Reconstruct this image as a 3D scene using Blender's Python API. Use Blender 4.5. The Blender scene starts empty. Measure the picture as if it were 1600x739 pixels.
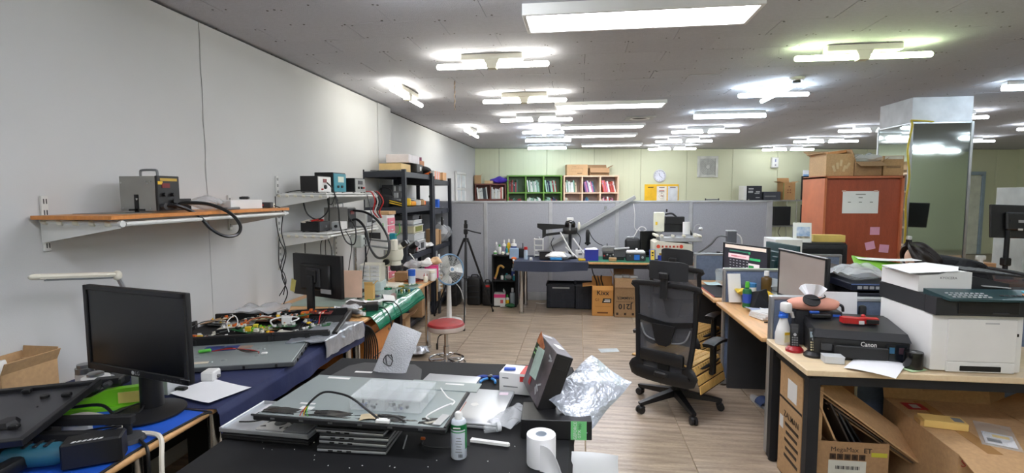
import bpy, bmesh, math, random
from mathutils import Vector, Matrix, Euler, noise as mnoise
random.seed(7)
R = math.radians
sc = bpy.context.scene
col = sc.collection
# ---------------------------------------------------------------- camera, world, exposure
cam_d = bpy.data.cameras.new('camera'); cam = bpy.data.objects.new('camera', cam_d); col.objects.link(cam)
cam_d.sensor_fit = 'HORIZONTAL'; cam_d.sensor_width = 36.0; cam_d.lens = 36.0*810/1600
cam_d.clip_start = 0.05
cx = Vector((0.99175105, 0.12813005, -0.00354267)); cu = Vector((-0.00692384, 0.08114903, 0.99667793)); cf = Vector((-0.12799188, 0.98843185, -0.08136679))
cam.matrix_world = Matrix(((cx.x, cu.x, -cf.x, 0), (cx.y, cu.y, -cf.y, 0), (cx.z, cu.z, -cf.z, 1.6), (0, 0, 0, 1)))
sc.camera = cam
w = bpy.data.worlds.new('world'); sc.world = w; w.use_nodes = True
w.node_tree.nodes['Background'].inputs[0].default_value = (0.75, 0.8, 0.9, 1)
w.node_tree.nodes['Background'].inputs[1].default_value = 0.05
vs = sc.view_settings
vs.view_transform = 'Standard'; vs.look = 'None'; vs.gamma = 1.0; vs.use_curve_mapping = False
vs.exposure = 1.25
TUBE = 15.0      # emission of the lamp tubes
PANEL = 11.5
sc.cycles.use_denoising = True
sc.cycles.max_bounces = 6
sc.cycles.sample_clamp_indirect = 6.0

# ---------------------------------------------------------------- materials
def lin(c):
    c = c/255.0
    return c/12.92 if c <= 0.04045 else ((c+0.055)/1.055)**2.4
def rgb(c): return (lin(c[0]), lin(c[1]), lin(c[2]), 1.0)
MATS = {}
def mat(name, c, rough=0.5, metal=0.0, var=0.12, vs_=6.0, bump=0.0, bs=60.0, alpha=1.0, trans=0.0, emit=0.0, coat=0.0, stretch=None, c2=None, spec=0.5, fine=0.0, objrand=0.0):
    """procedural principled material: base colour broken up by noise, optional noise bump"""
    m = bpy.data.materials.new(name); m.use_nodes = True
    nt = m.node_tree; N = nt.nodes; L = nt.links; b = N['Principled BSDF']
    tc = N.new('ShaderNodeTexCoord'); mp = N.new('ShaderNodeMapping'); L.new(tc.outputs['Object'], mp.inputs['Vector'])
    if stretch: mp.inputs['Scale'].default_value = stretch
    no = N.new('ShaderNodeTexNoise'); no.inputs['Scale'].default_value = vs_; no.inputs['Detail'].default_value = 5
    L.new(mp.outputs['Vector'], no.inputs['Vector'])
    cr = N.new('ShaderNodeValToRGB')
    a = rgb(c)
    if c2 is None:
        lo = tuple(a[i]*(1-var) for i in range(3))+(1,); hi = tuple(min(1, a[i]*(1+var)) for i in range(3))+(1,)
    else: lo, hi = a, rgb(c2)
    cr.color_ramp.elements[0].position = 0.3; cr.color_ramp.elements[1].position = 0.7
    cr.color_ramp.elements[0].color = lo; cr.color_ramp.elements[1].color = hi
    L.new(no.outputs['Fac'], cr.inputs['Fac'])
    out = cr.outputs['Color']
    if fine:
        n2 = N.new('ShaderNodeTexNoise'); n2.inputs['Scale'].default_value = vs_*14; n2.inputs['Detail'].default_value = 2
        L.new(mp.outputs['Vector'], n2.inputs['Vector'])
        mx = N.new('ShaderNodeMix'); mx.data_type = 'RGBA'; mx.blend_type = 'OVERLAY'; mx.inputs[0].default_value = fine
        L.new(out, mx.inputs[6]); L.new(n2.outputs['Fac'], mx.inputs[7]); out = mx.outputs[2]
    if objrand:
        oi = N.new('ShaderNodeObjectInfo'); hs = N.new('ShaderNodeHueSaturation')
        mr = N.new('ShaderNodeMapRange'); mr.inputs[3].default_value = 1-objrand; mr.inputs[4].default_value = 1+objrand
        L.new(oi.outputs['Random'], mr.inputs[0]); L.new(mr.outputs[0], hs.inputs['Value']); L.new(out, hs.inputs['Color']); out = hs.outputs['Color']
        ad = N.new('ShaderNodeVectorMath'); ad.operation = 'ADD'; ml = N.new('ShaderNodeVectorMath'); ml.operation = 'SCALE'
        cb = N.new('ShaderNodeCombineXYZ')
        for k in range(3): L.new(oi.outputs['Random'], cb.inputs[k])
        L.new(cb.outputs[0], ml.inputs[0]); ml.inputs['Scale'].default_value = 37.0
        L.new(mp.outputs['Vector'], ad.inputs[0]); L.new(ml.outputs[0], ad.inputs[1]); L.new(ad.outputs[0], no.inputs['Vector'])
    L.new(out, b.inputs['Base Color'])
    b.inputs['Roughness'].default_value = rough; b.inputs['Metallic'].default_value = metal
    b.inputs['Specular IOR Level'].default_value = spec
    b.inputs['Alpha'].default_value = alpha; b.inputs['Transmission Weight'].default_value = trans
    b.inputs['Coat Weight'].default_value = coat
    if emit:
        b.inputs['Emission Color'].default_value = a; b.inputs['Emission Strength'].default_value = emit
    if bump:
        nb = N.new('ShaderNodeTexNoise'); nb.inputs['Scale'].default_value = bs; nb.inputs['Detail'].default_value = 3
        L.new(tc.outputs['Object'], nb.inputs['Vector'])
        bp = N.new('ShaderNodeBump'); bp.inputs['Strength'].default_value = bump; bp.inputs['Distance'].default_value = 0.01
        L.new(nb.outputs['Fac'], bp.inputs['Height']); L.new(bp.outputs['Normal'], b.inputs['Normal'])
    MATS[name] = m
    return m
def M(x):
    if isinstance(x, str): return MATS[x]
    if isinstance(x, tuple):
        k = 'c%d_%d_%d_%s' % (x[0], x[1], x[2], '_'.join(str(v) for v in x[3:]))
        if k not in MATS: mat(k, x[:3], *(x[3:] or (0.5,)))
        return MATS[k]
    return x
# ---------------------------------------------------------------- mesh building
class G:
    """collects shapes in one bmesh; obj() links them as ONE mesh object"""
    def __init__(s): s.bm = bmesh.new(); s.sm = False
    def _xf(s, vs_, loc, rot):
        m = Matrix.Translation(Vector(loc))
        if rot: m = m @ Euler(rot).to_matrix().to_4x4()
        bmesh.ops.transform(s.bm, matrix=m, verts=vs_)
        return s
    def _add(s, co, faces, loc, rot):
        m = Euler(rot).to_matrix() if rot else None; l = Vector(loc)
        V = [s.bm.verts.new((m @ Vector(p) if m else Vector(p))+l) for p in co]
        for f in faces: s.bm.faces.new([V[k] for k in f])
        return s
    def box(s, c, sz, bev=0.0, rot=None, seg=1, taper=None):
        hx, hy, hz = sz[0]/2, sz[1]/2, sz[2]/2; tx, ty = taper or (1, 1)
        co = [(-hx, -hy, -hz), (hx, -hy, -hz), (hx, hy, -hz), (-hx, hy, -hz), (-hx*tx, -hy*ty, hz), (hx*tx, -hy*ty, hz), (hx*tx, hy*ty, hz), (-hx*tx, hy*ty, hz)]
        fa = [(3, 2, 1, 0), (4, 5, 6, 7), (0, 1, 5, 4), (1, 2, 6, 5), (2, 3, 7, 6), (3, 0, 4, 7)]
        if not bev: return s._add(co, fa, c, rot)
        t = bmesh.new(); V = [t.verts.new(p) for p in co]
        for f in fa: t.faces.new([V[k] for k in f])
        bmesh.ops.bevel(t, geom=list(t.edges), offset=min(bev, min(sz)*0.45), segments=seg, affect='EDGES', profile=0.5)
        t.verts.index_update(); co = [v.co.copy() for v in t.verts]; fa = [[v.index for v in f.verts] for f in t.faces]; t.free()
        if seg > 1: s.sm = True
        return s._add(co, fa, c, rot)
    def cyl(s, c, r, h, r2=None, seg=16, rot=None, cap=True):
        """base centre c, axis +Z before rot"""
        r2 = r if r2 is None else r2; s.sm = True
        cs = [(math.cos(2*math.pi*k/seg), math.sin(2*math.pi*k/seg)) for k in range(seg)]
        co = [(r*x, r*y, 0) for x, y in cs]+[(r2*x, r2*y, h) for x, y in cs]
        fa = [(k, (k+1) % seg, seg+(k+1) % seg, seg+k) for k in range(seg)]
        if cap: fa += [tuple(range(seg))[::-1], tuple(range(seg, 2*seg))]
        return s._add(co, fa, c, rot)
    def sph(s, c, r, sc_=(1, 1, 1), seg=14, rot=None):
        n = max(6, seg//2+1); co = [(0, 0, -r*sc_[2])]; fa = []; s.sm = True
        for i in range(1, n):
            a = math.pi*i/n
            for k in range(seg): co.append((r*math.sin(a)*math.cos(2*math.pi*k/seg)*sc_[0], r*math.sin(a)*math.sin(2*math.pi*k/seg)*sc_[1], -r*math.cos(a)*sc_[2]))
        co.append((0, 0, r*sc_[2])); e = len(co)-1
        for k in range(seg):
            k2 = (k+1) % seg
            fa.append((0, 1+k2, 1+k)); fa.append((e, e-seg+k, e-seg+k2))
            for i in range(n-2): fa.append((1+i*seg+k, 1+i*seg+k2, 1+(i+1)*seg+k2, 1+(i+1)*seg+k))
        return s._add(co, fa, c, rot)
    def lathe(s, prof, seg=20, c=(0, 0, 0), rot=None):
        rings = []
        for (r, z) in prof:
            if r < 1e-4: rings.append([s.bm.verts.new((0, 0, z))])
            else: rings.append([s.bm.verts.new((r*math.cos(2*math.pi*k/seg), r*math.sin(2*math.pi*k/seg), z)) for k in range(seg)])
        for a, b in zip(rings, rings[1:]):
            for k in range(seg):
                k2 = (k+1) % seg
                if len(a) == 1 and len(b) == 1: continue
                if len(a) == 1: s.bm.faces.new((a[0], b[k2], b[k]))
                elif len(b) == 1: s.bm.faces.new((a[k], a[k2], b[0]))
                else: s.bm.faces.new((a[k], a[k2], b[k2], b[k]))
        s.sm = True
        return s._xf([v for r in rings for v in r], c, rot)
    def tube(s, pts, r, seg=6, sub=6, closed=False, straight=False, r_end=None):
        P = [Vector(p) for p in pts]
        if not straight and len(P) > 2:
            Q = []; n = len(P); rng = n if closed else n-1
            for i in range(rng):
                p0 = P[(i-1) % n] if (closed or i > 0) else P[0]; p1 = P[i]; p2 = P[(i+1) % n]; p3 = P[(i+2) % n] if (closed or i+2 < n) else P[-1]
                for k in range(sub):
                    t = k/sub
                    Q.append(0.5*((2*p1)+(-p0+p2)*t+(2*p0-5*p1+4*p2-p3)*t*t+(-p0+3*p1-3*p2+p3)*t**3))
            if not closed: Q.append(P[-1])
            P = Q
        n = len(P); rings = []; up = Vector((0, 0, 1)); prev = None
        for i in range(n):
            a = P[(i-1) % n] if (closed or i > 0) else P[i]; b = P[(i+1) % n] if (closed or i < n-1) else P[i]
            t = (b-a)
            t = t.normalized() if t.length > 1e-9 else Vector((0, 0, 1))
            if prev is None:
                u = t.cross(up)
                if u.length < 0.05: u = t.cross(Vector((1, 0, 0)))
            else: u = prev - t*prev.dot(t)
            if u.length < 1e-6: u = t.cross(Vector((1, 0, 0)))
            u.normalize(); prev = u; v = t.cross(u)
            rr = r if r_end is None else r+(r_end-r)*i/(n-1)
            rings.append([s.bm.verts.new(P[i]+u*(rr*math.cos(2*math.pi*k/seg))+v*(rr*math.sin(2*math.pi*k/seg))) for k in range(seg)])
        pairs = list(zip(rings, rings[1:])) + ([(rings[-1], rings[0])] if closed else [])
        for a, b in pairs:
            for k in range(seg): s.bm.faces.new((a[k], b[k], b[(k+1) % seg], a[(k+1) % seg]))
        if not closed:
            s.bm.faces.new(rings[0]); s.bm.faces.new(rings[-1][::-1])
        s.sm = True
        return s
    def prism(s, pts, h, c=(0, 0, 0), rot=None, bev=0):
        """polygon in XY extruded by h along Z, then moved"""
        a = [s.bm.verts.new((p[0], p[1], 0)) for p in pts]; b = [s.bm.verts.new((p[0], p[1], h)) for p in pts]
        n = len(pts)
        s.bm.faces.new(a[::-1]); s.bm.faces.new(b)
        for k in range(n): s.bm.faces.new((a[k], a[(k+1) % n], b[(k+1) % n], b[k]))
        return s._xf(a+b, c, rot)
    def grid(s, nu, nv, fn, thick=0.0, c=(0, 0, 0), rot=None, closed_u=False):
        """surface fn(u,v)->xyz, u,v in 0..1, thickened"""
        V = [[s.bm.verts.new(fn(i/nu, j/nv)) for j in range(nv+1)] for i in range(nu+1)]
        F = [s.bm.faces.new((V[i][j], V[i+1][j], V[i+1][j+1], V[i][j+1])) for i in range(nu) for j in range(nv)]
        allv = [v for r in V for v in r]
        if thick:
            before = set(s.bm.verts)
            s.bm.normal_update()
            r = bmesh.ops.solidify(s.bm, geom=F, thickness=thick)
            allv = list(set(allv) | (set(s.bm.verts)-before))
        s.sm = True
        return s._xf(allv, c, rot)
    def hull(s, pts, c=(0, 0, 0), rot=None):
        v = [s.bm.verts.new(p) for p in pts]
        r = bmesh.ops.convex_hull(s.bm, input=v)
        dead = [g for g in r['geom_interior'] if isinstance(g, bmesh.types.BMVert)]
        if dead: bmesh.ops.delete(s.bm, geom=dead, context='VERTS')
        return s._xf([q for q in v if q.is_valid], c, rot)
    def noise(s, amp, scale, seed=0):
        o = Vector((seed*3.1, seed*1.7, seed*2.3))
        for v in s.bm.verts: v.co += mnoise.noise_vector(v.co*scale+o)*amp
        return s
    def obj(s, name, m, parent=None, loc=(0, 0, 0), rot=(0, 0, 0), label=None, smooth=None, ang=40):
        me = bpy.data.meshes.new(name)
        bmesh.ops.recalc_face_normals(s.bm, faces=s.bm.faces)
        s.bm.to_mesh(me); s.bm.free()
        me.materials.append(M(m))
        if (s.sm if smooth is None else smooth):
            me.polygons.foreach_set('use_smooth', [True]*len(me.polygons)); me.set_sharp_from_angle(angle=R(ang))
        o = bpy.data.objects.new(name, me); col.objects.link(o)
        o.location = loc; o.rotation_euler = rot
        if parent: o.parent = parent
        if label: o['label'] = label
        return o
def tag(o, label, cat, group=None):
    o['label'] = label; o['category'] = cat
    if group: o['group'] = group
    return o
def thing(name, label, cat, loc=(0, 0, 0), rz=0.0, group=None, rot=None):
    o = bpy.data.objects.new(name, None); col.objects.link(o); o.empty_display_size = 0.05
    o.location = loc; o.rotation_euler = rot if rot else (0, 0, R(rz))
    return tag(o, label, cat, group)
def struct(o): o['kind'] = 'structure'; return o
def kids(o): return [c for c in list(bpy.data.objects) if c.parent is o]
def copy_tree(o, parent=None):
    c = o.copy(); col.objects.link(c); c.parent = parent
    for k in kids(o): copy_tree(k, c)
    return c
def dup(o, loc, rz, label, group=None):
    c = copy_tree(o); c.location = loc; c.rotation_euler = (0, 0, R(rz)); c['label'] = label
    if group: c['group'] = group
    return c
_txt = {}
def txt(parent, s, size, loc, rot, m, name='lettering', sx=1.0, bold=0.0):
    """flat lettering, built as thin mesh text; lies in local XY before rot, centred"""
    k = (s, bold)
    if k not in _txt:
        cu_ = bpy.data.curves.new('t', 'FONT'); cu_.body = s; cu_.size = 1.0; cu_.align_x = 'CENTER'; cu_.align_y = 'CENTER'; cu_.extrude = 0.0; cu_.offset = bold; cu_.resolution_u = 2
        to = bpy.data.objects.new('t', cu_); col.objects.link(to)
        dg = bpy.context.evaluated_depsgraph_get(); dg.update()
        me = bpy.data.meshes.new_from_object(to.evaluated_get(dg)); bpy.data.objects.remove(to)
        _txt[k] = me
    me = _txt[k].copy(); me.materials.clear(); me.materials.append(M(m))
    o = bpy.data.objects.new(name, me); col.objects.link(o); o.parent = parent
    o.location = loc; o.rotation_euler = rot; o.scale = (size*sx, size, size)
    return o
FRONT = (R(90), 0, 0)            # text upright, read from -Y
# ================================================================ materials used all over
mat('plaster', (206, 207, 207), 0.85, var=0.025, vs_=1.5, bump=0.05, bs=180)
mat('panel_green', (212, 215, 184), 0.55, var=0.02, vs_=1.0)
mat('ceil_board', (192, 193, 200), 0.9, var=0.05, vs_=9, bump=0.5, bs=90, stretch=(2.5, 9, 1), objrand=0.02, fine=0.35)
mat('ceil_back', (40, 38, 37), 0.9)
mat('grout', (188, 168, 140), 0.9, var=0.15)
mat('tile', (132, 116, 99), 0.32, var=0.3, vs_=3.2, stretch=(0.9, 9, 1), c2=(188, 171, 150), fine=0.5, objrand=0.07)
mat('black', (22, 22, 24), 0.45, var=0.2)
mat('black_matt', (28, 28, 30), 0.85, var=0.2)
mat('black_gloss', (12, 12, 14), 0.15, var=0.1)
mat('black_metal', (34, 36, 41), 0.5, 0.3, var=0.15)
mat('rack_metal', (47, 51, 60), 0.5, 0.2, var=0.1)
mat('dark_grey', (58, 59, 62), 0.6, var=0.12)
mat('grey', (120, 122, 124), 0.55)
mat('lgrey', (176, 178, 180), 0.5)
mat('white', (228, 228, 226), 0.45, var=0.03)
mat('white_paint', (216, 217, 214), 0.5, var=0.05)
mat('paper', (236, 237, 240), 0.8, var=0.02)
mat('chrome', (205, 206, 208), 0.16, 1.0, var=0.05)
mat('steel', (170, 172, 174), 0.35, 1.0, var=0.08)
mat('alu', (186, 188, 191), 0.4, 0.85, var=0.06)
mat('silver_lap', (196, 199, 203), 0.38, 0.6, var=0.02)
mat('panel_steel', (150, 160, 160), 0.42, 0.35, var=0.06, vs_=3)
mat('beech', (214, 166, 112), 0.4, var=0.12, vs_=4, stretch=(9, 1.2, 1), fine=0.2)
mat('maple', (222, 200, 165), 0.4, var=0.07, vs_=4, stretch=(1.2, 9, 1), fine=0.2)
mat('orange_wood', (207, 134, 66), 0.4, var=0.12, vs_=3, stretch=(9, 9, 1), fine=0.2)
mat('cherry', (165, 76, 48), 0.42, var=0.1, vs_=2.5, stretch=(9, 9, 1), fine=0.25)
mat('navy', (36, 44, 82), 0.75, var=0.12, vs_=5, bump=0.15, bs=25)
mat('blue_mat', (22, 84, 190), 0.6, var=0.08)
mat('green_mat', (22, 118, 86), 0.12, var=0.08, coat=0.6)
mat('green_flat', (34, 112, 84), 0.6, var=0.1)
mat('card', (186, 150, 108), 0.8, var=0.07, vs_=4, fine=0.2)
mat('card2', (162, 128, 92), 0.8, var=0.08, vs_=4, fine=0.2)
mat('card_orange', (204, 146, 78), 0.75, var=0.06)
mat('felt_grey', (166, 168, 175), 0.95, var=0.06, vs_=60, fine=0.5)
mat('felt_blue', (108, 122, 148), 0.95, var=0.1, vs_=40, fine=0.5)
mat('felt_dark', (66, 72, 88), 0.95, var=0.1, vs_=40, fine=0.4)
mat('red', (186, 36, 36), 0.4)
mat('red_vinyl', (158, 48, 50), 0.4, var=0.15, vs_=9)
mat('blue', (40, 92, 190), 0.4)
mat('teal', (28, 132, 150), 0.45)
mat('green', (70, 160, 60), 0.45)
mat('lime', (126, 204, 40), 0.4)
mat('yellow', (232, 190, 40), 0.5)
mat('orange', (226, 110, 40), 0.5)
mat('pink', (222, 60, 130), 0.5)
mat('salmon', (224, 160, 140), 0.6)
mat('cream', (226, 222, 206), 0.5, var=0.03)
mat('clear', (232, 238, 240), 0.12, var=0.01, alpha=0.2)
mat('clear_thin', (235, 238, 240), 0.15, var=0.02, alpha=0.25)
mat('milky', (226, 230, 232), 0.35, var=0.02, alpha=0.72)
mat('foil', (188, 194, 203), 0.36, 0.7, var=0.12, vs_=12, bump=1.0, bs=32)
mat('bubble', (226, 229, 234), 0.3, var=0.04, alpha=0.75, bump=0.9, bs=140)
mat('bag', (214, 218, 222), 0.18, var=0.06, alpha=0.45, bump=0.5, bs=50)
mat('screen_off', (9, 10, 13), 0.28, var=0.05)
mat('glass', (200, 215, 220), 0.03, 0.0, alpha=0.15)
mat('mirror', (196, 208, 206), 0.04, 1.0, var=0.02, vs_=2)
mat('mesh_fabric', (84, 85, 90), 0.9, var=0.2, vs_=200, alpha=0.66)
mat('skin', (214, 172, 148), 0.5, var=0.04)
mat('hair', (28, 20, 19), 0.4, var=0.3, vs_=30, stretch=(1, 1, 6))
mat('pcb_blue', (36, 54, 120), 0.45, var=0.3, vs_=60)
mat('pcb_green', (38, 100, 56), 0.45, var=0.3, vs_=60)
mat('gold', (196, 160, 70), 0.35, 0.6)
mat('tube_white', (240, 245, 251), 0.5, emit=TUBE)
mat('tube_warm', (250, 247, 236), 0.5, emit=TUBE)
mat('tube_green', (232, 255, 196), 0.5, emit=TUBE*0.8)
mat('tube_cool', (222, 240, 255), 0.5, emit=TUBE)
mat('panel_light', (243, 243, 252), 0.5, emit=PANEL)

# ================================================================ room shell
CEIL = 2.71
# floor: slab in grout colour, tiles laid on it
fl = struct(G().box((4.5, 5.6, -0.06), (14.6, 19.6, 0.1)).obj('floor', 'grout'))
tw = 0.64; tx0 = 0.05; tme = None; rest = G(); nt_ = 0
for i in range(-4, 18):
    for j in range(-6, 24):
        X = tx0+tw*i; Y = 0.30+tw*j
        if -4 <= i <= 5 and 2 <= j <= 12 or (6 <= i <= 8 and 4 <= j <= 12) or (-2 <= i <= 3 and j == 1):
            if tme is None:
                o = G().box((0, 0, -0.006), (tw-0.006, tw-0.0015, 0.012), 0.0012).obj('tile', 'tile', fl); tme = o.data
            else:
                o = bpy.data.objects.new('tile', tme); col.objects.link(o); o.parent = fl
            o.location = (X+tw/2, Y+tw/2, 0.0); nt_ += 1
        else: rest.box((X+tw/2, Y+tw/2, -0.006), (tw-0.006, tw-0.0015, 0.012))
o = rest.obj('tile_field', 'tile', fl); o['kind'] = 'stuff'
# ceiling: dark void board, gypsum boards in running bond under it
ce = struct(G().box((4.5, 5.6, CEIL+0.06), (14.8, 19.8, 0.08)).obj('ceiling', 'ceil_back'))
bw, bd = 0.625, 0.322; near = []; far = G(); bme = None; scr = G(); nb_ = 0
def disc(g, x, y, r=0.006):
    g.cyl((x, y, CEIL-0.0012), r, 0.0015, seg=6)
rowi = 0
for j in range(-22, 36):
    Y = 3.96+bd*j
    if Y > 15.0: break
    off = 0.35 if j % 2 == 0 else 0.04
    for i in range(-5, 19):
        X = off+bw*i
        xa, xb = max(X, -2.52), min(X+bw, 11.3)
        if xb-xa < 0.06: continue
        gx = random.choice((0.0, 0.001, 0.004, 0.005, 0.006))
        if 2.3 < Y < 8.2 and X < 4.6 and X > -2.6 and nb_ < 260:
            if xa == X and xb == X+bw:
                if bme is None:
                    o = G().box((0, 0, 0.006), (1.0, bd-0.0008, 0.012), 0.0).obj('ceiling_board', 'ceil_board', ce); bme = o.data
                else: o = bpy.data.objects.new('ceiling_board', bme); col.objects.link(o); o.parent = ce
                o.scale = (bw-gx, 1, 1); o.location = (X+bw/2, Y+bd/2, CEIL+random.choice((0, 0, 0, 0.001, -0.0008)))
            else:
                o = G().box((0, 0, 0.006), (xb-xa-gx, bd-0.0008, 0.012)).obj('ceiling_board', 'ceil_board', ce, (xa/2+xb/2, Y+bd/2, CEIL))
            nb_ += 1
        else: far.box((xa/2+xb/2, Y+bd/2, CEIL+0.006), (xb-xa-gx, bd-0.0008, 0.012))
        if 2.0 < Y < 8.5:
            for (dx, dy) in ((0.035, 0.03), (-0.03, 0.028), (0.005, 0.012), (0.04, bd-0.03), (-0.05, bd-0.032)):
                if random.random() < 0.8: disc(scr, X+dx+random.uniform(-.012, .012), Y+dy+random.uniform(-.006, .006), random.uniform(.005, .0085))
o = far.obj('far_ceiling_boards', 'ceil_board', ce); o['kind'] = 'stuff'
o = scr.obj('board_screws', (70, 66, 62, 0.6), ce); o['kind'] = 'stuff'
# left wall: panels on a backing, stepping back behind the pilaster
wl = struct(G().box((-2.60, 3.9, 1.36), (0.12, 16.4, 2.70)).obj('wall_left', 'ceil_back'))
for (y0, y1, x) in ((-4.1, 0.35, -2.40), (0.353, 3.10, -2.40), (3.104, 6.03, -2.40), (6.035, 6.46, -2.39), (6.46, 12.6, -2.505)):
    G().box(((x-2.54)/2, (y0+y1)/2, 1.349), (abs(-2.54-x), y1-y0, 2.69), 0.002).obj('wall_panel', 'plaster', wl)
# hairline crack beside the first joint
g = G(); pts = [(-2.3995, 3.10+0.012*math.sin(k*1.9)+0.006*math.sin(k*4.3), 2.69-k*0.1) for k in range(12)]
g.tube(pts, 0.0013, 4, 3).obj('crack', (120, 118, 114, 0.9), wl)
# back wall: pale green sandwich panels, slightly out of square
BW0 = Vector((-2.54, 12.42, 0)); BWA = math.atan(0.192)
def bw(s, d=0.0, z=0.0):      # point on back wall: s metres along, d metres in front
    return (BW0.x+s*math.cos(BWA)+d*math.sin(BWA), BW0.y+s*math.sin(BWA)-d*math.cos(BWA), z)
wb = bpy.data.objects.new('wall_back', bpy.data.meshes.new('wall_back')); bpy.data.objects.remove(wb)
wb = struct(G().box((6.9, 0.11, 1.36), (14.4, 0.1, 2.7)).obj('wall_back', 'ceil_back', None, BW0, (0, 0, BWA)))
for k in range(-1, 12):
    a, b = 0.62+1.165*k, 0.62+1.165*(k+1)
    a = max(a, -0.3)
    G().box(((a+b)/2, 0.03, 1.352), (b-a-0.006, 0.06, 2.70), 0.003).obj('wall_panel', 'panel_green', wb)
    if k < 3:
        gg = G()
        for q in range(1, 8): gg.box((a+(b-a)*q/8, -0.0002, 1.352), (0.004, 0.001, 2.68))
        gg.obj('panel_groove', (196, 200, 168, 0.6), wb)
struct(G().box((11.3, 5.6, 1.36), (0.1, 19.8, 2.7)).obj('wall_right', 'panel_green'))
struct(G().box((4.4, -2.45, 1.36), (14.2, 0.1, 2.7)).obj('wall_near', 'panel_green'))
# skirting of the left wall, painted window high on the left wall at the back
win = struct(G().box((0, 0, 0), (0.02, 0.82, 0.62)).obj('window_1', 'lgrey', None, (-2.49, 10.75, 1.73)))
g = G()
for (y, z, sy, sz) in ((0, .31, .86, .05), (0, -.31, .86, .05), (-.41, 0, .05, .66), (.41, 0, .05, .66), (0, 0, .04, .62), (0, -.02, .82, .035)): g.box((0.015, y, z), (0.03, sy, sz))
g.obj('window_frame', 'white', win)
for y in (-.205, .205):
    for z in (.15, -.16): G().box((0.012, y, z), (0.006, .36, .26)).obj('pane', (224, 232, 236, 0.1), win)
# door at the right end of the back wall
dr = struct(G().box((0, -0.02, 1.02), (0.80, 0.04, 2.02), 0.002).obj('door_1', (218, 222, 206, 0.5), None, bw(12.62, 0.0, 0.0), (0, 0, BWA)))
g = G()
for (x, sx, z, sz) in ((-.45, .08, 1.05, 2.1), (.45, .08, 1.05, 2.1), (0, .98, 2.09, .09)): g.box((x, -0.03, z), (sx, 0.08, sz), 0.004)
g.obj('door_frame', (150, 168, 180, 0.5), dr)
G().cyl((-.33, -.09, 1.0), .012, .06, rot=(R(-90), 0, 0), seg=10).box((-.28, -.09, 1.0), (.12, .016, .02), .004).obj('door_handle', 'steel', dr)

# ================================================================ ceiling lamps
def tube_lamp(x0, x1, y, style, label, m='tube_white', along='X', hous='white_paint', base=True):
    """surface mounted fluorescent-shaped LED lamp: base bar, centre housing, tubes"""
    L = abs(x1-x0); c = (x0+x1)/2
    t = thing('ceiling_lamp', label, 'ceiling lamp', (c, y, CEIL) if along == 'X' else (y, c, CEIL), 0 if along == 'X' else 90, 'tube lamps on the ceiling')
    if style == 'double':
        G().box((0, 0, -0.026), (L*0.56, 0.075, 0.05), 0.006).obj('base_bar', hous, t)
        g = G(); g.prism([(-.07, 0), (.07, 0), (.042, -.055), (.036, -.085), (-.036, -.085), (-.042, -.055)], 0.07, (0, 0.035, -0.03), (R(90), 0, 0)); g.obj('centre_housing', hous, t)
        for s in (-1, 1):
            g = G(); g.cyl((s*0.04, 0, -0.088), 0.022, L/2-0.05, seg=10, rot=(0, R(90*s), 0)).sph((s*(L/2-0.012), 0, -0.088), 0.022, seg=10)
            g.obj('lamp_tube', m, t)
    elif style == 'single':
        G().box((0, 0, -0.02), (L*0.98, 0.09, 0.04), 0.006).obj('base_bar', hous, t)
        G().cyl((-L/2, 0, -0.066), 0.026, L, seg=10, rot=(0, R(90), 0)).obj('lamp_tube', m, t)
    elif style == 'cross':
        G().box((0, 0, -0.022), (L*0.5, 0.07, 0.044), 0.005).obj('base_bar', hous, t)
        G().cyl((0, 0, -0.10), 0.035, 0.10, seg=12).obj('centre_housing', hous, t)
        for k, f in ((0, 1), (1, 1), (2, 1), (3, 1)):
            a = R(90*k)
            g = G(); g.cyl((0.02*math.cos(a), 0.02*math.sin(a), -0.09-0.006*(k % 2)), 0.022, (L/2-0.02)*f, seg=10, rot=(0, R(90), a)).sph(((L/2-.005)*f*math.cos(a), (L/2-.005)*f*math.sin(a), -0.09-0.006*(k % 2)), 0.022, seg=10)
            g.obj('lamp_tube', m, t)
    return t
def panel_lamp(x, y, label, L=1.33, W=0.35, drop=0.035):
    t = thing('panel_lamp', label, 'ceiling lamp', (x, y, CEIL), 0, 'flat panel lamps on the ceiling')
    g = G()
    for (cx_, cy_, sx, sy) in ((0, W/2-.012, L, .024), (0, -W/2+.012, L, .024), (L/2-.012, 0, .024, W-.048), (-L/2+.012, 0, .024, W-.048)): g.box((cx_, cy_, -drop/2-.004), (sx, sy, drop+.008), .003)
    g.obj('frame', 'white', t)
    G().box((0, 0, -drop*0.75), (L-.05, W-.05, .01)).obj('diffuser', 'panel_light', t)
    return t
panel_lamp(0.34, 3.29, 'largest flat panel lamp, nearest on the ceiling, overhead', L=1.36, W=0.36, drop=0.06)
panel_lamp(0.34, 0.9, 'unseen flat panel lamp added to the same row overhead of the viewer', L=1.36, W=0.36, drop=0.06)  # out of view, added to brighten the near left wall
panel_lamp(0.34, -1.2, 'unseen flat panel lamp added to the same row behind the viewer', L=1.36, W=0.36, drop=0.06)  # also unseen, added for more light on the near wall and floor
panel_lamp(0.36, 6.59, 'flat panel lamp on ceiling, second from the front of its row')
panel_lamp(0.36, 8.60, 'flat panel lamp on ceiling, third from the front of its row')
panel_lamp(0.38, 9.94, 'flat panel lamp on ceiling, fourth from the front of its row')
panel_lamp(0.70, 11.9, 'flat panel lamp on ceiling nearest the back wall')
tube_lamp(-1.14, -0.25, 4.17, 'double', 'cream twin tube lamp, nearest of the row left of the large panel', 'tube_warm', hous='cream')
tube_lamp(-1.06, -0.15, 5.77, 'double', 'cream twin tube lamp behind the hanging wire, second of its row', 'tube_warm', hous='cream')
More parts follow.
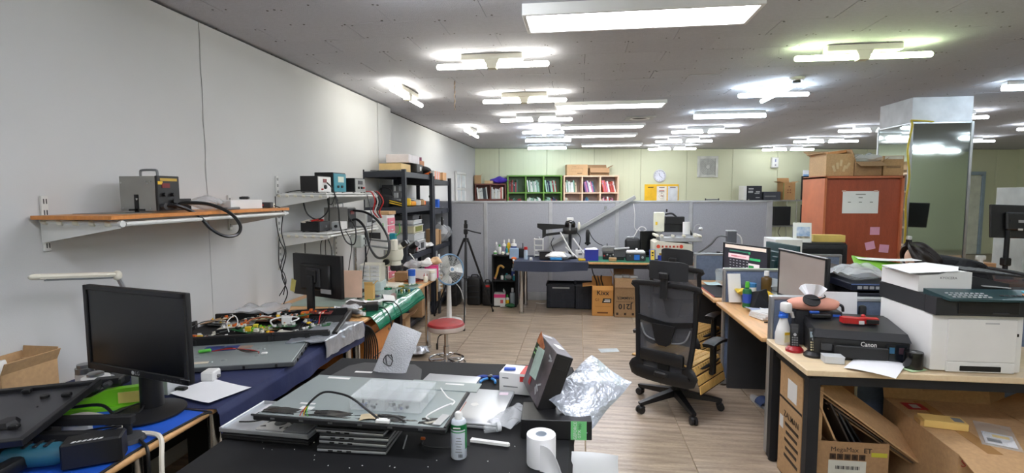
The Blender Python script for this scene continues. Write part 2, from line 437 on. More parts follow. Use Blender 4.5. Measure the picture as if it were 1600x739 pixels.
tube_lamp(-1.09, -0.11, 7.25, 'double', 'grey twin tube lamp, third of the row left of the panels', 'tube_warm', hous='lgrey')
tube_lamp(-0.93, -0.27, 8.72, 'cross', 'small cross shaped tube lamp in the row left of the panels', 'tube_white')
tube_lamp(-1.05, -0.17, 10.25, 'single', 'single tube lamp above the green bookcase, fifth of its row', 'tube_cool')
tube_lamp(-1.17, -0.30, 11.95, 'single', 'farthest single tube lamp close to the back wall on the left', 'tube_cool')
tube_lamp(4.92, 5.90, -1.81, 'double', 'twin tube lamp along the left wall, nearer of two', 'tube_warm', 'Y', hous='cream')
tube_lamp(8.20, 9.25, -1.81, 'double', 'twin tube lamp along the left wall, farther of two', 'tube_warm', 'Y', hous='cream')
tube_lamp(-1.13, -0.25, 2.62, 'double', 'twin tube lamp cut off by the top edge of the picture', 'tube_white', hous='cream')
tube_lamp(1.63, 2.58, 4.30, 'double', 'twin tube lamp with greenish glow near the right', 'tube_green', hous='cream')
tube_lamp(1.66, 2.33, 5.80, 'cross', 'cross shaped tube lamp behind the round smoke detector', 'tube_cool')
tube_lamp(1.55, 2.48, 7.47, 'single', 'single tube lamp with dark top edge in the middle right row', 'tube_cool')
tube_lamp(1.53, 2.60, 9.05, 'double', 'twin tube lamp fourth in the middle right row', 'tube_white')
tube_lamp(1.50, 2.56, 10.65, 'double', 'twin tube lamp fifth in the middle right row', 'tube_white')
tube_lamp(1.58, 2.63, 12.40, 'double', 'twin tube lamp above the wall clock, last of its row', 'tube_white')
tube_lamp(4.27, 5.31, 9.35, 'double', 'twin tube lamp just left of the mirrored pillar top', 'tube_white')
tube_lamp(4.26, 5.45, 11.15, 'double', 'twin tube lamp second behind, left of the pillar', 'tube_white')
tube_lamp(4.30, 5.43, 13.05, 'double', 'twin tube lamp farthest right of centre by the back wall', 'tube_white')
tube_lamp(4.72, 5.50, 7.92, 'double', 'twin tube lamp partly hidden behind the pillar top', 'tube_white')
tube_lamp(4.22, 5.20, 5.91, 'single', 'single tube lamp at the right edge, nearest there', 'tube_cool')
tube_lamp(7.15, 8.20, 11.60, 'double', 'twin tube lamp right of the pillar in the back', 'tube_white')
tube_lamp(7.08, 8.10, 9.55, 'double', 'twin tube lamp just inside the right edge, behind the pillar', 'tube_white')
for k, (x, y) in enumerate(((-0.69, 0.9), (2.1, 2.6), (2.1, 0.7), (4.7, 2.8), (-1.3, -1.0), (2.1, -1.2), (4.7, 0.2), (7.6, 6.0), (7.6, 2.5), (9.6, 8.5), (7.6, 0.4), (9.6, 1.6), (9.8, 4.5), (6.2, -1.0), (8.8, -0.9))):
    tube_lamp(x-.5, x+.5, y, 'double', 'twin tube lamp out of view, %s' % ('left above the near desk', 'right of the large panel', 'right above the printer desk side', 'far right beside the pillar row', 'behind the viewer at left', 'behind the viewer right of centre', 'right of the viewer by the pillar row', 'beyond the pillar right', 'far right middle', 'by the right wall at the back', 'far right near', 'by the right wall near', 'by the right wall middle', 'near wall right of centre', 'near wall far right')[k], 'tube_white')
# ceiling fittings
t = thing('smoke_detector', 'small round white smoke detector on the ceiling', 'smoke detector', (2.07, 5.41, CEIL))
G().lathe([(0, 0), (.07, 0), (.072, -.012), (.06, -.03), (0, -.032)]).obj('housing', 'white', t)
G().lathe([(0, -.034), (.035, -.033), (.035, -.05), (0, -.052)]).obj('sensor_dome', 'dark_grey', t)
t = thing('air_diffuser', 'square ceiling air diffuser with dark round opening', 'vent', (0.87, 7.9, CEIL))
g = G()
for s in (-1, 1): g.box((0, s*.17, -.008), (.42, .07, .016), .004).box((s*.17, 0, -.008), (.07, .27, .016), .004)
g.obj('frame', 'lgrey', t)
G().lathe([(.10, -.004), (.14, -.02), (.15, -.012)], 24).obj('ring', 'white', t)
G().cyl((0, 0, -.006), .13, .004, seg=24).obj('opening', 'black', t)
t = thing('hanging_wire', 'twisted brown and white wire hanging from the ceiling', 'wire', (-1.22, 5.08, CEIL))
for k, m_ in ((0, (196, 170, 140)), (1, (86, 70, 60))):
    G().tube([(.004*math.sin(i*2+k*3), .004*math.cos(i*2+k*3), -.028*i) for i in range(11)], .0035, 5, 3).obj('strand', m_, t)
for (x, y, rz, w_, d_) in ((1.15, 5.3, 0, .26, .30), (2.5, 6.0, 4, .3, .16)):
    t = tag(G().box((0, 0, -.003), (w_, d_, .005), .001).obj('ceiling_patch', 'ceil_board', None, (x, y, CEIL), (0, 0, R(rz))), 'pale repair patch on the ceiling board near the %s' % ('second panel lamp' if w_ < .28 else 'cross shaped lamp'), 'patch')
# ================================================================ large furniture
DZ = 0.73
def round_leg(g, x, y, h, r=0.028): g.cyl((x, y, 0.0), r+.006, .02, seg=14).cyl((x, y, .02), r, h-.02, seg=14)
# --- left row of desks along the wall
def left_desk(y0, y1, label, legs, skirt=True):
    t = thing('work_desk', label, 'desk', (-1.93, (y0+y1)/2, 0), 0, 'desks along the left wall'); L = y1-y0
    G().box((0, 0, DZ-.014), (.90, L, .028), .012, seg=3).obj('desk_top', 'beech', t)
    g = G(); g.box((-.40, 0, .40), (.02, L-.1, .5)).obj('modesty_panel', 'black_matt', t)
    for (lx, ly, kind) in legs:
        g = G()
        if kind == 'c': round_leg(g, lx, ly-(y0+y1)/2, DZ-.03); g.obj('leg', 'chrome', t)
        else: g.box((lx, ly-(y0+y1)/2, (DZ-.03)/2), (.06, .06, DZ-.03), .004).obj('leg', 'black_metal', t)
    return t
left_desk(-0.2, 1.87, 'beech edged desk under the blue mat in the near left corner', ((.36, 1.62, 'c'), (-.36, 1.62, 'c'), (.36, 0.0, 'c'), (-.36, 0.0, 'c')))
left_desk(1.88, 3.36, 'desk beneath the navy cloth along the left wall', ((.36, 2.0, 'c'), (-.36, 2.0, 'c'), (.36, 3.30, 'c'), (-.36, 3.30, 'c')))
left_desk(3.37, 5.33, 'beech desk with the green mat and microscope', ((.37, 5.17, 'c'), (-.36, 5.2, 'c'), (.36, 3.45, 'c'), (-.36, 3.45, 'c'), (.33, 4.4, 'b')))
# blue mat with dark rim
t = thing('desk_mat', 'bright blue desk mat with black rim in the near left corner', 'mat', (0, 0, DZ+.0005))
def matfn(u, v):
    x = -2.33+u*0.84; y = 0.0+v*1.86
    return (x, y, .002+.0012*math.sin(9*u+5*v)*(1 if .05 < u < .95 else 0)+.001)
G().grid(14, 26, matfn, .002).obj('mat_sheet', 'blue_mat', t)
G().tube([(-2.33, 1.86, .004), (-1.95, 1.862, .004), (-1.49, 1.845, .004), (-1.478, 1.80, .004), (-1.492, 1.55, .004), (-1.475, 1.3, .004), (-1.488, .9, .004), (-1.485, 0.02, .004)], .0045, 6, 5).obj('rim', 'black_matt', t)
# navy cloth draped over the second desk
def clothfn(u, v):
    y = 1.875+v*1.46
    wob = .008*math.sin(v*17)+.005*math.sin(v*41+1)
    if u < .6: x = -2.36+(u/.6)*.90; z = DZ+.004+.0025*math.sin(v*13+u*9)
    else:
        q = (u-.6)/.4; hang = .085+.05*v+.02*math.sin(v*5+1)
        x = -1.458+.012*min(1, q*6)+wob*q; z = DZ+.004-q*hang-(.008 if q > 0 else 0)
    return (x, y, z)
tag(G().grid(30, 60, clothfn, .003).obj('table_cloth', 'navy'), 'navy blue cloth draped over the desk by the left wall', 'cloth')
# green mats on the third desk: flat mat and glossy vinyl hanging over the edge
tag(G().grid(10, 20, lambda u, v: (-2.28+u*.78, 3.75+v*1.05+.02*u, DZ+.003+.001*math.sin(v*12)), .002).obj('cutting_mat', (150, 168, 158, 0.35)), 'pale grey green work mat under clutter below the microscope', 'mat')
def vinylfn(u, v):
    y = 3.47+v*1.13
    q = u
    if q < .45: return (-1.62+(q/.45)*.155+.0, y, DZ+.008+.003*math.sin(v*15))
    q = (q-.45)/.55
    a = q*1.5
    return (-1.462+.05*math.sin(a)*(1-.2*v), y+.03*(q), DZ+.004-.10*q+.004*math.sin(v*9))
tag(G().grid(14, 26, vinylfn, .003).obj('vinyl_mat', 'green_mat'), 'glossy green vinyl mat hanging over the desk front edge', 'mat')
# drawer pedestal beneath the third desk
t = thing('drawer_pedestal', 'orange wood drawer pedestal beneath the green mat', 'drawers', (-1.73, 3.78, 0))
G().box((0, 0, .335), (.42, .44, .58), .004).obj('body', 'orange_wood', t)
for z, h in ((.50, .16), (.325, .16), (.13, .2)):
    d = G().box((.218, 0, z), (.018, .425, h-.008), .004).obj('drawer', 'orange_wood', t)
    G().box((.229, 0, z+h/2-.008), (.004, .40, .008)).obj('grip', 'black', d)
G().box((.005, 0, .632), (.45, .46, .016), .003).obj('top_board', 'orange_wood', t)
G().cyl((.227, .13, .53), .011, .006, rot=(0, R(90), 0), seg=12).obj('lock', 'steel', t)
for (x, y) in ((-.17, -.18), (.17, -.18), (.17, .18), (-.17, .18)): G().cyl((x, y, 0), .02, .045, seg=10).obj('castor', 'black', t)
# --- black steel racks behind the desk
def rack(y0, y1, name_label, levels, top):
    t = thing('steel_rack', name_label, 'rack', (-2.17, (y0+y1)/2, 0), 0, 'black steel racks by the left wall'); L = y1-y0
    for sx in (-.24, .24):
        for sy in (-L/2+.025, L/2-.025):
            g = G(); g.box((sx, sy, top/2), (.05, .006, top)); g.box((sx+(.022 if sx > 0 else -.022), sy, top/2), (.006, .05, top)); g.obj('post', 'rack_metal', t)
    for z in levels:
        s = G().box((0, 0, z-.012), (.44, L-.05, .02)).obj('shelf', 'rack_metal', t)
        g = G()
        for x in (-.225, .225): g.box((x, 0, z-.035), (.02, L-.06, .065), .004)
        for y in (-L/2+.03, L/2-.03): g.box((0, y, z-.035), (.44, .02, .065), .004)
        g.obj('beam', 'rack_metal', s)
    return t
rack(5.55, 6.67, 'black steel rack next to the microscope desk, nearer of two', (.12, .90, 1.46, 1.86), 1.88)
rack(6.69, 7.64, 'black steel rack against the grey partition, farther of two', (.12, .90, 1.40, 1.80), 1.84)
# --- grey partition screen across the room
t = thing('partition_screen', 'grey felt office partition running across the room behind the bench', 'partition', (0, 7.72, 0))
edges = [-2.42, -1.40, -0.42, 0.55, 1.59, 2.66]
for a, b in zip(edges, edges[1:]):
    p = G().box(((a+b)/2, 0, .80), (b-a-.04, .03, 1.34)).obj('felt_panel', 'felt_grey', t)
    G().box(((a+b)/2, -.002, .065), (b-a-.04, .036, .12), .003).obj('skirting', 'lgrey', p)
    G().box(((a+b)/2, 0, 1.485), (b-a-.03, .05, .03), .004).obj('top_rail', 'lgrey', p)
for x in edges: G().box((x, 0, .75), (.055 if x < 2.6 else .08, .05, 1.5), .006).obj('post', 'lgrey', t)
# aluminium channel leaning against it
t = thing('trunking_bar', 'long white cable trunking leaning diagonally against the partition', 'trunking', (0, 7.66, 0))
G().box((.19, 0, 1.20), (1.42, .025, .055), .004, (0, R(-30), 0)).obj('channel', 'alu', t)
G().cyl((.38, -.02, 1.36), .014, .02, seg=8, rot=(R(90), 0, 0)).box((.38, -.02, 1.40), (.03, .015, .05), .003).obj('clip', 'steel', t)
# --- back bench
t = thing('back_bench', 'long beech topped bench in front of the grey partition', 'bench', (0, 0, 0))
BZ = .715
G().box((.30, 7.10, BZ-.015), (2.34, .66, .03), .008, seg=2).obj('bench_top', 'beech', t)
for x in (-.76, 1.36):
    for y in (6.84, 7.36): g = G(); round_leg(g, x, y, BZ-.03, .03); g.obj('leg', 'chrome' if x < 0 else 'black_metal', t)
G().box((.35, 6.84, .655), (2.1, .03, .06)).obj('front_rail', 'black_metal', t)
# navy cloth over its left end
def cl2(u, v):
    x = -.86+v*.98
    if u < .55: return (x, 7.40-u/.55*.63, BZ+.004+.002*math.sin(v*9))
    q = (u-.55)/.45
    return (x+.01*math.sin(q*4), 6.766-.008*math.sin(v*13)*q-.006, BZ+.002-q*(.125+.015*math.sin(v*4)))
tag(G().grid(16, 30, cl2, .003).obj('bench_cloth', (48, 56, 78, .6)), 'dark navy vinyl sheet over the left end of the back bench', 'cloth')
tag(G().box((.78, 7.08, BZ+.003), (1.30, .60, .005)).obj('green_mat', 'green_flat'), 'green work mat covering the right part of the back bench', 'mat')
# --- centre table (black cloth)
t = thing('centre_table', 'low table covered with black cloth in the foreground', 'table', (0, 0, 0))
TZ = .66
G().box((-.69, 1.75, TZ-.02), (1.30, 2.0, .036)).obj('table_top', 'black_matt', t)
for (x, y) in ((-1.26, .84), (-.12, .84), (-1.26, 2.66), (-.12, 2.66)): G().box((x, y, .31), (.05, .05, .62), .003).obj('leg', 'black_metal', t)
def ct(u, v):
    y = .74+v*2.03
    L = .21; Wd = 1.34; s = u*(Wd+2*L)
    if s < L: return (-1.362-.004*math.sin(v*21), y, TZ+.003-(L-s))
    if s > L+Wd: return (-.018+.006*math.sin(v*25), y, TZ+.003-(s-L-Wd))
    return (-1.36+(s-L), y, TZ+.003+.0012*math.sin(s*14)*math.sin(v*17))
tag(G().grid(48, 50, ct, .002).obj('table_cloth', (15, 16, 19, .8)), 'black cloth on the low foreground table', 'cloth')
# --- right desk (maple on black frame) with printer
t = thing('printer_desk', 'light maple desk with black steel frame at the right', 'desk', (0, 0, 0))
G().box((2.17, 2.94, DZ-.015), (2.10, .56, .03), .003).obj('desk_top', 'maple', t)
g = G()
for y in (2.70, 3.18): g.box((2.17, y, DZ-.055), (2.04, .04, .05), .002)
for x in (1.17, 3.18): g.box((x, 2.94, DZ-.055), (.04, .44, .05), .002)
g.obj('frame_rail', 'black_metal', t)
for (x, y) in ((1.165, 2.70), (1.165, 3.18), (3.18, 2.70), (3.18, 3.18)):
    l = G().box((x, y, .35), (.055, .055, .67), .002).obj('leg', 'black_metal', t); G().cyl((x, y, 0), .025, .016, seg=12).obj('foot', 'black', l)
# --- cubicle screens and desks
def screen(y, x0, x1, label, zt=.99):
    t = thing('desk_screen', label, 'desk screen', (0, y, 0), 0, 'low blue felt desk screens')
    G().box(((x0+x1)/2, 0, zt/2+.01), (x1-x0-.02, .024, zt-.06)).obj('felt_panel', 'felt_blue', t)
    G().box(((x0+x1)/2, 0, zt-.013), (x1-x0, .04, .026), .006).obj('top_rail', 'alu', t)
    for x in (x0+.012, x1-.012):
        p = G().box((x, 0, zt/2), (.024, .04, zt-.03), .006).obj('post', 'alu', t)
    G().box(((x0+x1)/2, 0, .04), (x1-x0-.05, .03, .05)).obj('skirting', 'alu', t)
    return t
screen(3.25, 1.14, 2.6, 'blue felt desk screen behind the printers, nearest of three')
screen(4.42, 1.18, 2.6, 'blue felt desk screen with bottles before it, middle of three')
screen(5.52, 1.18, 2.6, 'blue felt desk screen farthest of three, beside bench')
t = thing('spine_screen', 'blue felt spine screen between the facing desks', 'desk screen', (2.02, 0, 0))
G().box((0, 4.39, .50), (.024, 2.2, .92)).obj('felt_panel', 'felt_dark', t)
G().box((0, 4.39, .975), (.04, 2.24, .026), .006).obj('top_rail', 'alu', t)
def cub_desk(y0, y1, label):
    t = thing('cubicle_desk', label, 'desk', (0, 0, 0), 0, 'cubicle desks')
    G().box((1.56, (y0+y1)/2, DZ-.03), (.88, y1-y0, .03), .008, seg=2).obj('desk_top', 'beech', t)
    for y in (y0+.015, y1-.015): G().box((1.60, y, .34), (.76, .025, .68)).obj('side_panel', 'dark_grey', t)
    G().box((1.96, (y0+y1)/2, .40), (.02, y1-y0-.06, .56)).obj('modesty_panel', 'dark_grey', t)
    return t
cub_desk(3.30, 4.38, 'beech cubicle desk between the two nearest blue screens')
cub_desk(4.46, 5.48, 'beech cubicle desk with the lit monitor')
# --- cherry cabinet seen from its back
t = thing('wood_cabinet', 'tall reddish brown wooden cabinet with paper notes on it', 'cabinet', (3.03, 6.30, 0))
G().box((0, .02, .89), (.76, .50, 1.74)).obj('body', 'cherry', t)
for x in (-.385, .385): G().box((x, 0, .89), (.024, .56, 1.78), .002).obj('side_panel', (196, 112, 74, .42), t)
G().box((0, 0, 1.77), (.794, .56, .025), .002).obj('top_panel', (196, 112, 74, .42), t)
G().box((0, -.25, .89), (.75, .012, 1.70)).obj('back_board', 'cherry', t)
# --- mirrored pillar
t = struct(G().box((0, 0, 1.355), (.64, .66, 2.70)).obj('trim_1', (214, 216, 220, .5), None, (4.165, 7.02, 0)))
for (x, y, sx, sy) in ((0, -.335, .60, .006), (-.325, 0, .006, .62), (.325, 0, .006, .62)): G().box((x, y, 1.22), (sx, sy, 2.36)).obj('mirror_pane', 'mirror', t)
g = G()
for (x, y) in ((-.32, -.335), (.32, -.335), (-.32, .33), (.32, .33)): g.box((x, y, 1.22), (.03, .03, 2.40), .004)
for z in (2.41, .03): g.box((0, -.338, z), (.66, .014, .022), .003).box((-.328, 0, z), (.014, .66, .022), .003)
g.obj('frame_strip', 'steel', t)
G().tube([(-.345, -.36, 2.44), (-.33, -.36, 2.36), (-.36, -.355, 2.1), (-.33, -.36, 1.8), (-.35, -.36, 1.5), (-.335, -.355, 1.2), (-.34, -.36, 1.0)], .011, 6, 5).obj('yellow_cable', (206, 186, 60, .5), t)
G().tube([(-.345, -.36, 2.44), (-.2, -.352, 2.43), (-.1, -.352, 2.42)], .009, 6, 4).obj('yellow_cable', (206, 186, 60, .5), t)

# ================================================================ office chairs
def office_chair(label, loc, rz):
    """faces local +Y"""
    t = thing('office_chair', label, 'chair', loc, rz, 'black mesh office chairs')
    b = G().cyl((0, 0, .085), .045, .06, .035, seg=16).obj('hub', 'black', t)
    for k in range(5):
        a = R(90+72*k+12); c, s = math.cos(a), math.sin(a)
        g = G()
        g.hull([(.02, -.028, .09), (.02, .028, .09), (.02, -.026, .14), (.02, .026, .14), (.32, -.018, .062), (.32, .018, .062), (.33, -.016, .085), (.33, .016, .085)], rot=(0, 0, a))
        g.obj('base_arm', 'black', t)
        g = G(); g.cyl((.31*c, .31*s, .03), .011, .05, seg=8)
        for d in (-.014, .014): g.cyl((.318*c-s*(d+.009), .318*s+c*(d+.009), .028), .027, .018, seg=14, rot=(R(90), 0, a))
        g.box((.312*c, .312*s, .045), (.05, .05, .022), .008, (0, 0, a)).obj('castor', 'black', t)
    G().cyl((0, 0, .13), .026, .16, seg=14).cyl((0, 0, .27), .018, .12, seg=14).obj('gas_lift', 'black_metal', t)
    G().box((0, .02, .40), (.22, .26, .05), .012).box((0, -.16, .40), (.10, .20, .04), .01).obj('tilt_mechanism', 'black', t)
    # seat
    def sf(u, v):
        x = (u-.5)*.50; y = (v-.5)*.48+.05
        e = max(abs(u-.5)*2, abs(v-.5)*2)
        z = .475+.012*math.cos(x*5)-.03*max(0, e-.75)**1.2*2-(.02 if v > .85 else 0)*(v-.85)/.15
        k = 1-.06*(abs(u-.5)*2)**4*(abs(v-.5)*2)**4*2
        return (x*k, y*k+.0, z)
    G().grid(14, 14, sf, .055).obj('seat', (36, 37, 42, .9), t)
    # back: curved frame, mesh panel, lumbar plate
    def by(z): return -.215-.10*max(0, (z-.62))**1.3+.045*math.sin((z-.5)*3.2)
    def bx(z): return .19+.035*math.sin(min(1, max(0, (z-.42)/.5))*math.pi*.5)
    fr = []
    for (sx, zs) in ((1, [.39, .46, .60, .76, .90, 1.0, 1.04]), (-1, [1.04, 1.0, .90, .76, .60, .46, .39])):
        for z in zs: fr.append((sx*bx(z)*(1.0), by(z), z))
    g = G()
    def framefn(u, v):
        a = fr; n = len(a); f = u*n; i = int(f) % n; q = f-int(f)
        p0, p1, p2, p3 = (Vector(a[(i+d) % n]) for d in (-1, 0, 1, 2))
        return 0.5*((2*p1)+(-p0+p2)*q+(2*p0-5*p1+4*p2-p3)*q*q+(-p0+3*p1-3*p2+p3)*q**3)
    N = 70; ring = []
    for i in range(N):
        p = framefn(i/N, 0); tn = (framefn(((i+1) % N)/N, 0)-framefn(((i-1) % N)/N, 0)).normalized(); yv = Vector((0, 1, 0)); yv = (yv-tn*yv.dot(tn)).normalized(); xv = tn.cross(yv)
        wdt = .02+(.03 if p.z < .47 else 0)
        ring.append([g.bm.verts.new(p+xv*(wdt*math.cos(2*math.pi*k/8))+yv*(.014*math.sin(2*math.pi*k/8))) for k in range(8)])
    for i in range(N):
        for k in range(8): g.bm.faces.new((ring[i][k], ring[(i+1) % N][k], ring[(i+1) % N][(k+1) % 8], ring[i][(k+1) % 8]))
    g.sm = True; bf = g.obj('back_frame', 'black', t)
    G().grid(10, 16, lambda u, v: ((u-.5)*2*bx(.41+.62*v)*.97, by(.41+.62*v)+.035*(1-(2*u-1)**2)*.6, .41+.62*v), .003).obj('back_mesh', 'mesh_fabric', t)
    lb = G(); lb.grid(12, 4, lambda u, v: ((u-.5)*.42, by(.77)-.018+.02*(1-(2*u-1)**2), .735+v*.035+.035*abs(2*u-1)**1.5), .012)
    lb.prism([(-.09, 0), (.09, 0), (.055, -.13), (.03, -.15), (-.03, -.15), (-.055, -.13)], .02, (0, by(.70)-.012, .755), (R(88), 0, 0)).obj('lumbar_brace', 'black', t)
    G().tube([(-.19, by(.7)-.0, .74), (-.15, by(.62), .655), (-.06, by(.6)+.01, .625), (.06, by(.6)+.01, .625), (.15, by(.62), .655), (.19, by(.7), .74)], .006, 6, 5).obj('lumbar_wire', 'grey', t)
    g = G(); g.box((0, -.20, .45), (.09, .03, .14), .01, (R(-12), 0, 0)).box((0, -.235, .525), (.34, .045, .09), .02, seg=2).obj('back_bracket', 'black', t)
    # headrest
    g = G(); g.box((0, by(1.0)-.025, 1.03), (.055, .018, .17), .006, (R(-4), 0, 0)).box((0, by(1.0)-.03, 1.11), (.075, .03, .05), .008).obj('headrest_bracket', 'black', t)
    def hf(u, v):
        x = (u-.5)*.30; k = 1-.14*(abs(u-.5)*2)**6
        return (x, by(1.0)-.012+.035*(1-4*(u-.5)**2)*-.0+.10*(u-.5)**2*2, 1.075+(v)*.135*k+.009*(1-k))
    G().grid(14, 6, hf, .024).obj('headrest', (30, 31, 34, .8), t)
    for s in (-1, 1):
        a = G().box((s*.275, .0, .52), (.035, .05, .22), .008).box((s*.22, .0, .415), (.14, .06, .022), .006).obj('arm_post', 'black', t)
        def af(u, v): return (s*.275+(u-.5)*.085, (v-.5)*.25+.03, .655-.012*(abs(v-.5)*2)**3-.006*(abs(u-.5)*2)**3)
        G().grid(6, 10, af, .025).obj('arm_pad', 'black', t)
    for k_ in kids(t):
        n_ = k_.name.split('.')[0]
        if n_ not in ('hub', 'base_arm', 'castor', 'gas_lift'): k_.location.z -= .09
        if n_ == 'gas_lift': k_.scale.z = .8
    return t
office_chair('black mesh office chair in the aisle, nearest, with bead cushion', (.73, 3.92, 0), -36)
office_chair('black mesh office chair behind the nearest one', (.95, 4.78, 0), -38)
# beaded cushions
def bead_cushion(label, loc, rz):
    t = thing('bead_cushion', label, 'cushion', loc, rz, 'wooden bead seat cushions')
    me = None
    def surf(u, v):
        x = (u-.5)*.44; y = (v-.5)*.60+.05
        z = .484
        if v > .80: q = (v-.80)/.2; y = .23+.05*math.sin(q*1.5); z = .484-.02-.16*q
        return Vector((x*(1.0-.12*max(0, v-.8)*2), y, z))
    for i in range(11):
        for j in range(13):
            u, v = (i+.5)/11, (j+.5)/13
            p = surf(u, v); dv = (surf(u, v+.02)-surf(u, v-.02)).normalized(); ang = math.atan2(dv.z, dv.y)
            if me is None: o = G().box((0, 0, 0), (.0385, .0445, .010), .003).obj('bead_plate', (214, 172, 100, .4), t); me = o.data
            else: o = bpy.data.objects.new('bead_plate', me); col.objects.link(o); o.parent = t
            o.location = p+Vector((0, 0, .008)); o.rotation_euler = (ang, 0, 0)
            if j > 9: o.scale.y = 1.25
    G().grid(6, 20, lambda u, v: surf(u, v)+Vector((0, 0, .001)), .002).obj('backing', (70, 48, 30, .8), t)
    return t
bead_cushion('wooden bead cushion on the nearest office chair', (.73, 3.92, -.09), -36-90)
bead_cushion('wooden bead cushion on the farther office chair', (.95, 4.78, -.09), -38-90)
# ================================================================ red stool
t = thing('round_stool', 'round stool with red vinyl seat and chrome foot ring', 'stool', (-1.17, 4.43, 0))
G().lathe([(0, .475), (.12, .474), (.155, .462), (.165, .445), (.16, .43), (.0, .428)], 28).obj('seat', 'red_vinyl', t)
G().lathe([(.162, .447), (.168, .435), (.165, .405), (.15, .395), (0, .395)], 28).obj('seat_rim', (190, 176, 166, .4), t)
G().cyl((0, 0, .10), .018, .30, seg=14).cyl((0, 0, .10), .027, .15, seg=14).obj('column', 'chrome', t)
G().tube([(.152*math.cos(k*math.pi/10), .152*math.sin(k*math.pi/10), .135) for k in range(20)], .010, 8, 2, closed=True).obj('foot_ring', 'chrome', t)
g = G()
for k in range(3): g.tube([(-.15*math.cos(R(60*k+20)), -.15*math.sin(R(60*k+20)), .135), (.15*math.cos(R(60*k+20)), .15*math.sin(R(60*k+20)), .135)], .006, 6)
g.obj('ring_spokes', 'chrome', t)
for k in range(5):
    a = R(72*k+35); c, s = math.cos(a), math.sin(a)
    G().tube([(.02*c, .02*s, .12), (.09*c, .09*s, .115), (.165*c, .165*s, .09), (.19*c, .19*s, .035)], .012, 8, 5).obj('leg', 'chrome', t)
    G().cyl((.19*c, .19*s, 0), .02, .036, .015, seg=12).obj('rubber_foot', 'black', t)
G().tube([(.0, 0, .37), (-.05, -.06, .35), (-.06, -.075, .28)], .005, 6).box((-.062, -.078, .265), (.018, .018, .06), .006).obj('lever', 'black', t)
# ================================================================ shared small builders
def cable(label, pts, r=.004, m='black', name='cable', group=None, sub=6):
    return tag(G().tube(pts, r, 6, sub).obj(name, m), label, 'cable', group)
def bottle(label, loc, h=.12, r=.025, body='white', cap='white', band=None, neck=.4, name='bottle', group=None):
    t = thing(name, label, 'bottle', loc, 0, group)
    sh = h*.74
    G().lathe([(0, 0), (r*.94, 0), (r, h*.03), (r, sh*.86), (r*.85, sh*.96), (r*neck, sh), (r*neck, h*.80), (0, h*.80)], 14).obj('body', body, t)
    G().cyl((0, 0, h*.78), r*neck*1.25, h*.22, r*neck*1.1, seg=12).obj('cap', cap, t)
    if band: G().cyl((0, 0, h*.18), r*1.012, h*.36, seg=14, cap=False).obj('wrapper', band, t)
    return t
def carton(label, loc, size, rz=0, m='card', flaps=None, open_=True, name='cardboard_box', group=None, tape=None):
    """cardboard box; loc = base centre; flaps = {'N','S','E','W': angle outward from vertical}"""
    t = thing(name, label, 'box', loc, rz, group); w_, d_, h_ = size; k = .004
    g = G(); g.box((0, 0, k/2), (w_, d_, k))
    for s in (-1, 1): g.box((s*(w_/2-k/2), 0, h_/2), (k, d_, h_)).box((0, s*(d_/2-k/2), h_/2), (w_-2*k, k, h_))
    if not open_: g.box((0, 0, h_-k/2), (w_-2*k, d_-2*k, k))
    g.obj('body', m, t)
    for side, a in (flaps or {}).items():
        if isinstance(a, tuple): a, ln = a
        else: ln = (d_ if side in 'NS' else w_)/2
        g = G()
        if side in 'NS':
            s = 1 if side == 'N' else -1
            g.box((0, 0, ln/2), (w_, k, ln)).obj('flap', m, t, (0, s*(d_/2-k/2), h_), (-s*R(a), 0, 0))
        else:
            s = 1 if side == 'E' else -1
            g.box((0, 0, ln/2), (k, d_, ln)).obj('flap', m, t, (s*(w_/2-k/2), 0, h_), (0, s*R(a), 0))
    if tape: G().box((0, 0, h_+.0006), (w_*.96 if tape == 'x' else .05, .05 if tape == 'x' else d_*.96, .001)).obj('tape', (206, 178, 130, .25), t)
    return t
def gear(label, loc, size, rz=0, m='black', front='dark_grey', side='S', knobs=(), disp=None, name='power_supply', cat='power supply', group=None, handle=False, bev=.003):
    """boxed instrument: case, front panel with knobs (u,v,r,mat) and display (u,v,w,h,mat); side S(-Y) or E(+X)"""
    t = thing(name, label, cat, loc, rz, group); w_, d_, h_ = size
    G().box((0, 0, h_/2+.004), (w_, d_, h_-.008), bev).obj('case', m, t)
    for (x, y) in ((-.4, -.4), (.4, -.4), (.4, .4), (-.4, .4)): G().box((x*w_, y*d_, .002), (.016, .016, .006)).obj('foot', 'black', t)
    fw = w_ if side == 'S' else d_
    f = thing_part('front_panel', t)
    def P(u, v, o): return ((u-.5)*fw, -d_/2-o, v*h_) if side == 'S' else (w_/2+o, (u-.5)*fw, v*h_)
    rt = (R(90), 0, 0) if side == 'S' else (0, R(90), 0)
    G().box(P(.5, .5, .003), (fw*.96, .006, h_*.90) if side == 'S' else (.006, fw*.96, h_*.90), .001).obj('panel', front, f)
    for (u, v, r, km) in knobs: G().cyl(P(u, v, .005), r, .014, r*.85, seg=12, rot=rt).obj('knob', km, f)
    if disp:
        u, v, a, b, dm = disp
        G().box(P(u, v, .007), (a, .003, b) if side == 'S' else (.003, a, b)).obj('display', dm, f)
    if handle:
        hw = fw*.4
        pts = [(-hw/2, 0, h_), (-hw/2, 0, h_+.032), (-hw/2+.012, 0, h_+.04), (hw/2-.012, 0, h_+.04), (hw/2, 0, h_+.032), (hw/2, 0, h_)]
        G().tube(pts, .006, 6, 3).obj('handle', 'alu', t)
    return t
def thing_part(name, parent):
    o = bpy.data.objects.new(name, None); col.objects.link(o); o.parent = parent; return o
